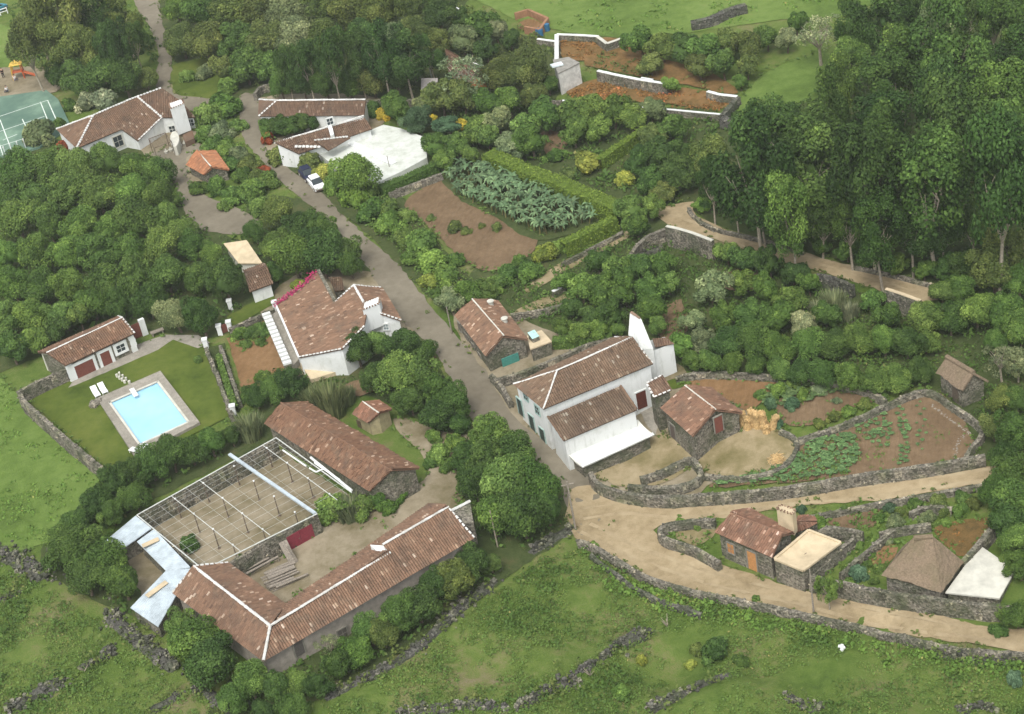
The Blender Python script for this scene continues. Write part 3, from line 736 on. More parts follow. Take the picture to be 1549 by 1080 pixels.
# main white house
h = house('white_house', 'long two-storey white house with tiled hip roof beside the lane', 'house', (822, 619), (988, 550.4), (843, 560.7), (956, 511), 3.8, 5.4,
          Ab=(777, 581.5), hipA=True, vergeB=True, tint=(.95, .95, .92), ov=.22)
t, lp = h['t'], h['lp']  # lp: a b d b2 a2
A_, B_, A2_ = lp[0], lp[1], lp[4]
for u, v in ((790, 628), (808, 653), (824, 673)): opening(t, A2_, A_, u, v, .95, 2.1, (.045, .065, .055), FG, name='door', fw=.1)
for u, v in ((797, 605), (814.5, 626)): opening(t, A2_, A_, u, v, .8, 1.0, (.25, .33, .3), FG, name='window', glazed=True, fw=.08)
opening(t, A_, B_, 972, 617, 1.15, 2.1, (.10, .03, .02), FW, name='door')
P3 = lambda u, v, z: P(u, v, z + .12)
P7 = lambda u, v, z: P(u, v, z + .7)
def leanto():
    a, b = P7(853, 667, 1.0), P7(963.5, 620, 1.0); d, c = P7(828.6, 630.7, 2.25), P7(939, 584, 2.25)
    m = MB(); tiles(m, plane_fit([a, b, c, d]), light=.04); r = m.build('roof', M['tile'], t); r.color = (.78, .80, .80, 1)
    k = MB(); up = V((0, 0, .05)); caps(k, b + up, c + up, .1, .4, .5); caps(k, a + up, d + up, .1, .4, .3); k.build('verge_tiles', M['tile'], r).color = (1, .95, .9, 1)
    walls(t, [a, b, c, d], M['white'], ov=.15, zb=-3)
    # white canopy roof below
    a2, b2 = P3(881, 706, -.95), P3(989.5, 656.7, -.95); d2, c2 = P3(856, 683, -.2), P3(965, 634.6, -.2)
    m = MB(); nu, nv = 40, 8; n = 0
    for j in range(nv + 1):
        for i in range(nu + 1):
            p = a2.lerp(b2, i / nu).lerp(d2.lerp(c2, i / nu), j / nv); s = j / nv
            m.v.append((p.x, p.y, p.z - .22 * math.sin(PI * s) * (1 if s < .7 else 1) + .03 * noise.noise(p)))
    for j in range(nv):
        for i in range(nu): q = j * (nu + 1) + i; m.f.append((q, q + 1, q + nu + 2, q + nu + 1)); m.t.append(.5)
    for i in range(nu):
        p, q = V(m.v[i]), V(m.v[i + 1]); m.poly([p, q, q - V((0, 0, .18)), p - V((0, 0, .18))])
    for e in (0, nu):
        for j in range(nv):
            p, q = V(m.v[j * (nu + 1) + e]), V(m.v[(j + 1) * (nu + 1) + e]); m.poly([p, q, q - V((0, 0, .16)), p - V((0, 0, .16))])
    r = m.build('white_tile_roof', M['canopy'], t)
    k = MB()
    for i in range(nu * 2):
        p = a2.lerp(b2, (i + .5) / (nu * 2)); dd = (a2 - d2).normalized(); k.bar(p - dd * .25, p + dd * .06 - V((0, 0, .02)), .075, .5)
    k.build('eave_tiles', M['white'], r)
    walls(t, [a2, b2, c2, d2], M['stone'], ov=.35, zb=-3.6, name='base_wall', drop=.45)
leanto()
def wh_chimney():
    # tall tapering hearth chimney at the gable end
    lo = [P7(951, 518, 3.4), P7(967, 537, 2.6), P7(989, 529, 2.6), P7(976, 512, 3.2)]
    z = 3.2; base = [P7(950.5, 506, 4.0), P7(966, 529, 3.0), P7(988, 527, 3.0), P7(975, 500, 4.0)]
    top = [P7(953, 472.5, 6.2), P7(966.5, 482, 6.0), P7(970, 482.5, 6.0), P7(957, 473.5, 6.2)]
    m = MB()
    ft = [V((p.x, p.y, -1)) for p in base]
    m.poly(top)
    for i in range(4):
        j = (i + 1) % 4; m.poly([base[i], base[j], top[j], top[i]]); m.poly([ft[i], ft[j], base[j], base[i]])
    o = m.build('chimney', M['white'], t)
    k = MB(); caps(k, (top[0] + top[3]) / 2, (top[1] + top[2]) / 2, .14, .3, .85); k.build('coping_tiles', M['tile'], o)
    # annex behind
    a, b = P7(991, 525.5, 2.5), P7(1020, 520, 2.5); c, d = P7(1006, 510.5, 3.0), P7(987, 513, 3.0)
    m = MB(); tiles(m, plane_fit([a, b, c, d])); r = m.build('roof', M['tile'], t); r.color = (.95, .9, .9, 1)
    w, l2 = walls(t, [P7(981, 533, 2.45), P7(1020, 519, 2.45), P7(1005, 509, 3.0), P7(976, 516, 3.0)], M['white'], ov=.05, zb=-.6, drop=.02)
wh_chimney()
# little tiled outhouse leaning on the back
def mono(name, label, cat, px, zs, mat='tile', wall='stone', tint=(1, 1, 1), verge=None, ov=.2, wtint=None, group=None, zb=None, thick=.16, roofname='roof', light=.05):
    """single-pitch building; px[0]->px[1] is the low eave"""
    q = [P(*p, z) for p, z in zip(px, zs)]; c = sum(q, V((0, 0, 0))) / len(q)
    t = thing(name, label, cat, (c.x, c.y, H(c.x, c.y)), group)
    m = MB()
    if mat == 'tile': q = plane_fit(q); tiles(m, q, light=light)
    elif mat == 'thatch': thatch_plane(m, q)
    else:
        m.poly(q); lo = [p - V((0, 0, thick)) for p in q]
        for i in range(len(q)): j = (i + 1) % len(q); m.poly([q[i], q[j], lo[j], lo[i]])
        m.poly(lo[::-1])
    r = m.build(roofname, M[mat], t); r.color = (*tint, 1)
    if verge:
        k = MB()
        for i, j in verge: caps(k, q[i] + V((0, 0, .05)), q[j] + V((0, 0, .05)), .1, .42)
        k.build('verge_tiles', M['mortar'], r)
    w, lp = walls(t, q, M[wall], ov=ov, zb=zb, tint=wtint)
    return dict(t=t, lp=lp, roof=r, q=q)
mono('outhouse', 'tiny tiled outhouse with white verge against the long white house', 'outhouse', [(989.5, 601.5), (1016, 590), (1002, 568), (978, 580)], (2.3, 2.3, 2.9, 2.9), verge=[(0, 1), (0, 3), (3, 2)], tint=(.9, .85, .85))
# stone house on the lane
h = house('stone_house', 'old stone house with mottled tiled roof and teal door by the lane', 'house', (688.5, 477), (735, 538.5), (714.5, 452.8), (762, 508), 2.3, 3.7, Ab=(752, 455), Bb=(798, 514),
          wall='stone', ridge='cream', tint=(1.2, 1.08, 1.02), messy=1.6, light=.06)
lp = h['lp']
opening(h['t'], lp[1], lp[3], 775, 560, 2.0, 1.9, (.055, .22, .18), None, name='door')
for u, v in ((697, 500), (707, 516), (718, 532), (728, 547)): opening(h['t'], lp[0], lp[1], u, v, .7, 1.0, (.12, .09, .07), FST, name='window')
for u, v in ((743, 462), (764, 488)):
    p = on_plane(u, v, h['pls'][1]); k = MB(); k.bar(p - V((0, 0, .3)), p + V((0, 0, .55)), .3, .5, 10); k.bar(p + V((0, 0, .55)), p + V((0, 0, .62)), .4, .9, 10); k.build('chimney_pot', M['offwhite'], h['t'])
a = mono('stone_annex', 'low stone annex with flat cream roof beside the teal-doored stone house', 'annex', [(802, 528), (834.5, 516), (819, 499), (797, 508)], (1.7, 1.7, 1.75, 1.75), mat='cream', ov=.12)
def skylight():
    p = G(808, 520); p = P(808, 512, 1.9); k = MB(); d = V((.9, .35, 0)).normalized(); s = V((-d.y, d.x, 0))
    k.prism([p + d * .4 * i + s * .5 * j + V((0, 0, .5 + .15 * j)) for i, j in ((-1, -1), (1, -1), (1, 1), (-1, 1))], p.z - .15); o = k.build('skylight', M['stone'], a['t'])
    k = MB(); k.poly([p + d * .44 * i + s * .54 * j + V((0, 0, .54 + .15 * j)) for i, j in ((-1, -1), (1, -1), (1, 1), (-1, 1))]); k.build('pane', M['paint'], o).color = (.35, .55, .5, 1)
skylight()
# barn behind the white house
h = house('stone_barn', 'stone barn with reddish tiled roof and brown door facing the threshing floor', 'barn', (1000.5, 618), (1048, 660.6), (1036, 583.5), (1083, 620), .9, 2.3, Ab=(1076, 587), Bb=(1123, 625),
          wall='stone', ridge='cream', tint=(1.2, 1.03, .98), messy=1.6, light=.05)
lp = h['lp']
opening(h['t'], lp[1], lp[3], 1088, 653, .95, 1.9, BR, FST, name='door', fw=.1)
opening(h['t'], lp[0], lp[1], 1020, 663, .9, 1.7, (.10, .08, .07), FST, name='door')
# small thatched cottage on the right
h = house('thatched_hut', 'small stone hut with brown thatched roof at the forest edge', 'hut', (1416, 563), (1455, 591), (1432, 539), (1473, 563), 1.9, 3.4, Bb=(1496, 576), wall='stone', ridge=None, roofmat='thatch', wtint=None)
opening(h['t'], h['lp'][0], h['lp'][1], 1446, 607, .9, 1.6, (.10, .08, .06), None, name='door')
# stone house with terrace at the road fork
g0 = G(1100, 852).z
h = house('tiled_cottage', 'stone cottage with red tiled roof and cream chimney at the road fork', 'cottage', (1081, 805), (1168, 843.5), (1105, 776.5), (1184.5, 807.5), 3.2, 4.2, g0, Ab=(1133, 769), Bb=(1202, 806),
          wall='stone', ridge='tile', tint=(1.25, 1.04, 1.0), light=.06)
lp = h['lp']
opening(h['t'], lp[0], lp[1], 1107, 836, .75, 1.1, (.40, .19, .07), FST, name='window')
opening(h['t'], lp[0], lp[1], 1140, 862, 1.0, 2.2, (.42, .21, .08), FST, name='door')
def cottage_extra():
    t = h['t']
    q = [P(1172, 845.5, g0 + 2.9), P(1215, 863, g0 + 2.7), P(1271.6, 821, g0 + 2.7), P(1223, 802.5, g0 + 2.9)]
    m = MB(); nu, nv = 14, 14
    for j in range(nv + 1):
        for i in range(nu + 1):
            p = q[0].lerp(q[1], i / nu).lerp(q[3].lerp(q[2], i / nu), j / nv); r = math.hypot(i / nu - .5, j / nv - .45); m.v.append((p.x, p.y, p.z - .35 * max(0, 1 - r * 1.7)))
    for j in range(nv):
        for i in range(nu): a = j * (nu + 1) + i; m.f.append((a, a + 1, a + nu + 2, a + nu + 1)); m.t.append(.5)
    o = m.build('roof_terrace', M['cream'], t)
    k = MB()
    for i in range(4):
        a, b = q[i], q[(i + 1) % 4]; d = (b - a); L = d.length; d.normalize(); s = V((-d.y, d.x, 0))
        k.box((a + b) / 2 + V((0, 0, .02)), d * (L / 2), s * .12, V((0, 0, .1)))
    k.build('parapet', M['cream'], o)
    c = P(1216, 836, g0 + 2.46); k = MB(); k.bar(c - V((0, 0, .15)), c + V((0, 0, .035)), .28, .1, 10); k.build('drain', M['bark'], o)
    walls(t, q, M['stone'], ov=-.02, zb=g0 - 1.5, name='terrace_wall', drop=.12)
    b = [P(1177, 791, g0 + 3.7), P(1201, 802.5, g0 + 3.5), P(1206, 795, g0 + 3.5), P(1183, 785, g0 + 3.7)]
    z0 = min(p.z for p in b); b = [V((p.x, p.y, z0)) for p in b]
    chimney_block(t, b, 1.9, M['cream'])
    # half-round oven roof behind
    c = P(1207, 806, g0 + 2.4); e = [P(1203, 805, g0 + 2.2), P(1222, 798, g0 + 2.2), P(1236, 790, g0 + 2.2), P(1232, 783, g0 + 2.2), P(1220, 780, g0 + 2.2), P(1207, 782, g0 + 2.4)]
    ap = P(1205, 789, g0 + 3.0); m = MB()
    for a, b2 in zip(e, e[1:]): tiles(m, [a, b2, ap]); 
    m.build('oven_roof', M['tile'], t).color = (1.4, 1.05, 1, 1)
    k = MB(); k.prism(e, g0 - 1); k.build('oven_wall', M['stone'], t)
cottage_extra()
# thatched barn bottom right
g0 = G(1340, 905).z
h = house('thatched_barn', 'large thatched stone barn on the lower dirt road beside a white roof', 'barn', (1334, 869), (1424, 896), (1382, 813.5), (1411, 811), 2.6, 5.2, g0, Bb=(1458, 850), Ab=(1366, 826),
          hipA=True, hipB=True, wall='stone', ridge=None, roofmat='thatch', hipcap=False)
a = mono('white_roofed_shed', 'stone shed with flat weathered white roof right of the thatched barn', 'shed', [(1430, 896), (1512, 905), (1536, 862), (1482, 824.6)], (g0 + 2.0, g0 + 2.0, g0 + 2.05, g0 + 2.05), mat='offwhite', ov=.15)
# long L-shaped tiled building
def l_house():
    ze, zr = 2.4, 4.0
    t = thing('courtyard_house', 'long L-shaped tiled farm building with white ridge lines around the yard', 'farm building', tuple(G(420, 930)))
    R0, R1, R2 = P(293, 857, zr), P(409, 947.5, zr), P(589, 838, zr); S2, R3 = P(579, 825, zr + .6), P(678, 768, zr + .6)
    L0, Hc, E2 = P(262, 897, ze), P(399, 1000, ze), P(717.5, 814, ze); E1 = Hc.lerp(E2, .64)
    J, I0, K1, K3 = P(432, 915, ze + .3), P(345, 852, ze + .3), P(559, 820, ze + .9), P(650, 762, ze + .9)
    K2 = J.lerp(K3, .62)
    m = MB()
    tiles(m, plane_fit([L0, Hc, R1, R0])); tiles(m, plane_fit([J, I0, R0, R1])); 
    tiles(m, plane_fit([Hc, E1, R2, R1])); tiles(m, plane_fit([E1, E2, R3, S2]))
    tiles(m, plane_fit([K2, J, R1, R2])); tiles(m, plane_fit([K3, K2, S2, R3]))
    r = m.build('roof', M['tile'], t); r.color = (1.14, 1.04, 1.0, 1)
    k = MB(); up = V((0, 0, .06))
    for a, b in ((R0, R1), (R1, R2), (S2, R3), (Hc, R1)): caps(k, a + up, b + up, .12, .36)
    for a, b in ((L0, R0), (I0, R0), (E2, R3)): caps(k, a + up, b + up, .1, .45)
    k.build('ridge_cap', M['mortar'], r)
    w, lp = walls(t, [L0, Hc, E2, R3, K3, J, I0, R0], M['render'], ov=.3, zb=-.6, tint=(.30, .27, .23))
    # white step where the two ridges meet
    k = MB(); k.prism([P(560, 824, zr + .2), P(576, 838, zr - .1), P(590, 838.5, zr + .12), P(580, 825, zr + .62)], zr - 1.2); k.build('ridge_step', M['white'], t)
    opening(t, lp[1], lp[2], 520, 965, .9, 1.1, (.1, .09, .08), FST, name='window')
    opening(t, lp[1], lp[2], 455, 990, .9, 1.9, (.1, .09, .08), FST, name='door')
    k = MB(); q = [P(683, 774, 2.6), P(711, 759, 2.6), P(716, 790, 2.2), P(694, 792, 2.2)]; k.prism(q, -.5); o = k.build('end_wall', M['stone'], t)
    k = MB(); caps(k, q[0] + up, q[1] + up, .15, .36); k.build('wall_cap', M['mortar'], o)
l_house()
# long old barn
h = house('old_barn', 'long weathered barn with rough brown tiled roof beside the wire pergola', 'barn', (401, 641), (559, 743), (425, 610), (592, 712), 2.3, 3.9, Ab=(463, 609), Bb=(634, 708.5),
          wall='stone', ridge='tile', tint=(1.02, .86, .78), messy=2.6, light=.06)
opening(h['t'], h['lp'][1], h['lp'][3], 601, 742, .9, 1.8, (.09, .05, .04), None, name='door')
h = house('small_hut', 'tiny yellowish hut with tiled gable roof behind the long weathered barn', 'hut', (533, 626), (557, 640), (548.5, 608), (573, 625), 1.7, 2.6, Ab=(572, 606), Bb=(593, 619.5), wall='render', wtint=(.34, .29, .17), ridge='cream', tint=(1.3, 1, .92))
opening(h['t'], h['lp'][0], h['lp'][1], 546, 651, .7, 1.3, (.12, .09, .06), None, name='door')
# bougainvillea house on the lane
def bou_house():
    t = thing('villa', 'white house with two tiled roofs and pink bougainvillea beside the lane', 'house', tuple(G(500, 500)))
    a, b = P(418, 463, 2.6), P(452, 541, 2.6); c, d = P(556, 468, 4.6), P(535.5, 432, 4.6)
    base = [a, b, c]
    f = lambda u, v: on_plane(u, v, base)
    poly1 = [a, b, f(518, 528), f(507, 457), f(482, 411)]
    poly2 = [f(507, 457), f(518, 528), f(551, 494), f(556, 468), f(535.5, 432)]
    m = MB()
    # both polygons share one plane; lay the tiles along the same eave line
    def lay(poly, eave):
        o = eave[0]; s = (eave[1] - o).normalized(); ss = [(p - o).dot(s) for p in poly]
        n = (eave[1] - o).cross(c - o).normalized(); n = n if n.z > 0 else -n
        tt = n.cross(s); tt = tt if tt.z > 0 else -tt
        t0 = min((p - o).dot(tt) for p in poly)
        e0, e1 = o + s * min(ss) + tt * t0, o + s * max(ss) + tt * t0
        tiles_on(m, poly, e0, s, tt, n)
    def tiles_on(m, poly, o, s, tt, n):
        tiles(m, poly) if abs((poly[1] - poly[0]).normalized().dot(s)) > .999 else tiles_dir(m, poly, o, s)
    def tiles_dir(m, poly, o, s):
        # rotate the tile direction by handing a tiny leading edge along s
        tiles(m, [poly[0], poly[0] + s * .02] + poly[1:])
    tiles(m, poly1, light=.035, messy=1.5); lay(poly2, (a, b))
    e0, e1 = P(577.5, 436, 3.0), P(607, 485, 3.0)
    tiles(m, plane_fit([e1, e0, d, c]), light=.06)
    r = m.build('roof', M['tile'], t); r.color = (1.10, 1.0, .95, 1)
    k = MB(); up = V((0, 0, .06)); caps(k, d + up, c + up, .13, .36); caps(k, f(507, 457) + up, d + up, .1, .42); caps(k, d + up, e0 + up, .1, .42); caps(k, b + up, f(518, 528) + up, .1, .42); caps(k, f(551, 494) + up, f(518, 528) + up, .1, .42)
    caps(k, e1 + up, c + up, .1, .42); k.build('ridge_cap', M['mortar'], r)
    k = MB(); s = (b - a).normalized(); nn = V((s.y, -s.x, 0)); k.box((a + b) / 2 + V((0, 0, .06)), s * ((b - a).length / 2), nn * .1, V((0, 0, .14))); k.build('gutter', M['white'], r)
    w, lp = walls(t, [a, b, f(518, 528), f(551, 494), c, e1, e0, d, f(507, 457), f(482, 411)], M['white'], ov=.15, zb=-.6)
    # stone parapet along the top wall
    k = MB(); p, q = f(482, 411), f(507, 457); dd = (q - p); L = dd.length; dd.normalize(); k.box((p + q) / 2 + V((0, 0, .1)), dd * (L / 2), V((dd.y, -dd.x, 0)).normalized() * .18, V((0, 0, .22))); k.build('parapet', M['stone'], t)
    # big white chimney
    z = 3.0; bs = [P(555, 495, z), P(580, 485, z), P(581, 474, z), P(556, 484, z)]
    chimney_block(t, bs, 2.3, M['white'])
    opening(t, lp[4], lp[5], 585, 498, .5, .7, (.2, .25, .25), FW, name='window')
    # lower terrace roof
    q = [P(454, 549, 1.2), P(524, 532, 1.2), P(530, 556, .5), P(470, 574, .5)]
    k = MB(); k.prism(q, -.6); k.build('terrace', M['cream'], t)
    k = MB(); q2 = [P(420, 470, .9), P(452, 543, .9), P(441, 556, .9), P(405, 480, .9)]; k.prism(q2, -.5); k.build('side_terrace', M['paving'], t)
    # bougainvillea over the upper edge
    return t, [f(416, 464), f(440, 447), f(462, 430), f(481, 412)]
VILLA, BOUG = bou_house()
def stairs():
    t = thing('balustrade', 'sloping white balustrade stair left of the bougainvillea house', 'balustrade', tuple(G(420, 515)))
    a, b = P(402, 474, 1.4), P(436, 553, 1.4); n = 14; d = (b - a).normalized(); s = V((-d.y, d.x, 0))
    k = MB(); L = (b - a).length; k.box((a + b) / 2 - V((0, 0, .75)), d * L / 2, s * .35, V((0, 0, .75))); k.build('base', M['stone'], t)
    for i in range(n):
        p = a.lerp(b, (i + .5) / n); k = MB(); k.box(p + V((0, 0, .13)), d * (L / n * .26), s * .48, V((0, 0, .13))); k.build('step', M['white'], t)
stairs()
h = house('lane_shed', 'brown tiled shed with white end wall left of the bougainvillea house', 'shed', (378, 442), (413, 429), (370, 415), (404, 403), 1.9, 2.9, wall='white', ridge=None, tint=(.9, .85, .82), messy=1.6)
mono('ochre_roofed_shed', 'low shed with ochre thatched roof beside the grove and paved yard', 'shed', [(361, 398), (397, 398), (373, 363), (338, 368)], (1.5, 1.5, 2.4, 2.4), mat='straw' if False else 'cream', wall='offwhite')
mono('small_shed', 'small brown roofed shed between the bougainvillea house and lane', 'shed', [(507, 441), (521, 439), (517, 419), (497, 420)], (1.6, 1.6, 2.0, 2.0), tint=(.75, .72, .66))
# pool house
h = house('pool_house', 'pool house with tiled roof, brown doors and white-edged stone walls', 'pool house', (98.9, 553.2), (203.8, 504.4), (70.5, 534), (185, 481), 2.5, 3.6, Ab=(57.3, 533), Bb=(179, 479), wall='stone', vergeB=True, vergeA=False, tint=(1.05, .92, .85))
t, lp = h['t'], h['lp']
opening(t, lp[0], lp[1], 132, 567, 2.3, 1.75, BR, FW, name='garage_door', fw=.35)
opening(t, lp[0], lp[1], 164, 552, 1.15, 1.85, BR, FW, name='door', fw=.35)
opening(t, lp[0], lp[1], 184, 531, 1.0, .9, (.2, .2, .2), FW, name='window', fw=.35, glazed=True)
for i, (p, q) in enumerate(((lp[0], lp[1]), (lp[1], lp[0]))):
    d = (q - p); d.z = 0; d.normalize(); n = V((d.y, -d.x, 0)); n = n if n.dot(CAM - p) > 0 else -n; k = MB(); z = 0
    while z < 2.35: k.box(V((p.x, p.y, z + .15)) + d * random.uniform(.12, .26), d * .35, n * .09, V((0, 0, .16))); z += .3
    k.build('quoin', M['white'], t)
k = MB(); p, q = lp[0], lp[3] if len(lp) == 4 else lp[-2]
l2 = inset([h['a'], h['b'], h['d'], h['b2'], h['a2'], h['c']], .24); w_ = [l2[0], l2[5], l2[4]]
m = MB(); m.poly([V((w_[0].x, w_[0].y, -.5)), V((w_[0].x, w_[0].y, 2.3)), V((w_[1].x, w_[1].y, 3.35)), V((w_[2].x, w_[2].y, 2.3)), V((w_[2].x, w_[2].y, -.5))]); m.build('gable_render', M['offwhite'], t)
def gate():
    t = thing('garden_gate', 'brown wooden gate with a white post right of the pool house', 'gate', tuple(G(210, 512)))
    a, b = G(204, 513), G(216, 508); d = (b - a).normalized(); s = V((-d.y, d.x, 0)); k = MB(); L = (b - a).length
    k.box((a + b) / 2 + V((0, 0, .95)), d * L / 2, s * .04, V((0, 0, .95))); k.build('door_leaf', M['paint'], t).color = (*BR, 1)
    k = MB(); k.box(b + d * .35 + V((0, 0, 1.1)), d * .35, s * .2, V((0, 0, 1.1))); k.build('post', M['white'], t)
gate()
# top left house
def top_house():
    t = thing('hillside_house', 'white house with brown hipped roof and broad chimney near the tennis court', 'house', tuple(G(200, 220)))
    ze, zr = 3.0, 5.0
    a, b = P(116.4, 224.6, ze), P(183.8, 196, ze); c, d = P(207.8, 147, zr), P(141.2, 175, zr)
    pl = plane_fit([a, b, c, d]); f = lambda u, v: on_plane(u, v, [a, b, pl[2]])
    c, d = pl[2], pl[3]; w0 = f(208.6, 213.7); w1 = f(245, 178); W = P(86.2, 196, ze)
    m = MB(); tiles(m, [a, b, c, d], light=.03); tiles(m, [b, b + (b - a).normalized() * .02, w0, w1, c], light=.03); tiles(m, [W, a, d], light=.03)
    e1, e3 = P(296, 178, w1.z - 1.0), P(245, 133.5, c.z - .1); e2 = on_plane(272, 152, [w1, c, e1])
    e3 = on_plane(245, 133.5, [w1, c, e1])
    tiles(m, [w1, e1, e2, e3, c], light=.03)
    bk = c + (c - b).xy.to_3d() * .9; bk.z = ze; bk2 = W; bk3 = V(e3)
    r = m.build('roof', M['tile'], t); r.color = (.92, .86, .82, 1)
    k = MB(); up = V((0, 0, .06))
    for p, q in ((W, d), (d, c), (c, e3), (a, d), (c, w1)): caps(k, p + up, q + up, .15, .42)
    caps(k, w1 + up, w0 + up, .12, .5); k.build('ridge_cap', M['mortar'], r)
    w, lp = walls(t, [W, a, b, w0, w1, e1, e2, e3, c, d], M['white'], ov=.2, zb=-.6)
    opening(t, lp[1], lp[2], 181, 221, 1.3, 1.6, (.2, .25, .22), (M['offwhite'], None), name='window', glazed=True)
    for u, v in ((262, 200), (290, 190)): opening(t, lp[4], lp[5], u, v, .8, 1.0, (.1, .1, .1), FW, name='window', glazed=True)
    z = 1.2; bs = [P(268, 199, z), P(288, 191, z), P(285, 184, z), P(265, 191, z)]
    chimney_block(t, bs, 3.6, M['white'])
    k = MB(); k.prism([P(276, 204, 1.5), P(291, 197, 1.5), P(294, 209, .9), P(280, 215, .9)], -.3); k.build('porch_roof', M['tile'], t).color = (.8, .75, .7, 1)
    k = MB(); q = [P(264 + 7 * math.cos(x), 210 + 12 * math.sin(x), 1.5) for x in np.arange(0, 6.2, .6)]; k.prism(q, -.4); k.build('balcony', M['offwhite'], t)
    f2 = thing('metal_frame', 'dark metal pergola frame with wires in front of the top left house', 'pergola', tuple(G(236, 228)))
    k = MB(); A = [P(225, 210, 2.2), P(250, 201, 2.2), P(259, 214, 2.2), P(233, 224, 2.2)]
    for i in range(4): k.bar(A[i], A[(i + 1) % 4], .06, .3)
    for i in range(1, 9): k.bar(A[0].lerp(A[3], i / 9), A[1].lerp(A[2], i / 9), .03, .3, 4)
    k.build('wires', M['bark'], f2)
    for p in A: k = MB(); k.bar(p, V((p.x, p.y, 0)), .06, .3); k.build('post', M['bark'], f2)
    for i in range(7):
        p = G(252 + i * 7, 232 - i * 3.2); k = MB(); k.bar(p, p + V((0, 0, .35)), .25, .5, 8, .32); k.bar(p + V((0, 0, .3)), p + V((0, 0, .75)), .2, .3, 7, .05)
        tag(k.build('flower_pot', M['offwhite']), 'small white flower pot lined up before the top left house', 'flower pot', 'pots on the terrace edge')
top_house()
# courtyard villa at the top
def top_villa():
    t = thing('courtyard_villa', 'white villa with two long brown tiled wings beside the top lane', 'house', tuple(G(480, 195)))
    ze, zr = 2.6, 4.0
    a, b = P(391.8, 176.5, ze), P(551, 174.5, ze); c, d = P(553.5, 151.5, zr), P(418.9, 152.8, zr); W = P(393, 151.5, ze)
    m = MB(); tiles(m, plane_fit([a, b, c, d])); tiles(m, [W, a, d])
    b3, b4 = P(452, 233, 2.3), P(563, 195, 2.3); r0, r1 = P(415, 217.5, 3.5), P(551, 176, 3.5)
    tiles(m, plane_fit([b3, b4, r1, r0]))
    q = plane_fit([P(497, 228, 2.6), P(530, 209, 2.6), P(526, 202, 3.3), P(477, 219, 3.3)]); tiles(m, q)
    r = m.build('roof', M['tile'], t); r.color = (.82, .78, .76, 1)
    k = MB(); up = V((0, 0, .06))
    for p, s in ((W, d), (d, c), (a, d), (r0, r1), (q[3], q[2])): caps(k, p + up, s + up, .15, .42)
    caps(k, P(447, 222, 3.2), P(487, 223, 3.2), .2, .5); k.build('ridge_cap', M['mortar'], r)
    k = MB(); e = [P(496, 192, 3.55), P(502, 190, 3.55), P(506, 206, 3.0), P(501, 209, 3.0)]; k.prism([p + V((0, 0, .35)) for p in e], 1.5); k.build('chimney', M['white'], t)
    back = [c + V((0, 4, 0)), d + V((0, 4, 0))]
    walls(t, [W, a, b, V((c.x, c.y + 3, ze)), V((d.x, d.y + 3, ze))], M['white'], ov=.2, zb=-.6)
    w2, lp = walls(t, [b3, b4, r1, r0], M['white'], ov=.2, zb=-.6, drop=.15)
    opening(t, lp[3], lp[2], 500, 188, .8, .9, (.1, .1, .1), FW, name='window', glazed=True)
    wr = thing('white_terrace', 'broad white painted roof terrace in front of the courtyard villa', 'roof terrace', tuple(G(570, 240)))
    px = [(479, 229), (497, 226), (527, 212), (562, 196), (580, 188.5), (606, 194), (644, 208), (645.7, 238), (610, 258), (570, 277), (530, 262), (500, 247)]
    ring = [P(*p, 1.2) for p in px]; k = MB(); k.prism(ring, -.4); k.build('slab', M['limewash'], wr)
    k = MB(); p, s = P(528, 215, 1.25), P(596, 248, 1.25); dd = (s - p); L = dd.length; dd.normalize(); k.box((p + s) / 2, dd * L / 2, V((-dd.y, dd.x, 0)) * .5, V((0, 0, .1))); k.build('ridge', M['white'], wr)
    k = MB(); p = P(589, 252, 1.2); k.bar(p, p + V((0, 0, 1.6)), .05, .3); k.build('vent_pipe', M['wood'], wr)
top_villa()
h = house('orange_shed', 'small shed with bright orange tiled gable roof in the paved yard', 'shed', (281.5, 249.5), (308.5, 264.8), (299.5, 229.4), (319, 252), 1.6, 2.5, Ab=(325.4, 228), Bb=(346.5, 257), wall='stone', ridge='cream', tint=(2.0, 1.35, 1.0), light=.01)
# ruins and outbuildings at the top
r = mono('ruined_house', 'roofless grey and white outbuilding beside the walled bracken terrace', 'outbuilding', [(844, 111), (877, 94.5), (860, 86), (836, 90)], (3.3, 3.3, 3.3, 3.3), mat='render', wall='render', tint=(.26, .25, .22), wtint=(.55, .54, .50), ov=.05)
k = MB(); p = P(842, 98, 3.5); k.box(p, V((.8, .1, 0)), V((-.1, .45, 0)), V((0, 0, .12))); k.build('roof_hatch', M['paint'], r['t']).color = (.65, .72, .72, 1)
mono('grey_outbuilding', 'small grey outbuilding with flat roof among trees at the top', 'outbuilding', [(637, 136), (662, 136), (662, 118), (637, 118)], (2.2, 2.2, 2.8, 2.8), mat='render', wall='render', tint=(.28, .26, .24), wtint=(.45, .44, .42), ov=.1)
h = house('orange_walled_house', 'house with orange gable wall and white ridge hidden behind trees', 'house', (680, 112), (737, 118), (676, 84), (731, 100), 2.2, 3.6, wall='render', wtint=(.50, .20, .07), tint=(.7, .6, .55), ridge='white')
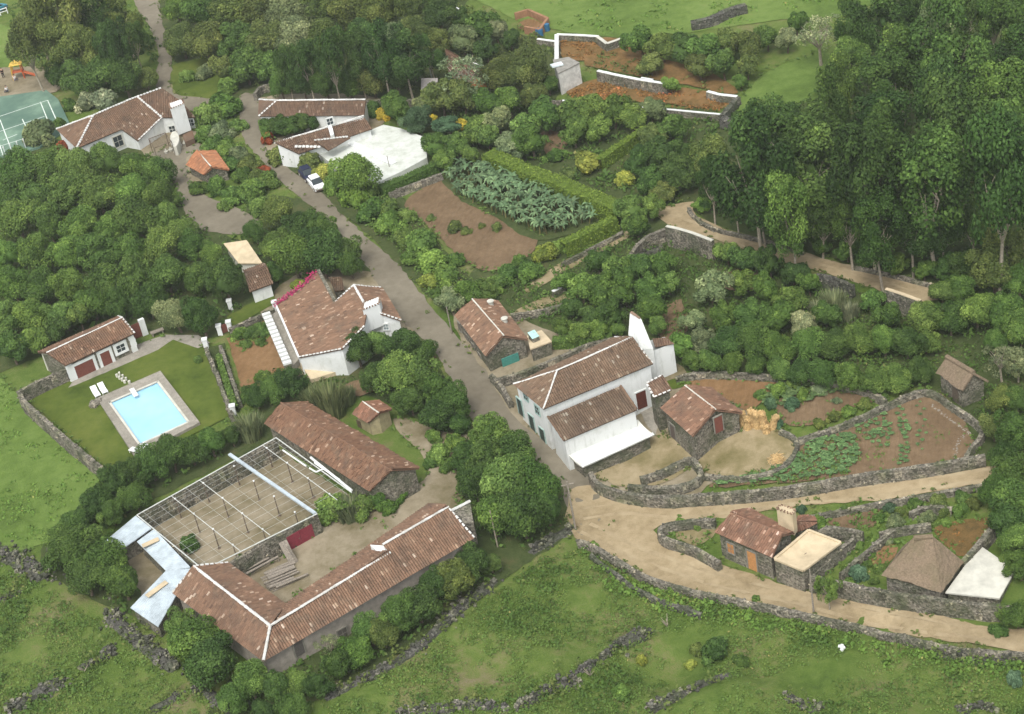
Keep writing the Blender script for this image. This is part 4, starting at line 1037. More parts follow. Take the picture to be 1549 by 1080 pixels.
def pen():
    t = thing('animal_pen', 'small orange walled pen at the edge of the hill pasture', 'pen', tuple(G(805, 42)))
    q = [G(*p) for p in ((780, 30), (800, 24), (830, 37), (818, 54), (795, 50))]
    k = MB()
    for a, b in zip(q, q[1:]): d = (b - a); L = d.length; d.normalize(); k.box((a + b) / 2 + V((0, 0, .5)), d * L / 2, V((-d.y, d.x, 0)) * .2, V((0, 0, .6)))
    k.build('wall', M['render'], t).color = (.29, .16, .09, 1)
    for i, (u, v) in enumerate(((828, 46), (818, 54), (815, 53))):
        p = G(u, v); k = MB(); k.bar(p, p + V((0, 0, 1.0)), .42, .5, 12); k.bar(p + V((0, 0, 1.0)), p + V((0, 0, 1.04)), .38, .8, 12)
        o = k.build('barrel', M['paint']); o.color = (.03, .12, .22, 1); tag(o, 'blue water barrel standing beside the orange walled pen', 'barrel', 'barrels by the pen')
pen()
# zinc roofed sheds
def zinc():
    def corr(parent, q, name='roof'):
        m = MB(); nu = int((q[1] - q[0]).length / .14); 
        for j in range(2):
            for i in range(nu + 1):
                p = (q[0].lerp(q[1], i / nu) if j == 0 else q[3].lerp(q[2], i / nu)); m.v.append((p.x, p.y, p.z + (.035 if i % 2 else 0)))
        for i in range(nu): m.f.append((i, i + 1, nu + 2 + i, nu + 1 + i)); m.t.append(.5)
        lo = [p - V((0, 0, .08)) for p in q]; m.poly(lo)
        return m.build(name, M['metal'], parent)
    t = thing('zinc_shed', 'open shed with bright corrugated zinc roof at the pergola corner', 'shed', tuple(G(190, 815)))
    q = [P(152, 824, 1.9), P(184, 831, 1.9), P(229, 799, 2.3), P(205, 780, 2.3)]; corr(t, q); walls(t, q, M['stone'], ov=.25)
    t = thing('zinc_lean_to', 'L-shaped lean-to with pale zinc sheet roof beside the farm building', 'shed', tuple(G(240, 880)))
    q1 = [P(205, 818, 1.9), P(250, 866, 1.9), P(289, 858, 2.5), P(233, 799, 2.5)]
    q2 = [P(197, 919, 1.8), P(239, 948, 1.8), P(290, 860, 2.5), P(252, 862, 2.5)]
    q1 = [P(207, 819, 1.9), P(252, 864, 1.9), P(288, 858, 2.4), P(233, 800, 2.4)]
    corr(t, q1); corr(t, q2); walls(t, q1, M['stone'], ov=.2); walls(t, q2, M['stone'], ov=.2)
    for p0, p1 in (((215, 826), (240, 815)), ((222, 902), (252, 880))):
        a, b = P(*p0, 2.3), P(*p1, 2.42); d = (b - a); L = d.length; d.normalize(); k = MB(); k.box((a + b) / 2, d * L / 2, V((-d.y, d.x, 0)) * .3, V((0, 0, .03))); k.build('rusty_sheet', M['cream'], t)
zinc()
# ------------------------------------------------------------------ walls
SW = stone_wall
SW('mossy dry stone wall around the lower side of the pool lawn', [(98, 558), (60, 575), (27, 592), (36, 606), (90, 655), (166, 718)], 1.7, .5, sm=1)
SW('long stone wall with pale capping below the lower dirt road', [(872, 818), (890, 822), (935, 848), (985, 875), (1060, 896), (1150, 914), (1260, 938), (1380, 966), (1470, 984), (1640, 992)], .7, .5, light=.3, rocks=6)
SW('dark retaining wall between rough grass and lower dirt road bank', [(893, 836), (935, 868), (985, 900), (1060, 925)], .7, .4, mat='rubble', ruin=.5)
SW('curved dry stone wall along the upper dirt road and vegetable plot', [(893, 714), (905, 731), (945, 745), (1000, 751), (1060, 748), (1180, 738), (1300, 718), (1400, 704), (1490, 688)], 1.3, .5, rocks=6)
SW('low stone wall along the lower side of the upper dirt road', [(1205, 785), (1270, 772), (1340, 758), (1420, 745), (1500, 730)], .7, .45)
SW('stone wall looping round the small enclosure left of the tiled cottage', [(1082, 786), (1045, 787), (1003, 795), (1004, 812), (1050, 828), (1088, 850)], 1.1, .5)
SW('inner curved stone wall in the grassy yard of the white house', [(968, 722), (1000, 712), (1040, 693), (1052, 698), (1060, 716), (1040, 731), (1000, 737), (950, 733)], 1.0, .5)
SW('rounded stone rim wall on the right side of the threshing floor', [(1180, 650), (1204, 664), (1200, 688), (1170, 712), (1120, 722), (1066, 718)], .6, .45)
SW('stone wall rising from the threshing floor past the vegetable plot', [(1207, 664), (1245, 652), (1292, 634), (1340, 612), (1398, 590), (1440, 612), (1486, 648), (1468, 678), (1457, 700)], .8, .45)
SW('overgrown stone wall behind the red soil plot and barn', [(1022, 570), (1055, 564), (1110, 564), (1170, 568), (1240, 573), (1310, 590), (1340, 605)], .8, .45)
SW('tall stone retaining wall with white coping below the hill track bend', [(1008, 342), (1040, 350), (1078, 364)], 2.6, .5, coping='offwhite', rocks=7)
SW('short stone retaining wall with pale coping at the right end of the track', [(1340, 437), (1365, 445), (1392, 455)], 2.6, .5, coping='cream', rocks=7)
SW('pale tumbled stone wall below the middle of the hill track', [(1235, 414), (1262, 420), (1290, 432)], 1.6, .5, light=.5, rocks=9, mat='rubble')
SW('dark stone wall stepping down from the terrace to the garden', [(950, 388), (975, 360), (1008, 345)], 1.6, .5)
SW('low stone edging on the upper left side of the hill track', [(1042, 313), (1046, 322), (1078, 344), (1150, 361), (1215, 381)], .5, .4, light=.3)
SW('low stone edging on the upper right side of the hill track', [(1290, 402), (1350, 415), (1410, 430)], .5, .4, light=.35)
SW('low terrace wall beside the narrow grassy terrace path', [(850, 398), (900, 372), (942, 350)], .6, .4)
SW('thin garden wall with pale top behind the lane stone house', [(772, 476), (810, 470), (845, 462), (868, 450)], .9, .4)
SW('white capped garden wall fragment among shrubs', [(836, 441), (852, 433)], .9, .5, sm=1, coping='white')
SW('low stone wall running behind the long white house', [(750, 574), (795, 560), (838, 543), (890, 520), (925, 512)], 1.1, .45)
SW('stone wall between lane and white house corner', [(742, 566), (756, 580), (772, 606)], 1.0, .45)
SW('stone wall under the dark hedge above the ploughed plot', [(588, 292), (625, 278), (668, 262)], 1.0, .45)
SW('left wall of the narrow hedge path beside the pool lawn', [(311, 526), (330, 570), (350, 628)], .9, .4, sm=1)
SW('right wall of the narrow hedge path beside the kitchen garden', [(333, 522), (348, 565), (362, 608)], .8, .4, sm=1)
SW('stone wall between the grass terrace and the kitchen garden', [(346, 497), (380, 482), (415, 466)], .9, .4, sm=1)
SW('stone wall with tall base in front of the thatched barn', [(1225, 872), (1262, 879), (1330, 893), (1424, 907), (1520, 917), (1560, 920)], 1.7, .5, rocks=7)
SW('slanting stone wall between rust coloured plot and white roof', [(1507, 789), (1478, 825), (1455, 850)], 1.6, .5)
SW('left slanting stone wall beside the cottage terrace', [(1292, 812), (1255, 845), (1225, 872)], 1.2, .45)
SW('dark back wall of the walled plot behind the cottage terrace', [(1238, 803), (1262, 797), (1305, 805)], 1.5, .4)
SW('middle slanting stone wall between cottage and thatched barn', [(1352, 800), (1315, 830), (1272, 868)], .9, .45)
SW('short stone wall beside the cottage plot above the thatched barn', [(1330, 806), (1365, 798), (1408, 792)], .9, .45)
SW('mossy stone wall above the lower plots under the dirt road', [(1376, 775), (1405, 766), (1440, 768)], .9, .45)
SW('white topped wall at the left of the ruined enclosure', [(842, 92), (842, 70), (842, 52)], 1.0, .7, sm=1, coping='white')
SW('white topped wall along the back of the ruined enclosure', [(842, 52), (870, 53), (905, 55)], 1.0, .6, sm=1, coping='white')
SW('pale capped wall bending right of the ruined enclosure', [(903, 55), (918, 66), (940, 58), (958, 52)], 1.2, .6, sm=1, coping='offwhite')
SW('short white topped wall left of the ruined enclosure', [(813, 59), (842, 63)], .8, .5, sm=1, coping='white')
SW('white topped back wall of the rust coloured bracken terrace', [(904, 107), (930, 113), (965, 120), (1010, 127)], 1.6, .6, sm=1, coping='white')
SW('white topped front wall of the rust coloured bracken terrace', [(850, 152), (900, 156), (975, 162), (1035, 168), (1090, 173)], .9, .4, sm=1, coping='white')
SW('white topped corner wall right of the bracken terrace', [(1070, 138), (1088, 143), (1115, 146)], 1.1, .6, sm=1, coping='white')
SW('tumbled stone wall at the right end of the bracken terrace', [(1116, 146), (1104, 160), (1092, 174)], 1.1, .7, light=.4, mat='rubble')
SW('thick grey stone bank right of the bracken terrace', [(1092, 178), (1120, 184), (1150, 192)], 1.3, 1.2, light=.45, mat='rubble', rocks=14)
SW('dark dry stone wall crossing the hill pasture', [(1045, 32), (1075, 26), (1100, 14), (1128, 6)], 1.3, 1.0, rocks=9, mat='rubble')
SW('wall of the small yard behind the top lane', [(385, 142), (395, 130), (420, 126)], 1.2, .5)
SW('thin wall with white top among the hilltop trees', [(655, 28), (672, 22), (690, 12), (700, 18)], .7, .4, sm=1, coping='white')
SW('long thin stone wall behind the courtyard villa', [(552, 152), (600, 150), (650, 152), (720, 155), (850, 152)], 1.0, .45)
m = MB(); p0 = P(956, 127, 0); q = [G(972, 133), G(990, 136)]; d = (q[1] - q[0]); L = d.length; d.normalize(); m.box((q[0] + q[1]) / 2 + V((0, 0, .8)), d * L / 2, V((-d.y, d.x, 0)) * .12, V((0, 0, .8)))
tag(m.build('whitewashed_block', M['white']), 'white painted block standing against the back wall of bracken terrace', 'block')
# tumbled field walls
RB = rubble
RB('long tumbled stone wall at the left edge below the meadow', [(-10, 830), (30, 848), (70, 872)], 420, 1.6, .9, .22)
RB('tumbled wall of pale stones below the zinc lean-to', [(165, 930), (200, 960), (235, 985), (268, 1010)], 420, 1.3, .8, .3)
RB('heap of grey stones in the bottom left corner', [(15, 1075), (55, 1050), (100, 1030)], 360, 1.2, .8, .25)
RB('stone heap at the bottom edge left of the tree row', [(300, 1040), (330, 1058), (350, 1078)], 200, 1.0, .6, .3)
RB('stone heap at the bottom edge in the left field', [(225, 1075), (255, 1060), (270, 1045)], 160, .8, .6, .2)
RB('low stone scatter along a bank in the left field', [(120, 1010), (150, 995), (170, 980)], 120, .6, .4, .12)
RB('small dark stone scatter at the left edge', [(0, 908), (18, 900), (35, 890)], 90, .6, .4, .15)
RB('long low tumbled wall with white stones below the tree row', [(490, 1055), (540, 1030), (600, 1000), (650, 962), (700, 915), (745, 882)], 620, .9, .5, .3)
RB('tumbled stone wall end beside the road junction', [(800, 838), (835, 815), (862, 800)], 200, .9, .8, .3)
RB('heap of pale stones at the bottom centre edge', [(608, 1078), (660, 1070), (720, 1066), (765, 1072)], 380, 1.0, .5, .4)
RB('stone heap beside dead branches in the bottom field', [(788, 1068), (820, 1048), (868, 1028)], 300, .9, .7, .3)
RB('dark stone heap in the middle of the bottom field', [(940, 975), (960, 962), (988, 950)], 260, 1.0, .8, .3)
RB('narrow stone bank joining the two field heaps', [(880, 1012), (905, 998), (925, 984)], 130, .5, .5, .2)
RB('tumbled wall below the dark bush in the bottom field', [(985, 1070), (1030, 1050), (1070, 1032), (1105, 1018)], 330, .9, .7, .3)
RB('scattered stones on bare ground at bottom right', [(1190, 1050), (1215, 1065), (1240, 1072)], 110, .9, .4, .4)
RB('dark stone heap at the bottom right edge', [(1450, 1075), (1475, 1068), (1500, 1072)], 140, .9, .5, .3)
RB('loose pale stones under the wall near bottom right', [(1410, 985), (1450, 995), (1530, 998)], 170, .8, .8, .3)
RB('stone pile in the garden below the hill track wall', [(955, 395), (975, 385), (1000, 378)], 150, .8, .8, .3)

# ------------------------------------------------------------------ wire pergola
def pergola():
    z = 2.5
    t = thing('vine_pergola', 'large open pergola of white posts and wires over a bare yard', 'pergola', tuple(G(350, 780)))
    a, b, c, d = P(207, 779, z), P(417.6, 662, z), P(532, 745, z), P(308, 862, z)
    k = MB()
    for p, q in ((a, b), (b, c), (a, d), (d, P(480, 777, z))): k.bar(p, q, .06, .6)
    k.build('frame', M['rail'], t)
    k = MB()
    for s in (.24, .44, .9): k.bar(a.lerp(b, s), d.lerp(c, s), .036)
    k.build('beam', M['rail'], t)
    p, q = P(347, 687, z + .1), P(477, 777, z + .1); dd = (q - p); L = dd.length; dd.normalize(); k = MB(); k.box((p + q) / 2, dd * L / 2, V((-dd.y, dd.x, 0)) * .17, V((0, 0, .09))); o = k.build('main_beam', M['metal'], t)
    k = MB()
    for s in (.06, .11, .17, .25, .33, .42, .5, .58, .67, .75, .84, .92): k.bar(a.lerp(d, s) + V((0, 0, .03)), b.lerp(c, s) + V((0, 0, .03)), .0095, .5, 4)
    for s in (.04, .14, .34, .55, .77, .97): k.bar(a.lerp(b, s) + V((0, 0, .05)), d.lerp(c, s) + V((0, 0, .05)), .0095, .5, 4)
    k.build('wires', M['rail'], t)
    for s in (.24, .44, .66, .9):
        for r in (.06, .34, .62, .9):
            p = a.lerp(b, s).lerp(d.lerp(c, s), r); k = MB(); k.bar(V((p.x, p.y, 0)), p, .07, .3, 6, .05); k.bar(V((p.x, p.y, 0)), V((p.x, p.y, .15)), .3, .4, 7, .1); o = k.build('post', M['bark'], t)
            k = MB(); k.bar(p, p + V((0, 0, .1)), .1); k.build('cap', M['white'], o)
    p0, p1, p2 = P(428, 681, z + .05), P(463, 705, z + .05), P(488, 708, z + .05)
    k = MB(); k.bar(p0, p1, .09); k.bar(P(468, 708, z + .05), P(478, 714, z + .05), .09); k.bar(P(478, 714, z + .05), P(490, 709, z + .05), .09); k.bar(P(470, 692, z + .1), P(532, 742, z + .1), .13); k.bar(P(476, 700, z + .1), P(514, 726, z + .1), .1)
    k.build('white_pipe', M['white'], t)
    # enclosing yard walls
    SW('stone wall of the pergola yard facing the pool trees', [(206, 781), (315, 721), (418, 664)], 2.3, .35, sm=1)
    SW('stone wall of the pergola yard beside the zinc lean-to', [(208, 783), (255, 820), (306, 860)], 2.2, .4, sm=1)
    SW('mossy stone wall of the pergola yard facing the farmyard', [(340, 856), (372, 837), (402, 819), (479, 777)], 2.3, .45, sm=1)
    for lab, (u0, v0), (u1, v1), hgt, kind in (('dark red double gate in the mossy pergola yard wall', (438, 833), (476, 812), 1.7, 'gate'), ('small red door in the back wall of the pergola yard', (365, 722), (379, 714), 1.7, 'door')):
        a1, b1 = G(u0, v0), G(u1, v1); dd = (b1 - a1); L = dd.length; dd.normalize(); n = V((dd.y, -dd.x, 0)); n = n if n.dot(CAM - a1) > 0 else -n
        g = thing('yard_gate', lab, 'gate', tuple(a1)); k = MB()
        for i in range(2): k.box(a1.lerp(b1, .25 + .5 * i) + V((0, 0, hgt / 2)) + n * .1, dd * (L * .245), n * .05, V((0, 0, hgt / 2)))
        k.build('door_leaf', M['paint'], g).color = (.20, .03, .045, 1)
pergola()
# timber
def timber():
    p, q = G(404, 884), G(455, 862); d = (q - p).normalized(); s = V((-d.y, d.x, 0)); L = (q - p).length
    n = 0
    labs = 'weathered grey log in the pile behind the L-shaped farm building'
    for i in range(15):
        r = random.uniform(.09, .2); off = -1.5 + (i % 8) * .42; z = .14 + (i // 8) * .28; sh_ = random.uniform(-.5, .5)
        a = p + s * off + d * sh_ + V((0, 0, z)); b = a + d * (L * random.uniform(.7, 1.0)) + s * random.uniform(-.2, .2)
        k = MB(); k.bar(a, b, r, random.uniform(.2, .8), 8, r * .8); o = k.build('log', M['wood']); tag(o, labs, 'log', 'logs in the farmyard pile')
    for i, (u0, v0, u1, v1, l) in enumerate(((423, 821, 440, 853, 'leftmost grey plank leaning down from the pergola yard wall'), (429, 818, 446, 852, 'middle wide grey plank leaning down from the pergola yard wall'), (435, 826, 450, 850, 'narrow pale plank leaning beside the dark red gate'))):
        a, b = P(u0, v0, 1.7), G(u1, v1, .1); d2 = (b - a); L2 = d2.length; d2.normalize(); s2 = d2.cross(V((0, 0, 1))).normalized(); k = MB(); k.box((a + b) / 2, d2 * L2 / 2, s2 * (.3 if i == 1 else .12), s2.cross(d2) * .04); tag(k.build('plank', M['wood']), l, 'plank', 'planks against the yard wall')
    for (u0, v0, u1, v1), l in (((372, 862, 406, 844), 'upper long grey beam lying beside the pergola yard wall'), ((372, 868, 420, 842), 'lower thin grey beam lying beside the pergola yard wall')):
        a, b = G(u0, v0, .7), G(u1, v1, .7); k = MB(); k.bar(a, b, .12, .7); k.bar(V((a.x, a.y, 0)), a, .08, .3); k.bar(V((b.x, b.y, 0)), b, .08, .3); tag(k.build('timber_beam', M['wood']), l, 'beam')
timber()
# straw sheaves
def sheaves():
    labs = ['leftmost golden corn stook, separate and narrow, beside the stone barn', 'golden corn stook with flared top, second from the barn', 'wide golden corn stook in the middle of the row', 'tall golden corn stook right of the widest one', 'golden corn stook with bent top near the row end', 'leaning golden corn stook at the right end of the row', 'small low golden corn stook in front at the right end']
    for i, (u, v, h, r) in enumerate(((1125, 645, 2.1, .36), (1132, 649, 1.7, .42), (1140, 644, 2.3, .45), (1147, 647, 2.4, .42), (1155, 646, 2.2, .42), (1167, 649, 1.8, .42), (1160, 654, 1.1, .42))):
        h *= .82; g = G(u, v); m = MB(); lean = V((random.uniform(-.2, .2) + (.6 if i == 5 else 0), random.uniform(-.15, .15), 0)); r *= 1.15
        prof = [(0, .95), (.3, .8), (.55, .62), (.68, .55), (.85, .8), (1.0, .72), (1.06, .3)]; nn = 18; b0 = len(m.v)
        for z, k in prof:
            for q in range(nn):
                a = 2 * PI * q / nn; kk = k * r * (1 + random.uniform(-.16, .16)); m.v.append(tuple(g + lean * z + V((math.cos(a) * kk, math.sin(a) * kk, z * h + (random.uniform(-.15, .15) if z > .8 else 0)))))
        for z in range(len(prof) - 1):
            for q in range(nn): a = b0 + z * nn + q; b = b0 + z * nn + (q + 1) % nn; m.f.append((a, b, b + nn, a + nn)); m.t.append(.5)
        m.f.append(tuple(b0 + (len(prof) - 1) * nn + q for q in range(nn))); m.t.append(.5)
        for k in range(90):
            a = random.uniform(0, 2 * PI); e = V((math.cos(a), math.sin(a), 0)); z = random.choice((.05, .3, .55, .7)); kz = r * (.95 - .5 * z)
            p = g + lean * z + e * kz + V((0, 0, z * h)); q = p + e * random.uniform(-.1, .12) + V((0, 0, h * random.uniform(.2, .38))); m.bar(p, q, .03, .5, 3)
        tag(m.build('corn_stook', M['straw']), labs[i], 'corn stook', 'corn stooks on the threshing floor')
    m = MB()
    for _ in range(260):
        p = G(1176 + random.gauss(0, 5), 694 + random.gauss(0, 3.5), random.uniform(.05, .25)); d = V((random.uniform(-1, 1), random.uniform(-1, 1), .1)) * .35; m.bar(p - d, p + d, .03, .5, 3)
    tag(m.build('straw_heap', M['straw']), 'small loose straw heap at the right rim of threshing floor', 'straw heap')
sheaves()
def table():
    t = thing('stone_trough', 'grey stone trough against the base wall of the white roof', 'trough', tuple(G(944, 700)))
    p = G(944, 696); d = (P(989, 657, 0) - P(881, 706, 0)).normalized(); s = V((-d.y, d.x, 0)); k = MB(); k.box(p + V((0, 0, .35)), d * .75, s * .4, V((0, 0, .4))); k.build('basin', M['stone'], t)
    k = MB(); k.box(p + V((0, 0, .76)), d * .62, s * .28, V((0, 0, .03))); k.build('water', M['glass'], t)
table()
def bench():
    t = thing('stone_bench', 'small dark bench on the paving right of the pool house', 'bench', tuple(G(240, 507)))
    p = G(239, 506); d = V((.9, .3, 0)).normalized(); s = V((-d.y, d.x, 0))
    k = MB(); k.box(p + V((0, 0, .5)), d * .8, s * .3, V((0, 0, .06))); k.build('seat', M['wood'], t)
    for e in (-.6, .6): k = MB(); k.box(p + d * e + V((0, 0, .22)), d * .08, s * .25, V((0, 0, .22))); k.build('leg', M['wood'], t)
bench()
# white gate posts round the grass terrace
for (u, v), l in (((334, 506), 'white gatepost left of the brown terrace gate'), ((349, 500), 'white gatepost right of the brown terrace gate'), ((350, 468), 'lone white gatepost by the lane side tree above the terrace'), ((313, 527), 'white gatepost at the top of the hedge path'), ((355, 628), 'white gatepost at the lower end of the hedge path'), ((418, 470), 'white gatepost beside the balustrade top')):
    p = G(u, v); m = MB(); m.box(p + V((0, 0, .6)), V((.26, 0, 0)), V((0, .26, 0)), V((0, 0, .65))); m.box(p + V((0, 0, 1.3)), V((.33, 0, 0)), V((0, .33, 0)), V((0, 0, .07))); tag(m.build('gatepost', M['white']), l, 'gatepost', 'white gateposts')
a1, b1 = G(337, 505), G(346, 501); d = (b1 - a1); L = d.length; d.normalize(); m = MB(); m.box((a1 + b1) / 2 + V((0, 0, .55)), d * L / 2, V((-d.y, d.x, 0)) * .05, V((0, 0, .5))); m.box((a1 + b1) / 2 + V((0, 0, 1.08)), d * L / 2, V((-d.y, d.x, 0)) * .07, V((0, 0, .05))); o = m.build('terrace_gate', M['paint']); o.color = (*BR, 1); tag(o, 'low brown gate between two white gateposts above the kitchen garden', 'gate')
# poles
def pole(u, v, h, label, mat='wood', r=.11, arm=True):
    p = G(u, v); t = thing('utility_pole', label, 'pole', tuple(p), 'wooden poles')
    k = MB(); k.bar(p - V((0, 0, .3)), p + V((0, 0, h)), r, .5, 8, r * .7); k.build('shaft', M[mat], t)
    if arm: k = MB(); k.bar(p + V((-.6, 0, h - .4)), p + V((.6, .1, h - .4)), .06); k.build('crossarm', M['wood'], t)
pole(871, 802, 6.0, 'leaning wooden pole at the road junction beside dark trees')
pole(753, 828, 4.5, 'thin pale pole in front of the lower dark trees', 'palebark', .08, False)
pole(1231, 928, 5.2, 'brown pole beside the feathery young tree on the dirt road', 'wood', .09, False)
pole(653, 118, 4.0, 'slim grey pole beside the small grey outbuilding', 'rail', .1, False)
pole(605, 142, 3.2, 'short pale pole behind the courtyard villa', 'palebark', .1, False)
pole(684, 505, 3.6, 'short wooden pole on the lane before the stone house', 'wood', .09, False)
# cars
def car(label, u, v, u2, v2, paint, big=False):
    p, q = G(u, v), G(u2, v2); d = (q - p).normalized(); s = V((-d.y, d.x, 0)); up = V((0, 0, 1)); c = (p + q) / 2; z0 = c.z
    t = thing('parked_car', label, 'car', tuple(c)); L, W = 1.8, .76
    def loft(secs, mat, name, colr=None, parent=t):
        m = MB(); n = None
        for x, zl, zh, w in secs:
            for yy, zz in ((-w, zl), (-w, zh - .08), (-w * .86, zh), (w * .86, zh), (w, zh - .08), (w, zl)): m.v.append(tuple(c + d * x + s * yy + up * zz))
        K = 6
        for i in range(len(secs) - 1):
            for k in range(K): a = i * K + k; b = i * K + (k + 1) % K; m.f.append((a, b, b + K, a + K)); m.t.append(.5)
        m.f.append(tuple(range(K))); m.t.append(.5); m.f.append(tuple((len(secs) - 1) * K + k for k in reversed(range(K)))); m.t.append(.5)
        o = m.build(name, M[mat], parent); 
        if colr: o.color = (*colr, 1)
        return o
    loft([(-L, .35, .75, W * .9), (-L * .9, .25, .92, W), (-.5, .25, .95, W), (.7, .25, .95, W), (L * .93, .25, .82, W * .97), (L, .35, .65, W * .9)], 'paint', 'body', paint)
    loft([(-L * .88, .9, 1.0, W * .9), (-L * .6, .9, 1.36, W * .82), (.25, .9, 1.38, W * .82), (1.0, .9, .97, W * .92)], 'glass', 'windows')
    loft([(-L * .62, 1.34, 1.44, W * .8), (.22, 1.34, 1.46, W * .8)], 'paint', 'roof', paint)
    for x in (-1.2, 1.2):
        for y in (-1, 1): m = MB(); k = c + d * x + s * (y * W * .9) + up * .3; m.bar(k - s * .12, k + s * .12, .31, .2, 12); o = m.build('wheel', M['bark'], t); m = MB(); m.bar(k + s * (y * .10), k + s * (y * .14), .17, .8, 8); m.build('hub', M['rail'], o)
    for y in (-1, 1): m = MB(); m.box(c + d * (L - .03) + s * (y * .55) + up * .66, d * .04, s * .17, up * .08); m.build('headlight', M['rail'], t)
    m = MB(); m.box(c + d * (L + .01) + up * .42, d * .06, s * W * .88, up * .1); m.build('bumper', M['bark'], t)
car('small white hatchback parked nose down under the lane bushes', 474, 276, 486, 290, (.78, .80, .80))
car('dark blue car parked behind the white hatchback under bushes', 461, 263, 472, 275, (.015, .02, .05))
car('teal van half hidden by trees in the top left corner', -10, 22, 4, 14, (.05, .22, .28))
m = MB(); a, b = G(-20, 30, .0), G(12, 20, .0)
f = thing('white_rail_fence', 'white rail fence at the top left image corner', 'fence', tuple(a))
k = MB(); k.bar(a + V((0, 0, 1)), b + V((0, 0, 1)), .09); k.bar(a + V((0, 0, .5)), b + V((0, 0, .5)), .07); k.build('rail', M['white'], f)
for i in range(4): p = a.lerp(b, i / 3); k = MB(); k.bar(p, p + V((0, 0, 1.1)), .09); k.build('post', M['white'], f)
# people near the tennis court: one continuous skinned body each
def person(label, u, v, shirt, trousers, sit=False, face=0.0):
    g = G(u, v); t = thing('person', label, 'person', tuple(g), 'people by the court')
    k = 0.0 if not sit else .42
    J = {'pel': (0, 0, .95 - k), 'che': (0, 0, 1.35 - k), 'nec': (0, 0, 1.5 - k), 'hea': (0, .02, 1.68 - k), 'crn': (0, .02, 1.78 - k)}
    for s, n in ((-1, 'l'), (1, 'r')):
        J['sh' + n] = (s * .2, 0, 1.42 - k); J['el' + n] = (s * .27, .05, 1.14 - k); J['wr' + n] = (s * .25, .2, .95 - k); J['ha' + n] = (s * .24, .26, .88 - k)
        J['hi' + n] = (s * .1, 0, .9 - k)
        if sit: J['kn' + n] = (s * .13, .42, .5); J['an' + n] = (s * .13, .46, .08); J['to' + n] = (s * .13, .62, .04)
        else: J['kn' + n] = (s * .12, .04, .5); J['an' + n] = (s * .13, -.02, .09); J['to' + n] = (s * .14, .14, .04)
    R = dict(pel=.15, che=.16, nec=.07, hea=.11, crn=.08, sh=.08, el=.055, wr=.04, ha=.035, hi=.11, kn=.075, an=.05, to=.045)
    E = [('pel', 'che'), ('che', 'nec'), ('nec', 'hea'), ('hea', 'crn')]
    for n in 'lr': E += [('che', 'sh' + n), ('sh' + n, 'el' + n), ('el' + n, 'wr' + n), ('wr' + n, 'ha' + n), ('pel', 'hi' + n), ('hi' + n, 'kn' + n), ('kn' + n, 'an' + n), ('an' + n, 'to' + n)]
    keys = list(J); ca, sa = math.cos(face), math.sin(face)
    rot = lambda p: (p[0] * ca - p[1] * sa, p[0] * sa + p[1] * ca, p[2])
    def grow(name, ks, rs, colr):
        me = bpy.data.meshes.new(name); ids = {x: i for i, x in enumerate(ks)}
        me.from_pydata([rot(J[x]) for x in ks], [(ids[a], ids[b]) for a, b in E if a in ids and b in ids], [])
        o = bpy.data.objects.new(name, me); col.objects.link(o)
        o.modifiers.new('skin', 'SKIN').use_smooth_shade = True
        for i, x in enumerate(ks):
            r = R.get(x, R.get(x[:2])) * rs; me.skin_vertices[0].data[i].radius = (r, r)
        me.skin_vertices[0].data[0].use_root = True
        o.parent = t; me.materials.append(M['paint']); o.color = (*colr, 1); sb = o.modifiers.new('sub', 'SUBSURF'); sb.levels = sb.render_levels = 1
        return o
    grow('body', keys, 1.0, (.42, .25, .17))
    grow('shirt', ['pel', 'che', 'shl', 'shr', 'ell', 'elr'], 1.14, shirt)
    grow('trousers', ['pel', 'hil', 'hir', 'knl', 'knr', 'anl', 'anr'], 1.13, trousers)
    m = MB(); h = V(rot(J['crn'])) + g - V(rot((0, .03, .02))) + V((0, 0, -.02))
    for i in range(14): a = random.uniform(0, 6.3); m.rock(h + V((math.cos(a) * .05, math.sin(a) * .05, random.uniform(-.05, .04))), .07, .3)
    m.build('hair', M['bark'], t)
person('dark clothed person standing on the grass left of the play ground', 6, 118, (.015, .015, .02), (.02, .02, .02), False, .6)
person('person in white top sitting nearest the tennis court', 12, 141, (.8, .8, .8), (.06, .09, .12), True, 1.0)
person('person in pale top sitting between the court and orange play frame', 24, 124, (.7, .7, .68), (.15, .16, .2), True, -.5)
def playframe():
    t = thing('play_frame', 'orange and yellow climbing frame under the top left trees', 'climbing frame', tuple(G(29, 118)))
    c = G(30, 118)
    for (x, y), cc in (((-.9, -.6), (.5, .3, .03)), ((.9, -.6), (.45, .08, .02)), ((.9, .6), (.45, .08, .02)), ((-.9, .6), (.5, .3, .03))):
        k = MB(); k.bar(c + V((x, y, 0)), c + V((x * .8, y * .8, 2.6)), .1); k.build('post', M['paint'], t).color = (*cc, 1)
    k = MB(); k.box(c + V((0, 0, 1.2)), V((.85, 0, 0)), V((0, .55, 0)), V((0, 0, .06))); k.build('platform', M['paint'], t).color = (.45, .10, .03, 1)
    k = MB(); k.box(c + V((1.6, -.2, .65)), V((.95, 0, -.55)), V((0, .35, 0)), V((.03, 0, .05))); k.build('slide', M['paint'], t).color = (.5, .12, .04, 1)
    k = MB(); k.poly([c + V((-1, -.7, 2.4)), c + V((1, -.7, 2.4)), c + V((0, 0, 3.1))]); k.poly([c + V((1, .7, 2.4)), c + V((-1, .7, 2.4)), c + V((0, 0, 3.1))]); k.poly([c + V((1, -.7, 2.4)), c + V((1, .7, 2.4)), c + V((0, 0, 3.1))]); k.poly([c + V((-1, .7, 2.4)), c + V((-1, -.7, 2.4)), c + V((0, 0, 3.1))]); k.build('roof', M['paint'], t).color = (.5, .33, .05, 1)
playframe()
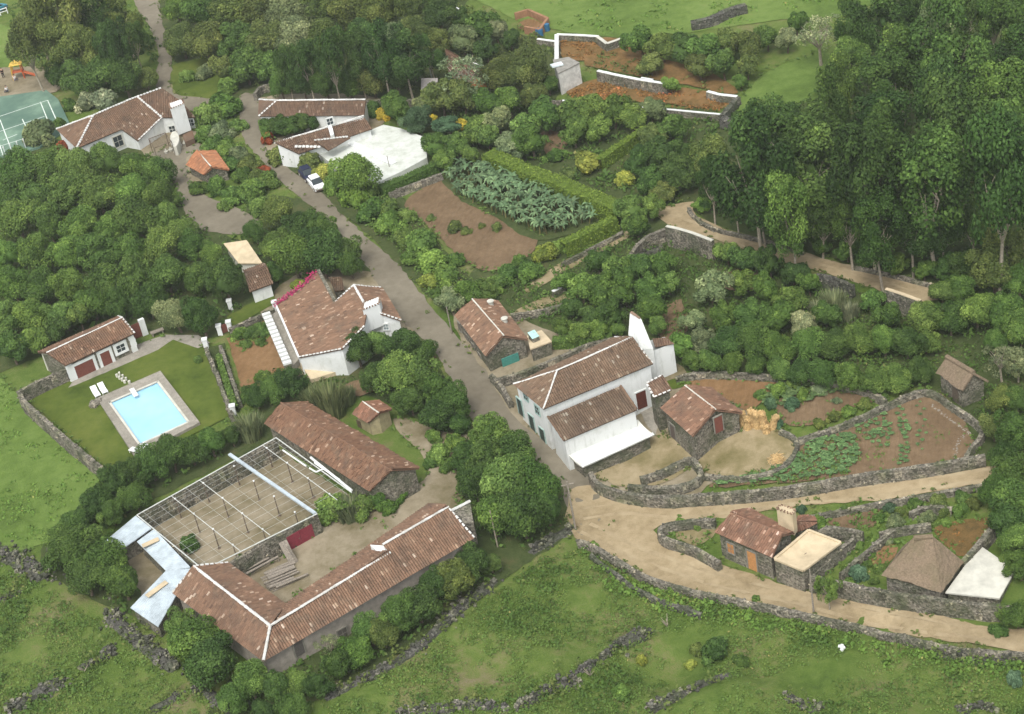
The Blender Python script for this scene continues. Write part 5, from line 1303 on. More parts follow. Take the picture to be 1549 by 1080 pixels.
# ------------------------------------------------------------------ vegetation kit
def leaf_mesh(name, c, n, size, tones, mat, extra=None, aspect=1.5):
    """diamond leaves at centres c facing n"""
    k = len(c); n = n / np.maximum(1e-6, np.linalg.norm(n, axis=1))[:, None]
    r = rng.normal(size=(k, 3)); t = np.cross(n, r); t /= np.maximum(1e-6, np.linalg.norm(t, axis=1))[:, None]; b = np.cross(n, t)
    s = size[:, None] if isinstance(size, np.ndarray) else np.full((k, 1), size)
    s = s * rng.uniform(.7, 1.3, (k, 1))
    v = np.empty((k, 4, 3)); v[:, 0] = c - t * s * aspect * .5; v[:, 1] = c - b * s * .5 - n * s * .12; v[:, 2] = c + t * s * aspect * .5; v[:, 3] = c + b * s * .5 - n * s * .12
    v = v.reshape(-1, 3); f = np.arange(k * 4, dtype=np.int32)
    nv, ev, ef, et = len(v), np.zeros((0, 3)), [], []
    me = bpy.data.meshes.new(name)
    if extra: ev, ef, et = extra
    av = np.vstack([v, ev]) if extra else v
    loops = list(f) ; starts = list(range(0, k * 4, 4)); tot = [4] * k
    if extra:
        for q in ef: starts.append(len(loops)); tot.append(len(q)); loops.extend(int(i) + nv for i in q)
    me.vertices.add(len(av)); me.vertices.foreach_set('co', av.astype(np.float32).ravel())
    me.loops.add(len(loops)); me.loops.foreach_set('vertex_index', np.array(loops, dtype=np.int32))
    me.polygons.add(len(starts)); me.polygons.foreach_set('loop_start', np.array(starts, dtype=np.int32)); me.polygons.foreach_set('loop_total', np.array(tot, dtype=np.int32))
    a = me.attributes.new('tone', 'FLOAT', 'FACE'); a.data.foreach_set('value', np.concatenate([tones, np.array(et)]).astype(np.float32) if extra else tones.astype(np.float32))
    me.update(calc_edges=True); me.validate(); me.materials.append(mat); return me
def core_ball(r, zc, sq, cut=-.6):
    """lumpy inner mass that closes the crown"""
    vs, fs, ts = [], [], []; nu, nv = 16, 9
    for j in range(nv + 1):
        for i in range(nu):
            a, b = 2 * PI * i / nu, PI * j / nv - PI / 2
            d = V((math.cos(a) * math.cos(b), math.sin(a) * math.cos(b), math.sin(b))); k = r * (1 + .28 * noise.noise(d * 2.3 + V((r * 9, zc, 0))))
            vs.append((d.x * k, d.y * k, max(cut, d.z * k * sq) + zc))
    for j in range(nv):
        for i in range(nu): a = j * nu + i; b = j * nu + (i + 1) % nu; fs.append((a, b, b + nu, a + nu)); ts.append(random.uniform(.25, .5))
    return np.array(vs), fs, ts
def unit(k):
    x = rng.normal(size=(k, 3)); return x / np.linalg.norm(x, axis=1)[:, None]
def crown(seed, n=5200, lobes=40, lr=.30, zc=1.15, sq=.85, leaf=.085, cut=-.6, rad=.74, core=.62, droop=0.0, spread=.15):
    global rng; rng = np.random.default_rng(seed); random.seed(seed)
    L = unit(lobes * 2); L = L[L[:, 2] > cut][:lobes]; L = L * (rad * rng.uniform(.5, 1.2, (len(L), 1))); L[:, 2] *= sq
    L = np.vstack([L, [[.12, .05, rad * sq * .8], [-.15, .1, rad * sq * .62], [.05, -.2, rad * sq * .66]]])
    R = lr * rng.uniform(.65, 1.25, len(L)); w = R ** 2; idx = rng.choice(len(L), n, p=w / w.sum())
    d = unit(n); out = L[idx] / np.linalg.norm(L[idx], axis=1)[:, None]
    d = d + out * .55 + np.array([0, 0, .25]); d /= np.linalg.norm(d, axis=1)[:, None]
    c = L[idx] + d * (R[idx] * rng.uniform(.75, 1.12, n))[:, None]
    c[:, 2] -= droop * rng.uniform(0, 1, n) ** 2
    c[:, 2] = np.maximum(c[:, 2], cut - .15) + zc
    nn = d + rng.normal(scale=.5, size=(n, 3)) + np.array([0, 0, .25])
    lt = np.clip(rng.normal(.5, .16, len(L)), .15, .85)
    t = np.clip(lt[idx] + rng.normal(0, spread, n), 0, 1)
    return leaf_mesh('crown', c, nn, leaf, t, M['leaf'], core_ball(core, zc, sq, cut * .9))
def limbs(seed, zc, pale=False, top=.5, n=7, r0=.07, name='trunk'):
    random.seed(seed); m = MB(); k = V((random.uniform(-.08, .08), random.uniform(-.08, .08), zc * .55)); m.bar((0, 0, -.15), k, r0 * 1.2, .5, 7, r0 * .85)
    for i in range(n):
        a = 2 * PI * i / n + random.uniform(-.4, .4); e = k + V((math.cos(a) * random.uniform(.2, .45), math.sin(a) * random.uniform(.2, .45), zc * random.uniform(.2, .5)))
        m.bar(k, e, r0 * .6, .5, 5, r0 * .35)
        for _ in range(2): m.bar(e, e + V((random.uniform(-.3, .3), random.uniform(-.3, .3), random.uniform(.15, .45))), r0 * .35, .5, 4, r0 * .12)
    me = m.build(name, M['palebark' if pale else 'bark']); d = me.data; bpy.data.objects.remove(me); return d
SPEC = {}
SPEC['broad'] = [(crown(11 + i, n=8200, zc=1.12, leaf=.062, lobes=(20, 26, 32, 38, 24, 30)[i], lr=(.40, .36, .31, .29, .38, .33)[i], rad=(.66, .7, .74, .76, .68, .7)[i], core=.55), limbs(11 + i, 1.1)) for i in range(6)]
SPEC['small'] = [(crown(31 + i, n=4400, zc=1.1, leaf=.096, lobes=20, lr=.36), limbs(31 + i, 1.1)) for i in range(3)]
SPEC['tall'] = [(crown(51 + i, n=8500, zc=2.0, sq=1.3, cut=-.85, leaf=.058, lobes=(22, 28, 34, 26, 30)[i], lr=(.34, .31, .27, .32, .29)[i], core=.12, rad=(.72, .76, .8, .7, .78)[i], droop=.22, spread=.18), limbs(51 + i, 1.75, True, n=8, r0=.05)) for i in range(5)]
SPEC['airy'] = [(crown(71 + i, n=3200, zc=1.25, sq=.95, leaf=.07, lobes=26, lr=.24, core=.2, rad=.75, droop=.1), limbs(71 + i, 1.3, True, n=9, r0=.05)) for i in range(2)]
SPEC['bush'] = [(crown(91 + i, n=2900, zc=.42, sq=.75, cut=-.4, leaf=.125, lobes=18, lr=.36, rad=.66), None) for i in range(4)]
SPEC['bare'] = [(crown(111, n=1500, zc=1.4, sq=.9, leaf=.055, lobes=30, lr=.2, core=.05, rad=.8), limbs(111, 1.5, True, n=12, r0=.06))]
def reeds(seed):
    global rng; rng = np.random.default_rng(seed); random.seed(seed); m = MB()
    for i in range(420):
        a, r = random.uniform(0, 6.3), .75 * math.sqrt(random.random()); b = V((math.cos(a) * r, math.sin(a) * r, 0)); out = V((math.cos(a), math.sin(a), 0)) * random.uniform(.05, .5); h = random.uniform(.9, 1.7)
        m1 = b + out * .4 + V((0, 0, h * .6)); e = b + out * 1.1 + V((0, 0, h)); s = V((-math.sin(a), math.cos(a), 0)).normalized() * .04; tn = random.uniform(.2, .9)
        m.poly([b - s * .5, b + s * .5, m1 + s, m1 - s], tn); m.poly([m1 - s, m1 + s, e + V((0, 0, -.02)), e], tn)
    o = m.build('blades', M['leaf']); d = o.data; bpy.data.objects.remove(o); return d
SPEC['reed'] = [(reeds(121), None), (reeds(122), None)]
HC = dict(broad=1.12, small=1.1, tall=2.0, airy=1.25, bush=.42, bare=1.4, reed=.85)
KIND = dict(broad=('broadleaf_tree', 'tree'), small=('small_tree', 'tree'), tall=('tall_tree', 'tree'), airy=('airy_tree', 'tree'), bush=('bush', 'bush'), bare=('bare_tree', 'tree'), reed=('reed_clump', 'reeds'))
COLS = {'deep green': (0.0388, 0.0819, 0.016), 'dark green': (0.0547, 0.1035, 0.0226), 'green': (0.0781, 0.1421, 0.0293), 'mid green': (0.1093, 0.1806, 0.0399), 'olive green': (0.1067, 0.1445, 0.0373), 'grey green': (0.1497, 0.1902, 0.0906), 'pale green': (0.2148, 0.2469, 0.1398), 'yellow green': (0.2148, 0.2528, 0.0479), 'golden yellow': (0.46, 0.37, 0.05), 'blue green': (0.0716, 0.1324, 0.0692), 'bright green': (0.1276, 0.2227, 0.0426), 'hedge green': (0.1458, 0.2142, 0.0346), 'reddish': (0.28, 0.07, 0.03), 'rust': (0.27, 0.14, 0.045)}
VEG = [0]; CNT = {}
def plant(sp, u, v, rpx, colname, label, group=None, zs=1.0):
    if sp == 'tall' and rpx > 24: q = random.Random(int(u * 31 + v * 17)); rpx *= q.uniform(.78, 1.12); zs *= q.uniform(.85, 1.4)
    R = rpx / FPX * 200; g = None
    for _ in range(4):
        hc = HC[sp] * R * zs; c = G(u, v, hc); R = rpx * depth(c) / FPX
    base = V((c.x, c.y, H(c.x, c.y))); name, cat = KIND[sp]
    rr = random.Random(VEG[0] * 13 + int(u) * 7 + int(v)); VEG[0] += 1
    cm, tm = rr.choice(SPEC[sp]); cc = COLS[colname]; j = rr.uniform(.85, 1.15)
    colr = (cc[0] * j * rr.uniform(.93, 1.08), cc[1] * j, cc[2] * j * rr.uniform(.9, 1.1), 1)
    sc3 = (R * rr.uniform(.84, 1.18), R * rr.uniform(.84, 1.18), R * zs * rr.uniform(.88, 1.2))
    if tm is None:
        o = bpy.data.objects.new(name, cm); col.objects.link(o); tag(o, label, cat, group); o.color = colr
    else:
        o = thing(name, label, cat, group=group)
        for nm, me in (('trunk', tm), ('crown', cm)):
            k = bpy.data.objects.new(nm, me); col.objects.link(k); k.parent = o; k.color = colr
    o.location = base; o.rotation_euler = (rr.uniform(-.06, .06), rr.uniform(-.06, .06), rr.uniform(0, 6.28)); o.scale = sc3
    CNT[cat] = CNT.get(cat, 0) + 1; return o
ORD = ['first', 'second', 'third', 'fourth', 'fifth', 'sixth', 'seventh', 'eighth', 'ninth', 'tenth', 'eleventh', 'twelfth', 'thirteenth', 'fourteenth', 'fifteenth', 'sixteenth']
def row(phrase, items, sp='broad', cols=('dark green', 'green', 'mid green'), zs=1.0, group=None, thin=1, off=0):
    """trees of one row; every label gives its look and its place in the row"""
    items = sorted(items, key=lambda a: a[0])
    if thin > 1: items = [(a[0], a[1], a[2] * 1.42) + tuple(a[3:]) for a in items[off::thin]]
    n = len(items)
    for i, it in enumerate(items):
        u, v, r = it[:3]; c = it[3] if len(it) > 3 else cols[(int(u * 3 + v * 7)) % len(cols)]; s = it[4] if len(it) > 4 else sp
        kd = {'bush': 'bush', 'reed': 'reed clump', 'tall': 'tall tree', 'airy': 'airy tree', 'bare': 'bare tree', 'small': 'small tree'}.get(s, 'tree')
        if n == 1: lab = f'{c} {kd} {phrase}'
        else: lab = f'{c} {kd}, {ORD[i]} from left, {phrase}'
        plant(s, u, v, r, c, lab, group or None if n == 1 else (group or phrase), zs)
def hedge(label, px, h, w, colname='green', wild=.0):
    L = line3(px, h, 3, .5); o = L[len(L) // 2]; c, n = [], []
    for a, b in zip(L, L[1:]):
        d = (b - a).normalized(); s = V((d.y, -d.x, 0)).normalized(); ln = (b - a).length; k = int(ln * (h * 2 + w) * 42)
        for _ in range(k):
            p = a.lerp(b, random.random()); q = random.random() * (2 * h + w); wob = 1 + wild * noise.noise(p * .8)
            if q < w: x = p + s * (q - w / 2); nn = V((0, 0, 1)); x.z += random.uniform(-.06, .08) + wild * noise.noise(p * 1.1)
            else:
                sg = 1 if q < w + h else -1; x = p + s * (sg * w / 2 * wob); x.z = H(p.x, p.y) + random.random() * h; nn = s * sg
            c.append(x); n.append(nn)
    c = np.array([tuple(x) for x in c]); n = np.array([tuple(x) for x in n]) + rng.normal(scale=.4, size=(len(n), 3))
    bm = MB(); off = V(o)
    for a, b in zip(L, L[1:]):
        d = (b - a).normalized(); s = V((d.y, -d.x, 0)).normalized() * (w * .42); ga, gb = H(a.x, a.y) - .2, H(b.x, b.y) - .2
        A = [a + s - V((0, 0, .1)), a - s - V((0, 0, .1))]; B = [b + s - V((0, 0, .1)), b - s - V((0, 0, .1))]; lo = lambda p, z: V((p.x, p.y, z))
        bm.poly([A[0], B[0], B[1], A[1]], .35); bm.poly([lo(A[0], ga), lo(B[0], gb), B[0], A[0]], .35); bm.poly([A[1], B[1], lo(B[1], gb), lo(A[1], ga)], .35)
    me = leaf_mesh('hedge', c, n, .17, np.clip(rng.normal(.5, .17, len(c)), 0, 1), M['leaf'], (np.array(bm.v), bm.f, bm.t))
    ob = bpy.data.objects.new('hedge', me); col.objects.link(ob); tag(ob, label, 'hedge'); cc = COLS[colname]; ob.color = (*cc, 1); return ob
def scatter(name, px, dens, size, colname, h=.3, leaves=9, patch=None, mat='cover', avoid=(), spread=.45, clump=.35):
    """low uncountable growth over an area"""
    ring = pxring(px); xs = [p[0] for p in ring]; ys = [p[1] for p in ring]; ar = (max(xs) - min(xs)) * (max(ys) - min(ys)); C, Nn, S, T = [], [], [], []
    av = [pxring(a) for a in avoid]
    for _ in range(int(ar * dens)):
        x, y = random.uniform(min(xs), max(xs)), random.uniform(min(ys), max(ys))
        pn = noise.noise(V((x * .16, y * .16, 5.0))) + .5 * noise.noise(V((x * .5, y * .5, 1.0)))
        if patch is not None and pn < patch: continue
        if not inpoly(x, y, ring) or any(inpoly(x, y, a) for a in av): continue
        z = H(x, y); k = random.uniform(.5, 1.4); bt = .5 + .35 * noise.noise(V((x * .3, y * .3, 9.0)))
        for _ in range(leaves):
            a, r = random.uniform(0, 6.3), clump * k * math.sqrt(random.random()); e = max(0, 1 - (r / (clump * k)) ** 2)
            C.append((x + math.cos(a) * r, y + math.sin(a) * r, z + .12 + h * k * e * random.uniform(.4, 1))); Nn.append((math.cos(a) * r * 2, math.sin(a) * r * 2, .8)); S.append(size * k); T.append(min(1, max(0, random.gauss(bt, .16))))
    if not C: return
    Nn = np.array(Nn) + rng.normal(scale=spread, size=(len(C), 3))
    me = leaf_mesh(name, np.array(C), Nn, np.array(S), np.array(T), M[mat]); o = bpy.data.objects.new(name, me); col.objects.link(o); tag(o, kind='stuff'); o.color = (*COLS[colname], 1); return o

# ------------------------------------------------------------------ the trees
rng = np.random.default_rng(5); random.seed(5)
DG = ('dark green', 'green', 'mid green')
g = 'trees of the grove above the pool house'
GV = [('back', [(30, 255, 30), (75, 250, 32), (120, 255, 32), (165, 250, 32), (207, 250, 30), (240, 265, 24)]),
      ('second', [(12, 292, 30), (58, 297, 32), (103, 292, 32), (150, 297, 32), (195, 290, 32), (236, 300, 26), (262, 300, 16)]),
      ('third', [(25, 338, 32), (75, 342, 32), (120, 338, 32), (165, 342, 32), (210, 335, 32), (250, 332, 28), (278, 345, 22)]),
      ('fourth', [(8, 385, 30), (55, 388, 32), (100, 385, 32), (150, 382, 32), (200, 380, 32), (245, 378, 30), (290, 370, 27), (318, 385, 22)]),
      ('fifth', [(20, 432, 30), (65, 432, 30), (110, 432, 32), (160, 428, 32), (205, 425, 32), (250, 418, 32), (295, 418, 30)]),
      ('front', [(12, 478, 32), (52, 478, 30), (95, 472, 30), (138, 458, 28), (182, 462, 24), (225, 455, 28, 'dark green'), (268, 478, 27, 'grey green'), (305, 482, 30, 'dark green'), (340, 428, 36, 'dark green')])]
for nm, it in GV: row(f'in the {nm} row of grove above pool house', it, cols=('green', 'mid green', 'mid green', 'bright green' if nm in ('second', 'fourth') else 'green'), group=g)
row('behind the pool house roof', [(18, 528, 26), (50, 512, 24), (85, 498, 22), (120, 482, 20, 'mid green')], 'small', group='trees behind the pool house')
row('in the dark woods at the top left corner', [(52, 28, 36), (95, 22, 40), (140, 18, 40), (185, 25, 32)], 'tall', ('dark green', 'olive green', 'olive green'))
row('in the second line of the top left woods', [(45, 72, 28), (82, 65, 34), (125, 70, 38), (168, 68, 34), (203, 65, 22)], 'tall', ('dark green', 'olive green'), zs=1.1)
row('behind the hillside house with hipped roof', [(92, 112, 22), (118, 118, 30, 'mid green'), (152, 118, 32), (188, 118, 30), (220, 118, 18, 'olive green')], 'broad', ('dark green', 'green'))
row('close behind the hillside house ridge', [(132, 158, 18, 'pale green'), (158, 155, 22, 'pale green'), (105, 160, 14, 'green')], 'bush')
row('beside the tennis court', [(62, 205, 24, 'grey green'), (48, 212, 16, 'grey green'), (88, 190, 14, 'green'), (98, 225, 14, 'reddish')], 'bush')
row('right of the road at the top edge', [(268, 18, 26, 'bright green'), (305, 20, 32), (350, 18, 34), (395, 15, 34), (440, 22, 36, 'grey green'), (480, 18, 30, 'olive green'), (525, 18, 32), (570, 18, 34), (620, 15, 32, 'olive green'), (665, 20, 30)], 'broad', ('olive green', 'green', 'dark green'))
row('in the second line right of the top road', [(275, 62, 26), (310, 65, 34), (355, 60, 34), (400, 62, 32), (445, 55, 36, 'grey green'), (485, 58, 32, 'olive green'), (545, 58, 30), (590, 55, 32, 'grey green'), (632, 55, 30, 'olive green'), (660, 62, 26)], 'broad', ('green', 'dark green', 'olive green'))
row('near the top lane bend', [(340, 108, 22, 'olive green'), (372, 102, 26, 'green'), (405, 105, 20, 'green')], 'small')
row('between the hillside house and lane', [(318, 178, 22), (335, 200, 22, 'grey green'), (342, 165, 24), (360, 190, 16), (310, 205, 18), (325, 222, 18)], 'bush', ('mid green', 'green'))
row('on the small grass beside the top road', [(285, 118, 12), (310, 112, 14), (345, 135, 16, 'mid green')], 'bush', ('grey green', 'mid green'))
row('in the dark thicket behind the courtyard villa', [(430, 98, 26), (462, 95, 32), (500, 90, 36), (540, 85, 34), (575, 80, 32), (612, 88, 34), (650, 78, 30)], 'tall', ('deep green', 'dark green', 'deep green'), zs=1.1)
row('at the front of the thicket behind the villa', [(425, 130, 20), (458, 128, 24), (492, 128, 26), (528, 125, 26), (562, 118, 30, 'olive green'), (598, 115, 28, 'green'), (625, 102, 22)], 'broad', ('dark green', 'green'))
row('among the trees above the ruins', [(700, 62, 24), (725, 42, 26), (752, 50, 18), (700, 30, 16), (772, 60, 16), (735, 75, 20)], 'small', ('dark green', 'olive green', 'grey green'))
row('with bare pale branches behind the courtyard villa', [(702, 112, 40, 'grey green', 'bare')])
row('left of the ruined house', [(795, 105, 36, 'olive green'), (760, 110, 26, 'olive green'), (830, 128, 16, 'green')], 'broad')
row('below the ruined house in the upper garden', [(640, 160, 20, 'grey green'), (668, 152, 24, 'olive green'), (700, 150, 26, 'olive green'), (735, 155, 26), (770, 155, 24, 'mid green'), (805, 150, 20)], 'small', ('green', 'olive green'))
row('behind the white terrace', [(562, 168, 16, 'green', 'bush'), (598, 168, 22, 'green', 'small'), (582, 172, 14, 'golden yellow', 'bush'), (630, 182, 24, 'blue green', 'broad'), (655, 183, 10, 'golden yellow', 'bush'), (678, 188, 18, 'blue green', 'small'), (700, 190, 11, 'golden yellow', 'bush'), (722, 195, 24, 'mid green', 'small')])
row('at the right end of the white terrace', [(660, 222, 22), (688, 218, 22), (710, 235, 16), (668, 245, 18)], 'small', ('green', 'mid green'))
row('in the top row of the upper garden', [(755, 185, 24), (790, 192, 26), (828, 178, 26), (862, 172, 24), (895, 168, 24), (928, 172, 24), (955, 180, 20), (985, 170, 18)], 'small', ('mid green', 'green', 'grey green'))
row('in the second row of the upper garden', [(740, 212, 20), (770, 222, 24, 'grey green'), (805, 218, 24), (868, 200, 24), (905, 195, 22), (985, 205, 22, 'olive green'), (1018, 195, 24)], 'small', ('mid green', 'green'))
row('left of the narrow trimmed hedge', [(888, 248, 26, 'yellow green', 'bush'), (840, 238, 16, 'green', 'bush'), (860, 262, 14, 'olive green', 'bush')])
row('right of the narrow trimmed hedge', [(945, 272, 17, 'yellow green', 'bush'), (965, 245, 24), (1000, 240, 26), (985, 275, 22), (1025, 265, 26), (1020, 228, 22)], 'small', ('dark green', 'green'))
row('at the right end of the long trimmed hedge', [(955, 318, 24), (985, 312, 22), (965, 345, 20), (1002, 290, 18, 'olive green')], 'small', ('green', 'mid green'))
row('inside the walled garden of the courtyard villa', [(405, 192, 15), (422, 188, 17), (440, 192, 18), (458, 186, 18), (474, 186, 14)], 'small', ('dark green', 'green'))
row('between the orange shed and the lane', [(345, 225, 18), (362, 235, 16, 'grey green'), (378, 250, 16, 'olive green'), (352, 250, 15), (368, 268, 15), (388, 266, 13), (335, 240, 10), (398, 258, 10, 'reddish')], 'bush', ('mid green', 'green', 'olive green'))
row('at the lane corner of the courtyard villa', [(405, 212, 11, 'reddish'), (420, 238, 18, 'olive green'), (445, 238, 20, 'mid green'), (468, 250, 18, 'olive green'), (488, 262, 17, 'yellow green'), (497, 278, 12, 'mid green')], 'bush')
row('in front of the white terrace', [(537, 262, 36, 'mid green', 'broad'), (508, 280, 18, 'mid green', 'bush')])
row('in the upper strip right of the lane', [(535, 300, 24), (560, 292, 16), (562, 320, 22, 'green'), (590, 318, 18), (590, 342, 22), (618, 330, 14)], 'bush', ('mid green', 'bright green'))
row('in the lower strip right of the lane', [(612, 362, 20), (640, 372, 24), (622, 390, 16), (655, 398, 22, 'bright green'), (678, 420, 20), (650, 425, 16, 'yellow green'), (690, 395, 14)], 'bush', ('mid green', 'green'))
row('above the lane stone house', [(705, 440, 22, 'green'), (680, 452, 22, 'grey green'), (735, 438, 18, 'mid green'), (662, 445, 12, 'mid green')], 'small')
row('standing in the ploughed plot', [(705, 350, 9, 'olive green'), (688, 345, 12, 'olive green'), (652, 330, 8, 'olive green'), (728, 342, 7, 'olive green'), (752, 345, 9, 'olive green')], 'bush')
row('between the ploughed plot and the terrace path', [(770, 415, 18), (800, 412, 22, 'green'), (825, 385, 20, 'yellow green'), (850, 375, 14, 'mid green'), (752, 432, 16), (785, 398, 14)], 'bush', ('mid green', 'green'))
row('beside the side yard', [(300, 285, 16), (328, 285, 18), (355, 295, 22), (382, 290, 22), (405, 275, 20, 'mid green'), (395, 315, 18), (340, 312, 12)], 'bush', ('mid green', 'green'))
row('in the grove left of the lane, upper line', [(385, 350, 20), (420, 325, 26, 'olive green'), (455, 340, 28), (490, 342, 24)], 'broad', ('green', 'dark green'))
row('in the grove left of the lane, lower line', [(415, 372, 26, 'mid green'), (445, 388, 34), (485, 385, 38), (518, 380, 30, 'mid green'), (530, 400, 22), (415, 410, 18)], 'broad', ('dark green', 'green'))
row('below the villa beside the lane', [(540, 528, 30), (575, 522, 26), (610, 520, 34), (640, 530, 22)], 'broad', ('dark green', 'mid green'))
row('in the lower line below the villa', [(572, 568, 28), (605, 575, 32, 'mid green'), (638, 572, 30, 'mid green'), (665, 590, 30), (685, 612, 28), (620, 605, 26), (660, 632, 26), (692, 638, 20)], 'broad', ('dark green', 'green'))
row('in the dark clump left of road junction, upper line', [(742, 662, 34), (705, 690, 26), (778, 688, 34), (735, 700, 34)], 'broad', ('dark green', 'green', 'mid green'))
row('in the dark clump left of road junction, lower line', [(718, 732, 34), (765, 738, 42, 'mid green'), (812, 735, 40), (790, 780, 40), (828, 772, 32), (745, 782, 34, 'mid green')], 'broad', ('dark green', 'green'))
row('between the pool garden and long barn', [(388, 600, 20), (415, 588, 24), (440, 578, 26), (398, 572, 14, 'mid green', 'bush')], 'broad', ('dark green', 'green'))
row('behind the long weathered barn', [(498, 606, 28, 'grey green', 'reed'), (470, 598, 18, 'grey green', 'reed'), (525, 600, 14, 'grey green', 'reed'), (375, 645, 24, 'grey green', 'reed')])
row('in the tree belt below the pool, upper part', [(350, 660, 18), (318, 668, 26), (288, 678, 28), (258, 690, 28), (228, 702, 28)], 'broad', ('dark green', 'dark green', 'green'))
row('in the tree belt below the pool, lower part', [(200, 718, 28), (172, 738, 28), (205, 752, 24), (142, 762, 28), (168, 775, 22), (110, 790, 26)], 'broad', ('dark green', 'green'))
row('in the big clump left of the zinc shed', [(108, 832, 38), (85, 842, 22), (155, 850, 38, 'green'), (140, 815, 24), (185, 878, 34), (130, 878, 28), (88, 815, 24)], 'broad', ('dark green', 'green'))
row('against the left wing of the courtyard farm building', [(278, 945, 28, 'mid green'), (295, 968, 40), (318, 1000, 38)], 'broad', ('dark green', 'green'))
row('at the lower end of the bottom row', [(350, 1058, 26), (380, 1035, 28, 'mid green'), (415, 1045, 28), (448, 1030, 26, 'mid green'), (478, 1035, 24), (400, 1075, 22), (440, 1070, 22)], 'broad', ('green', 'dark green'))
row('in the bottom row along the farm building', [(510, 1008, 24), (535, 985, 26), (560, 955, 28), (580, 962, 22), (600, 925, 32), (632, 915, 32), (655, 885, 28), (685, 875, 30), (712, 852, 30), (742, 850, 20, 'mid green')], 'broad', ('dark green', 'green', 'olive green'))
row('with bare twigs beside the farm building wall', [(500, 975, 24, 'grey green', 'bare')])
row('in front of the pergola yard corner', [(500, 775, 26), (528, 768, 24, 'grey green', 'reed'), (545, 772, 24), (570, 758, 22), (602, 748, 18), (590, 768, 14)], 'bush', ('green', 'mid green'))
row('inside the pergola yard', [(288, 825, 16, 'dark green'), (368, 848, 12, 'mid green')], 'bush')
row('beside the pool garden corner', [(378, 648, 14, 'mid green'), (300, 545, 9, 'green'), (372, 600, 10, 'green'), (385, 588, 10, 'green')], 'bush')
row('in the kitchen garden', [(362, 508, 12), (380, 505, 14), (398, 500, 13), (395, 518, 10), (372, 522, 9)], 'bush', ('mid green', 'green'))
row('at the lane edge of the farmyard', [(664, 688, 20, 'mid green'), (690, 670, 18, 'mid green'), (650, 702, 12), (700, 692, 16), (655, 660, 14, 'mid green'), (678, 706, 13)], 'bush', ('green',))
# right hand forest
E3 = ('deep green', 'green', 'dark green', 'green', 'dark green')
row('along the ruin edge of the hill pasture', [(970, 65, 24), (1002, 70, 26), (1035, 72, 26), (1068, 75, 26), (1100, 62, 24), (1130, 72, 24), (1160, 55, 22), (1190, 62, 18, 'grey green')], 'small', ('olive green', 'green'))
row('below the ruin edge of the hill pasture', [(985, 95, 20), (1015, 130, 13, 'bright green'), (1058, 100, 22), (1095, 100, 22), (1130, 100, 20), (1120, 125, 12)], 'small', ('olive green', 'green'))
row('pale and leafless at the clearing edge', [(1238, 48, 40, 'pale green', 'bare'), (1205, 38, 16, 'green', 'small')])
row('along the top edge of the forest', [(1298, 45, 32, 'dark green'), (1335, 40, 36, 'dark green'), (1378, 28, 32), (1418, 32, 34), (1458, 25, 36), (1502, 30, 38), (1542, 30, 34)], 'tall', ('green', 'dark green', 'grey green'))
row('in the second line of the forest', [(1285, 88, 28), (1322, 90, 32), (1362, 85, 32), (1402, 80, 34), (1445, 78, 36), (1490, 82, 38), (1535, 85, 36)], 'tall', E3, zs=1.12, thin=2, off=0)
row('in the third line of the forest', [(1235, 152, 24), (1268, 138, 28, 'mid green'), (1305, 135, 30), (1345, 132, 32), (1388, 128, 34), (1432, 128, 36), (1478, 132, 36), (1525, 138, 36)], 'tall', E3, zs=1.12, thin=2, off=1)
row('in the fourth line of the forest', [(1185, 190, 24), (1215, 188, 28), (1252, 185, 30, 'dark green'), (1290, 182, 32), (1330, 180, 34), (1372, 178, 36), (1418, 180, 38), (1465, 182, 38), (1515, 188, 38), (1550, 195, 32)], 'tall', E3, zs=1.12, thin=2, off=0)
row('in the fifth line of the forest', [(1130, 222, 26), (1165, 225, 30), (1205, 228, 32), (1248, 228, 34), (1290, 228, 36), (1335, 228, 38), (1380, 230, 38), (1428, 232, 40), (1478, 235, 40), (1528, 240, 40)], 'tall', ('dark green', 'green', 'deep green', 'dark green', 'green'), zs=1.12, thin=2, off=1)
row('in the sixth line of the forest', [(1075, 238, 24, 'olive green'), (1102, 262, 28), (1140, 268, 34), (1182, 272, 36), (1225, 275, 38), (1270, 278, 38), (1315, 280, 38), (1362, 282, 40), (1410, 285, 40), (1458, 288, 40), (1508, 292, 42), (1548, 300, 34)], 'tall', ('dark green', 'deep green', 'green'), zs=1.12, thin=2, off=0)
row('in the front forest line above the track', [(1075, 280, 26), (1112, 300, 28), (1152, 312, 34), (1195, 322, 36, 'green'), (1240, 330, 36), (1285, 335, 36), (1330, 340, 38), (1378, 342, 40), (1425, 345, 38), (1472, 350, 38), (1520, 358, 40, 'olive green')], 'tall', ('dark green', 'deep green', 'green'), zs=1.15)
row('just above the hill track edge', [(1062, 310, 12, 'bright green'), (1165, 348, 10, 'mid green'), (1205, 362, 14), (1245, 375, 16), (1282, 380, 18), (1320, 390, 18, 'mid green'), (1358, 398, 20, 'mid green'), (1398, 408, 18), (1432, 405, 22)], 'small', ('green', 'dark green'))
row('at the right end of the hill track', [(1465, 400, 30), (1505, 408, 36, 'olive green'), (1542, 420, 34), (1425, 442, 22, 'mid green'), (1452, 440, 24)], 'broad', ('green', 'dark green'))
row('behind the small thatched hut', [(1400, 480, 28, 'mid green'), (1438, 480, 30), (1478, 470, 32), (1518, 475, 34), (1400, 515, 22), (1545, 500, 26)], 'broad', ('dark green', 'green', 'mid green'))
row('right of the small thatched hut', [(1515, 548, 26, 'grey green', 'bare'), (1540, 550, 28, 'grey green', 'airy'), (1505, 520, 20, 'green', 'broad')])
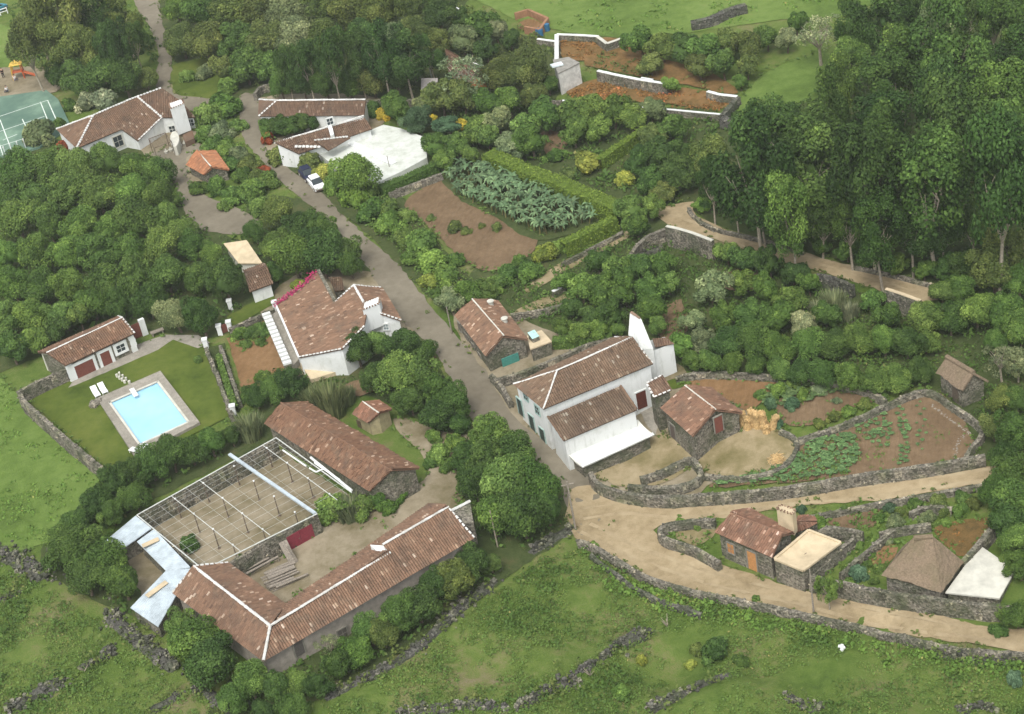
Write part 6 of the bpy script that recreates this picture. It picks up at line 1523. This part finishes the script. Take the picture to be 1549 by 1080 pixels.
row('between the hut and the road end', [(1512, 610, 24, 'olive green'), (1540, 610, 26), (1505, 648, 22, 'olive green'), (1535, 655, 32), (1515, 690, 26, 'dark green')], 'broad', ('green', 'olive green'))
row('over the right end of the upper dirt road', [(1530, 715, 36), (1508, 745, 28), (1542, 755, 36), (1528, 790, 32)], 'broad', ('dark green', 'green'))
row('beside the weathered white roof', [(1535, 820, 26, 'mid green'), (1545, 855, 26, 'green'), (1525, 845, 14, 'mid green')], 'broad')
row('at the right end of the lower dirt road', [(1518, 925, 16, 'mid green', 'airy'), (1540, 930, 24, 'green', 'broad'), (1510, 955, 14, 'green', 'bush')])
# lower right garden
row('in the upper line of the lower garden', [(905, 398, 18), (930, 408, 24), (965, 402, 24), (1000, 400, 20), (1100, 382, 20), (1128, 395, 24), (1165, 402, 24), (1200, 415, 22), (1225, 432, 18)], 'small', ('green', 'dark green', 'mid green', 'green'))
row('in the second line of the lower garden', [(855, 425, 18), (880, 438, 22), (912, 445, 26), (945, 440, 26), (980, 440, 24), (1012, 430, 18), (1075, 438, 26, 'grey green'), (1120, 430, 22), (1160, 440, 26), (1195, 455, 24)], 'small', ('green', 'dark green', 'mid green', 'green'))
row('in the third line of the lower garden', [(865, 470, 18), (895, 480, 22), (925, 478, 24), (985, 475, 22), (1052, 485, 20, 'grey green'), (1095, 478, 24), (1135, 478, 26), (1175, 485, 26), (1215, 488, 26, 'pale green'), (1250, 478, 22), (1318, 455, 18), (1345, 482, 22)], 'small', ('green', 'dark green', 'mid green', 'green'))
row('behind the long white house', [(852, 498, 16), (878, 502, 18), (905, 500, 18), (930, 498, 14), (995, 495, 16), (1030, 525, 20)], 'small', ('mid green', 'bright green'))
row('of grey reeds below the hill track', [(1262, 458, 22, 'pale green', 'reed'), (1240, 470, 16, 'pale green', 'reed'), (1285, 470, 18, 'pale green', 'reed')])
row('in the fourth line of the lower garden', [(1068, 518, 22, 'grey green'), (1100, 520, 26), (1140, 520, 28), (1180, 525, 28), (1222, 525, 28), (1262, 520, 28), (1300, 512, 26), (1338, 518, 28), (1372, 520, 24)], 'broad', ('green', 'dark green', 'mid green'))
row('in the front line of the lower garden', [(1048, 545, 18), (1075, 548, 18), (1108, 552, 18), (1142, 555, 18), (1178, 560, 20), (1212, 565, 20), (1248, 568, 22), (1285, 572, 24), (1322, 575, 24), (1358, 572, 24), (1392, 562, 18)], 'broad', ('green', 'dark green', 'mid green'))
row('in the planted upper plot', [(1150, 598, 11), (1178, 592, 14), (1200, 580, 12), (1215, 598, 12), (1240, 590, 12), (1165, 612, 10), (1200, 612, 12), (1265, 608, 8), (1180, 642, 8)], 'bush', ('blue green', 'mid green', 'grey green'))
row('on the bank above the vegetable plot', [(1238, 642, 10), (1262, 632, 12), (1285, 622, 12), (1308, 612, 11), (1335, 602, 9)], 'bush', ('olive green', 'mid green'))
row('along the lower verge of the upper dirt road', [(1212, 772, 9, 'blue green'), (1240, 792, 12, 'bright green'), (1278, 772, 9), (1345, 768, 12, 'blue green'), (1385, 762, 12), (1420, 760, 14, 'olive green'), (1455, 755, 14), (1355, 790, 14, 'grey green')], 'bush', ('mid green', 'green'))
row('between the tiled cottage and the thatched barn', [(1298, 868, 16, 'blue green'), (1285, 858, 10, 'mid green'), (1318, 840, 8, 'green'), (1345, 818, 9, 'grey green'), (1310, 855, 9)], 'bush', ('green',))
row('in the overgrown strip under the upper dirt road', [(1330, 784, 10), (1362, 776, 11), (1402, 784, 14, 'grey green'), (1428, 776, 12), (1452, 774, 14), (1472, 764, 13), (1432, 792, 9)], 'bush', ('mid green', 'green', 'olive green'))
row('between the slanting cottage walls', [(1262, 846, 8), (1280, 836, 8, 'grey green'), (1300, 826, 9), (1332, 862, 10), (1322, 880, 9, 'mid green'), (1286, 880, 9)], 'bush', ('mid green', 'green'))
row('beside the brown pole on the dirt road', [(1252, 890, 25, 'mid green', 'airy')], zs=1.35)
row('inside the enclosure by the tiled cottage', [(1030, 790, 8, 'bright green'), (1068, 792, 9, 'grey green'), (1055, 800, 7)], 'bush', ('mid green',))
row('sprouting from the wall of the lower dirt road', [(898, 826, 8), (1143, 905, 8), (1015, 893, 7), (1075, 905, 8), (1420, 975, 8)], 'bush', ('mid green', 'bright green'))
row('in the bottom field', [(1085, 985, 26, 'dark green'), (1055, 985, 14, 'olive green'), (940, 1048, 16, 'bright green'), (1120, 1000, 12, 'green'), (1535, 1030, 14, 'blue green'), (970, 1000, 10, 'yellow green'), (1045, 1005, 10, 'yellow green')], 'bush')
row('growing on the bouganvillea house upper wall'.replace('bouganvillea', 'pink flowered'), [(450, 432, 12, 'yellow green'), (470, 415, 12, 'mid green'), (495, 405, 12, 'yellow green')], 'bush')
# bougainvillea
def bougain():
    c, n, t = [], [], []
    for a, b in zip(BOUG, BOUG[1:]):
        for _ in range(130):
            p = a.lerp(b, random.random()) + V((random.gauss(0, .28), random.gauss(0, .28), random.uniform(0, .4)))
            c.append(tuple(p)); n.append((random.gauss(0, .5), random.gauss(0, .5), 1)); t.append(random.uniform(.3, .8))
    me = leaf_mesh('bougainvillea', np.array(c), np.array(n), .2, np.array(t), M['leaf']); o = bpy.data.objects.new('bougainvillea', me); col.objects.link(o); o.color = (.36, .035, .12, 1)
    tag(o, 'pink flowering bougainvillea creeping along the upper roof edge', 'creeper')
bougain()
hedge('long bright trimmed hedge along the upper side of banana plants', [(738, 228), (790, 252), (850, 275), (900, 296), (940, 312)], 2.4, 2.2, 'hedge green', .12)
hedge('short trimmed hedge on the lower side of the banana plants', [(850, 366), (880, 352), (905, 340), (930, 328)], 2.0, 1.4, 'hedge green', .12)
hedge('narrow clipped hedge slanting through the upper garden', [(905, 240), (930, 222), (955, 205), (978, 190)], 1.8, 1.0, 'hedge green', .05)
hedge('dark clipped hedge along the white terrace front edge', [(575, 282), (605, 270), (635, 257), (662, 244)], 1.6, 1.3, 'green', .05)
hedge('clipped hedge by the lane at the courtyard villa garden', [(395, 180), (399, 195), (404, 206)], 1.4, 1.0, 'bright green', .05)
hedge('low hedge between the two walls beside the pool lawn', [(330, 535), (340, 570), (355, 615)], .9, .7, 'mid green', .1)
hedge('green hedge strip behind the lane stone house', [(835, 512), (865, 510), (900, 506), (925, 502)], 1.2, 1.2, 'mid green', .15)
# bananas
def banana_mesh(seed):
    random.seed(seed); m = MB()
    for i in range(10):
        a = i * 2.4 + random.uniform(-.3, .3); L = random.uniform(.6, 1.3); w = random.uniform(.15, .26); up = random.uniform(.5, 1.7); dd = V((math.cos(a), math.sin(a), 0)); s = V((-dd.y, dd.x, 0)); prev = None; tn = random.uniform(.3, .95)
        for k in range(6):
            f = k / 5; p = V((0, 0, 1.7)) + dd * (L * f) + V((0, 0, up * f - 1.25 * f * f)); ww = w * math.sin(PI * min(.97, .12 + f * .85)); 
            e = (p + s * ww - V((0, 0, ww * .3)), p, p - s * ww - V((0, 0, ww * .3)))
            if prev: m.poly([prev[0], e[0], e[1], prev[1]], tn); m.poly([prev[1], e[1], e[2], prev[2]], tn * .9)
            prev = e
    o = m.build('leaves', M['leaf']); d = o.data; bpy.data.objects.remove(o); return d
BM = [banana_mesh(200 + i) for i in range(4)]
m = MB(); m.bar((0, 0, -.1), (0, 0, 1.8), .15, .8, 8, .09); o = m.build('stem', M['leaf']); BS = o.data; bpy.data.objects.remove(o)
def bananas():
    px = [(676, 268), (735, 255), (800, 278), (870, 305), (908, 320), (895, 338), (850, 352), (822, 360), (780, 338), (735, 318), (700, 300)]
    ring = pxring(px); xs = [p[0] for p in ring]; ys = [p[1] for p in ring]; done = []; tries = 0
    while len(done) < 270 and tries < 30000:
        tries += 1; x, y = random.uniform(min(xs), max(xs)), random.uniform(min(ys), max(ys))
        if not inpoly(x, y, ring) or any((x - a) ** 2 + (y - b) ** 2 < .6 for a, b in done): continue
        done.append((x, y)); t = thing('banana_plant', 'broad-leaved banana plant in the dense plot beside the long hedge', 'banana plant', (x, y, H(x, y)), 'banana plants in the plot'); s = random.uniform(.5, 1.05); t.scale = (s, s, s); t.rotation_euler = (random.uniform(-.2, .2), random.uniform(-.2, .2), random.uniform(0, 6.3)); j = random.uniform(.6, 1.2)
        for nm, me, c in (('stem', BS, (.10, .10, .04)), ('leaves', random.choice(BM), (.13, .21, .105))): k = bpy.data.objects.new(nm, me); col.objects.link(k); k.parent = t; k.color = (c[0] * j, c[1] * j, c[2] * j, 1)
bananas()
# vegetables
def cabbage(seed):
    random.seed(seed); m = MB()
    for i in range(16):
        a = i * 2.4; e = .25 + .75 * i / 16; dd = V((math.cos(a), math.sin(a), 0)); s = V((-dd.y, dd.x, 0)) * .15; p = V((0, 0, .12)); q = p + dd * .22 * e + V((0, 0, .22 - .08 * e)); r = p + dd * .46 * e + V((0, 0, .16)); tn = random.uniform(.25, .95)
        m.poly([p, q - s, q + s], tn); m.poly([q - s, r - s * .5, r + s * .5, q + s], tn)
    o = m.build('cabbage_plant', M['leaf']); d = o.data; bpy.data.objects.remove(o); return d
CB = [cabbage(300 + i) for i in range(3)]
def veg(px, n, md, label, group, s0=1.0, c=(.095, .17, .065)):
    ring = pxring(px); xs = [p[0] for p in ring]; ys = [p[1] for p in ring]; done = []; tries = 0
    while len(done) < n and tries < n * 60:
        tries += 1; x, y = random.uniform(min(xs), max(xs)), random.uniform(min(ys), max(ys))
        if not inpoly(x, y, ring) or any((x - a) ** 2 + (y - b) ** 2 < md * md for a, b in done): continue
        done.append((x, y)); o = bpy.data.objects.new('cabbage_plant', random.choice(CB)); col.objects.link(o); o.location = (x, y, H(x, y) + .1); s = s0 * random.uniform(.7, 1.35); o.scale = (s, s, s); o.rotation_euler = (0, 0, random.uniform(0, 6.3)); j = random.uniform(.75, 1.25); o.color = (c[0] * j, c[1] * j, c[2] * j, 1)
        tag(o, label, 'cabbage', group)
veg([(1085, 735), (1150, 718), (1205, 695), (1225, 668), (1290, 660), (1300, 690), (1285, 715), (1180, 730)], 165, .5, 'leafy cabbage plant in the thick patch at the lower left of the vegetable plot', 'cabbages in the thick patch', .95)
veg([(1290, 640), (1335, 618), (1350, 650), (1345, 680), (1325, 675), (1300, 660)], 44, .55, 'leafy cabbage plant in the small patch in the middle of the vegetable plot', 'cabbages in the middle patch', .75)
veg([(1354, 614), (1362, 612), (1375, 650), (1372, 702), (1360, 704), (1364, 660)], 30, .5, 'leafy cabbage plant in the single curved row of the vegetable plot', 'cabbages in the curved row', .75)
veg([(1385, 610), (1398, 608), (1402, 660), (1395, 685), (1388, 680)], 20, .7, 'small sparse seedling in the thin row of the vegetable plot', 'seedlings in the thin row', .5)
veg([(1165, 585), (1250, 575), (1262, 595), (1215, 612), (1180, 615), (1150, 612)], 30, .7, 'tall leafy plant in the mixed bed above the threshing floor', 'plants in the mixed bed', 1.3, (.10, .16, .06))
m = MB()
for px in ([(1408, 612), (1420, 622), (1445, 640), (1466, 655)], [(1466, 655), (1450, 672), (1445, 695)]):
    for a in line3(px, .06, 3, .18): 
        for _ in range(3): m.rock((a.x + random.gauss(0, .1), a.y + random.gauss(0, .1), a.z + .03), .09, random.uniform(.3, .9))
tag(m.build('straw_edging', M['paving']), 'pale straw edging line around the right end of vegetable plot', 'edging')
# ------------------------------------------------------------------ uncountable growth
scatter('undergrowth', [(-30, 240), (250, 240), (300, 340), (400, 385), (345, 500), (190, 480), (60, 525), (-30, 545)], .55, .30, 'green', .9, 8, clump=.7)
scatter('undergrowth', [(1020, 230), (1140, 175), (1260, 130), (1310, 20), (1580, -20), (1620, 480), (1450, 470), (1405, 420), (1290, 395), (1150, 352), (1060, 310)], .35, .34, 'dark green', .8, 8, clump=.8)
LG = [(700, 455), (760, 420), (860, 410), (950, 365), (1010, 350), (1090, 372), (1240, 418), (1330, 445), (1400, 465), (1600, 480), (1600, 690), (1490, 640), (1410, 588), (1330, 590), (1200, 565), (1030, 555), (1000, 500), (940, 500), (850, 510), (800, 470)]
scatter('undergrowth', LG, 1.2, .18, 'green', .8, 16, clump=.7, patch=-.4)
scatter('undergrowth', [(645, 170), (760, 135), (850, 155), (1095, 178), (1040, 300), (1000, 320), (940, 300), (740, 225), (670, 215)], .9, .28, 'green', .7, 9, clump=.6, patch=-.45)
scatter('undergrowth', [(240, -30), (690, -30), (760, 30), (830, 60), (835, 150), (640, 145), (400, 140), (275, 70)], .4, .32, 'olive green', .7, 8, clump=.7)
scatter('undergrowth', [(10, 0), (200, 10), (240, 60), (238, 125), (150, 150), (85, 130), (20, 70)], .4, .32, 'dark green', .7, 8, clump=.7)
scatter('lane_verge_growth', [(400, 205), (470, 255), (520, 300), (600, 385), (650, 445), (690, 480), (730, 440), (690, 400), (640, 345), (590, 300), (520, 275), (470, 235)], 1.2, .18, 'mid green', .7, 15, clump=.5)
scatter('undergrowth', [(380, 310), (480, 315), (552, 395), (545, 415), (400, 410)], .6, .28, 'green', .6, 8, clump=.6)
scatter('undergrowth', [(480, 600), (540, 520), (640, 520), (715, 640), (660, 655), (610, 630), (560, 600)], .6, .28, 'green', .5, 8, clump=.6)
scatter('undergrowth', [(690, 660), (780, 650), (850, 720), (862, 790), (760, 840), (715, 810), (690, 730)], .8, .26, 'green', .6, 9, clump=.6)
scatter('undergrowth', [(60, 850), (150, 745), (340, 655), (375, 640), (360, 670), (200, 775), (150, 830), (240, 930), (190, 925)], .9, .26, 'green', .6, 9, clump=.6)
scatter('undergrowth', [(325, 1085), (385, 1010), (560, 930), (730, 838), (760, 850), (740, 880), (610, 980), (480, 1060), (440, 1090)], 1.0, .24, 'green', .5, 9, clump=.5)
scatter('undergrowth', [(380, 560), (440, 560), (530, 590), (420, 605), (380, 640), (352, 640)], .9, .24, 'green', .5, 9, clump=.5)
BF = [(500, 1070), (620, 1000), (740, 905), (820, 850), (880, 828), (930, 860), (1060, 910), (1260, 948), (1470, 995), (1600, 1005), (1600, 1120), (480, 1120)]
scatter('field_grass', BF, 9.0, .12, 'mid green', .12, 6, clump=.3, patch=-.25)
scatter('field_scrub', BF, 1.8, .17, 'green', .5, 14, clump=.55, patch=.22)
scatter('wall_foot_growth', [(880, 838), (930, 866), (1060, 912), (1260, 952), (1460, 1000), (1600, 1012), (1600, 1045), (1400, 1010), (1200, 965), (1000, 925), (920, 890)], 3.0, .2, 'bright green', .45, 9, clump=.42)
LF = [(-40, 850), (40, 870), (110, 915), (180, 960), (270, 1015), (350, 1085), (300, 1120), (-60, 1120)]
scatter('field_grass', LF, 9.0, .12, 'mid green', .12, 6, clump=.3, patch=-.25)
scatter('field_scrub', LF, 1.8, .17, 'green', .5, 14, clump=.55, patch=.2)
scatter('meadow_grass', [(-40, 545), (20, 595), (160, 725), (135, 775), (60, 820), (-40, 810)], 4.0, .16, 'bright green', .10, 4, clump=.3, patch=.05)
scatter('pasture_grass', [(700, -30), (1300, -30), (1290, 15), (1000, 50), (900, 50), (850, 42)], 1.2, .26, 'bright green', .15, 4, clump=.5, patch=.1)
scatter('bracken', [(858, 145), (905, 124), (1000, 136), (1100, 150), (1092, 168), (960, 160)], 4.0, .2, 'rust', .35, 8, clump=.45, patch=-.25)
scatter('bracken', [(846, 60), (904, 62), (900, 84), (878, 92), (848, 86)], 3.0, .2, 'rust', .3, 8, clump=.4, patch=-.3)
scatter('bracken', [(1414, 806), (1440, 795), (1503, 788), (1468, 833)], 2.5, .16, 'rust', .15, 6, clump=.35, patch=-.1)
scatter('bracken', [(880, 105), (960, 118), (1060, 135), (1110, 140), (1000, 105), (920, 75)], 1.0, .22, 'olive green', .4, 8, clump=.5, patch=-.3)
scatter('garden_cover', [(346, 508), (402, 482), (412, 505), (370, 535)], 5.0, .18, 'mid green', .25, 8, clump=.35, patch=-.4)
scatter('weeds', [(425, 905), (440, 840), (560, 770), (640, 730), (640, 755), (560, 830), (440, 915)], .5, .16, 'mid green', .12, 5, clump=.3, patch=.2)
scatter('weeds', [(900, 712), (985, 668), (1040, 692), (985, 736), (930, 732)], .8, .14, 'olive green', .08, 4, clump=.3, patch=.15)
scatter('weeds', [(1180, 605), (1318, 598), (1240, 645), (1190, 642)], 1.2, .16, 'mid green', .15, 6, clump=.3, patch=.2)
scatter('vegetable_leaves', [(1085, 737), (1150, 720), (1205, 695), (1225, 668), (1290, 660), (1300, 690), (1285, 717), (1180, 732)], 7.0, .12, 'mid green', .25, 8, clump=.3, patch=-.55, mat='leaf')
scatter('vegetable_leaves', [(1290, 640), (1335, 618), (1350, 650), (1345, 690), (1300, 700), (1290, 660)], 3.0, .12, 'mid green', .2, 6, clump=.25, patch=-.2, mat='leaf')
scatter('weeds', [(1090, 733), (1210, 692), (1300, 640), (1395, 596), (1460, 650), (1450, 694), (1300, 720)], 1.2, .13, 'mid green', .1, 4, clump=.25, patch=.1)
scatter('verge_weeds', [(1215, 770), (1340, 762), (1490, 735), (1480, 770), (1400, 790), (1340, 800), (1250, 800)], 2.2, .2, 'mid green', .4, 8, clump=.4, patch=-.5)
scatter('verge_weeds', [(1240, 870), (1290, 820), (1345, 800), (1400, 800), (1345, 840), (1330, 890), (1280, 890)], 2.2, .2, 'mid green', .35, 8, clump=.4, patch=-.5)
scatter('yard_weeds', [(1010, 800), (1045, 790), (1080, 792), (1075, 812), (1050, 824)], 1.5, .16, 'mid green', .15, 6, clump=.3, patch=.0)
def fringe(name, px, dens, size, colname, h=.15, wid=.35, sm=4, skip=.0):
    q = [G(p[0], p[1]) for p in smooth_px(px, True, sm)]; C, Nn, S, T = [], [], [], []
    for i in range(len(q)):
        a, b = q[i], q[(i + 1) % len(q)]; L = (b - a).length
        for _ in range(int(L * dens + random.random())):
            p = a.lerp(b, random.random())
            if noise.noise(p * .45) < skip: continue
            x, y = p.x + random.gauss(0, wid), p.y + random.gauss(0, wid); k = random.uniform(.5, 1.5)
            for _ in range(6):
                an, r = random.uniform(0, 6.3), .28 * k * random.random(); C.append((x + math.cos(an) * r, y + math.sin(an) * r, H(x, y) + .16 + h * k * random.random())); Nn.append((random.gauss(0, .5), random.gauss(0, .5), .8)); S.append(size * k); T.append(random.uniform(.2, .75))
    me = leaf_mesh(name, np.array(C), np.array(Nn), np.array(S), np.array(T), M['cover']); o = bpy.data.objects.new(name, me); col.objects.link(o); tag(o, kind='stuff'); o.color = (*COLS[colname], 1)
def fringe_line(name, px, dens, size, colname, h, wid):
    q = line3(px, 0, 3); q = q + q[::-1][1:-1]; C, Nn, S, T = [], [], [], []
    for p in q:
        for _ in range(int(dens + random.random())):
            if noise.noise(p * .5 + V((7, 0, 0))) < -.25: continue
            x, y = p.x + random.gauss(0, wid), p.y + random.gauss(0, wid); k = random.uniform(.5, 1.5)
            for _ in range(7):
                an, r = random.uniform(0, 6.3), .35 * k * random.random(); C.append((x + math.cos(an) * r, y + math.sin(an) * r, H(x, y) + .1 + h * k * random.random())); Nn.append((random.gauss(0, .5), random.gauss(0, .5), .8)); S.append(size * k); T.append(random.uniform(.15, .85))
    return C, Nn, S, T
A = [[], [], [], []]
for px in RUB:
    for a, b in zip(A, fringe_line('', px, 1.6, .17, '', .6, .75)): a.extend(b)
me = leaf_mesh('wall_growth', np.array(A[0]), np.array(A[1]), np.array(A[2]), np.array(A[3]), M['cover']); o = bpy.data.objects.new('wall_growth', me); col.objects.link(o); tag(o, kind='stuff'); o.color = (*COLS['olive green'], 1)
for nm, cn, dn, sk in (('ploughed_plot', 'mid green', 3, -.1), ('barn_plot', 'mid green', 3, -.1), ('upper_plot', 'mid green', 3, -.2), ('vegetable_plot', 'mid green', 3, -.1), ('threshing_floor', 'olive green', 2, -.1), ('house_yard', 'olive green', 2.5, -.1), ('walled_plot', 'mid green', 4, -.3), ('cottage_plot', 'mid green', 4, -.3), ('thatch_plot', 'mid green', 4, -.3), ('enclosure_floor', 'mid green', 4, -.3), ('kitchen_garden', 'mid green', 3, -.1), ('terrace_path', 'mid green', 4, -.3), ('garden_strip', 'mid green', 4, -.3), ('hill_track', 'olive green', 1.6, -.05), ('lane', 'olive green', 1.2, .05), ('side_yard', 'mid green', 2, -.1), ('lane_top', 'olive green', 2, -.1), ('dirt_road', 'olive green', 1.2, .0), ('farmyard', 'mid green', 2.5, -.1), ('bracken_terrace', 'olive green', 2, -.2), ('meadow', 'mid green', 2, -.2), ('lawn', 'mid green', 1.0, -.1), ('clearing', 'mid green', 2, -.3)):
    fringe('edge_weeds', PX[nm], dn, .17, cn, skip=sk)
# dead branches in the field
for (u, v), l in (((1010, 948), 'dead pale branch stump standing by the middle stone heap'), ((893, 1022), 'dead forked branch standing by the lower stone heap'), ((128, 1015), 'dead forked branch standing in the left field')):
    p = G(u, v); m = MB(); random.seed(u)
    for _ in range(6): a = random.uniform(0, 6.3); e = p + V((math.cos(a) * .5, math.sin(a) * .5, random.uniform(.5, 1.3))); m.bar(p, e, .06, .5, 5, .02)
    tag(m.build('dead_branch', M['palebark']), l, 'branch')
for (u, v), l in (((1273, 981), 'white plastic sack lying in the scrub below the road wall'),):
    p = G(u, v, .2); m = MB()
    for _ in range(6): m.rock(p + V((random.gauss(0, .15), random.gauss(0, .15), random.uniform(0, .15))), .16, .5)
    tag(m.build('sack', M['white']), l, 'sack')
p = G(145, 612); m = MB()
for _ in range(9): m.rock(p + V((random.gauss(0, .22), random.gauss(0, .3), random.uniform(0, .35))), .45, random.uniform(.3, .6))
tag(m.build('boulder', M['stone']), 'rounded grey boulder on the lawn left of the pool', 'boulder')
# ------------------------------------------------------------------ light
w = bpy.data.worlds.new('World'); sc.world = w; w.use_nodes = True; nt = w.node_tree
bg = nt.nodes['Background']; sky = nt.nodes.new('ShaderNodeTexSky'); sky.sky_type = 'NISHITA'; sky.sun_disc = False
EL, AZ = math.radians(58), math.radians(200)
sky.sun_elevation = EL; sky.sun_rotation = AZ; sky.dust_density = 3.0; sky.air_density = 1.0
hs = nt.nodes.new('ShaderNodeHueSaturation'); hs.inputs['Saturation'].default_value = .22
nt.links.new(sky.outputs[0], hs.inputs['Color']); nt.links.new(hs.outputs[0], bg.inputs['Color']); bg.inputs['Strength'].default_value = .15
ld = bpy.data.lights.new('sun', 'SUN'); lo = bpy.data.objects.new('sun', ld); col.objects.link(lo)
ld.energy = 1.3; ld.angle = math.radians(24); ld.color = (1, .97, .92)
sd = V((math.sin(AZ) * math.cos(EL), math.cos(AZ) * math.cos(EL), math.sin(EL)))
lo.rotation_euler = sd.to_track_quat('Z', 'Y').to_euler()
sc.view_settings.view_transform = 'Standard'; sc.view_settings.look = 'None'; sc.view_settings.gamma = 1; sc.view_settings.exposure = 0.85
# thin hazy air over the whole valley
m = bpy.data.materials.new('haze_air'); m.use_nodes = True; nt = m.node_tree; nt.nodes.remove(nt.nodes['Principled BSDF'])
pv = nt.nodes.new('ShaderNodeVolumePrincipled'); pv.inputs['Color'].default_value = (.93, .97, .94, 1); pv.inputs['Density'].default_value = .0002; pv.inputs['Anisotropy'].default_value = .2
nt.links.new(pv.outputs[0], nt.nodes['Material Output'].inputs['Volume'])
k = MB(); k.box(V((0, 150, 54)), V((1000, 0, 0)), V((0, 1300, 0)), V((0, 0, 60))); o = k.build('haze', m); tag(o, kind='stuff')
sc.cycles.volume_bounces = 0
sc.cycles.max_bounces = 5; sc.cycles.diffuse_bounces = 3; sc.cycles.transparent_max_bounces = 4
print('PLANTS', CNT, 'OBJECTS', len(bpy.data.objects))
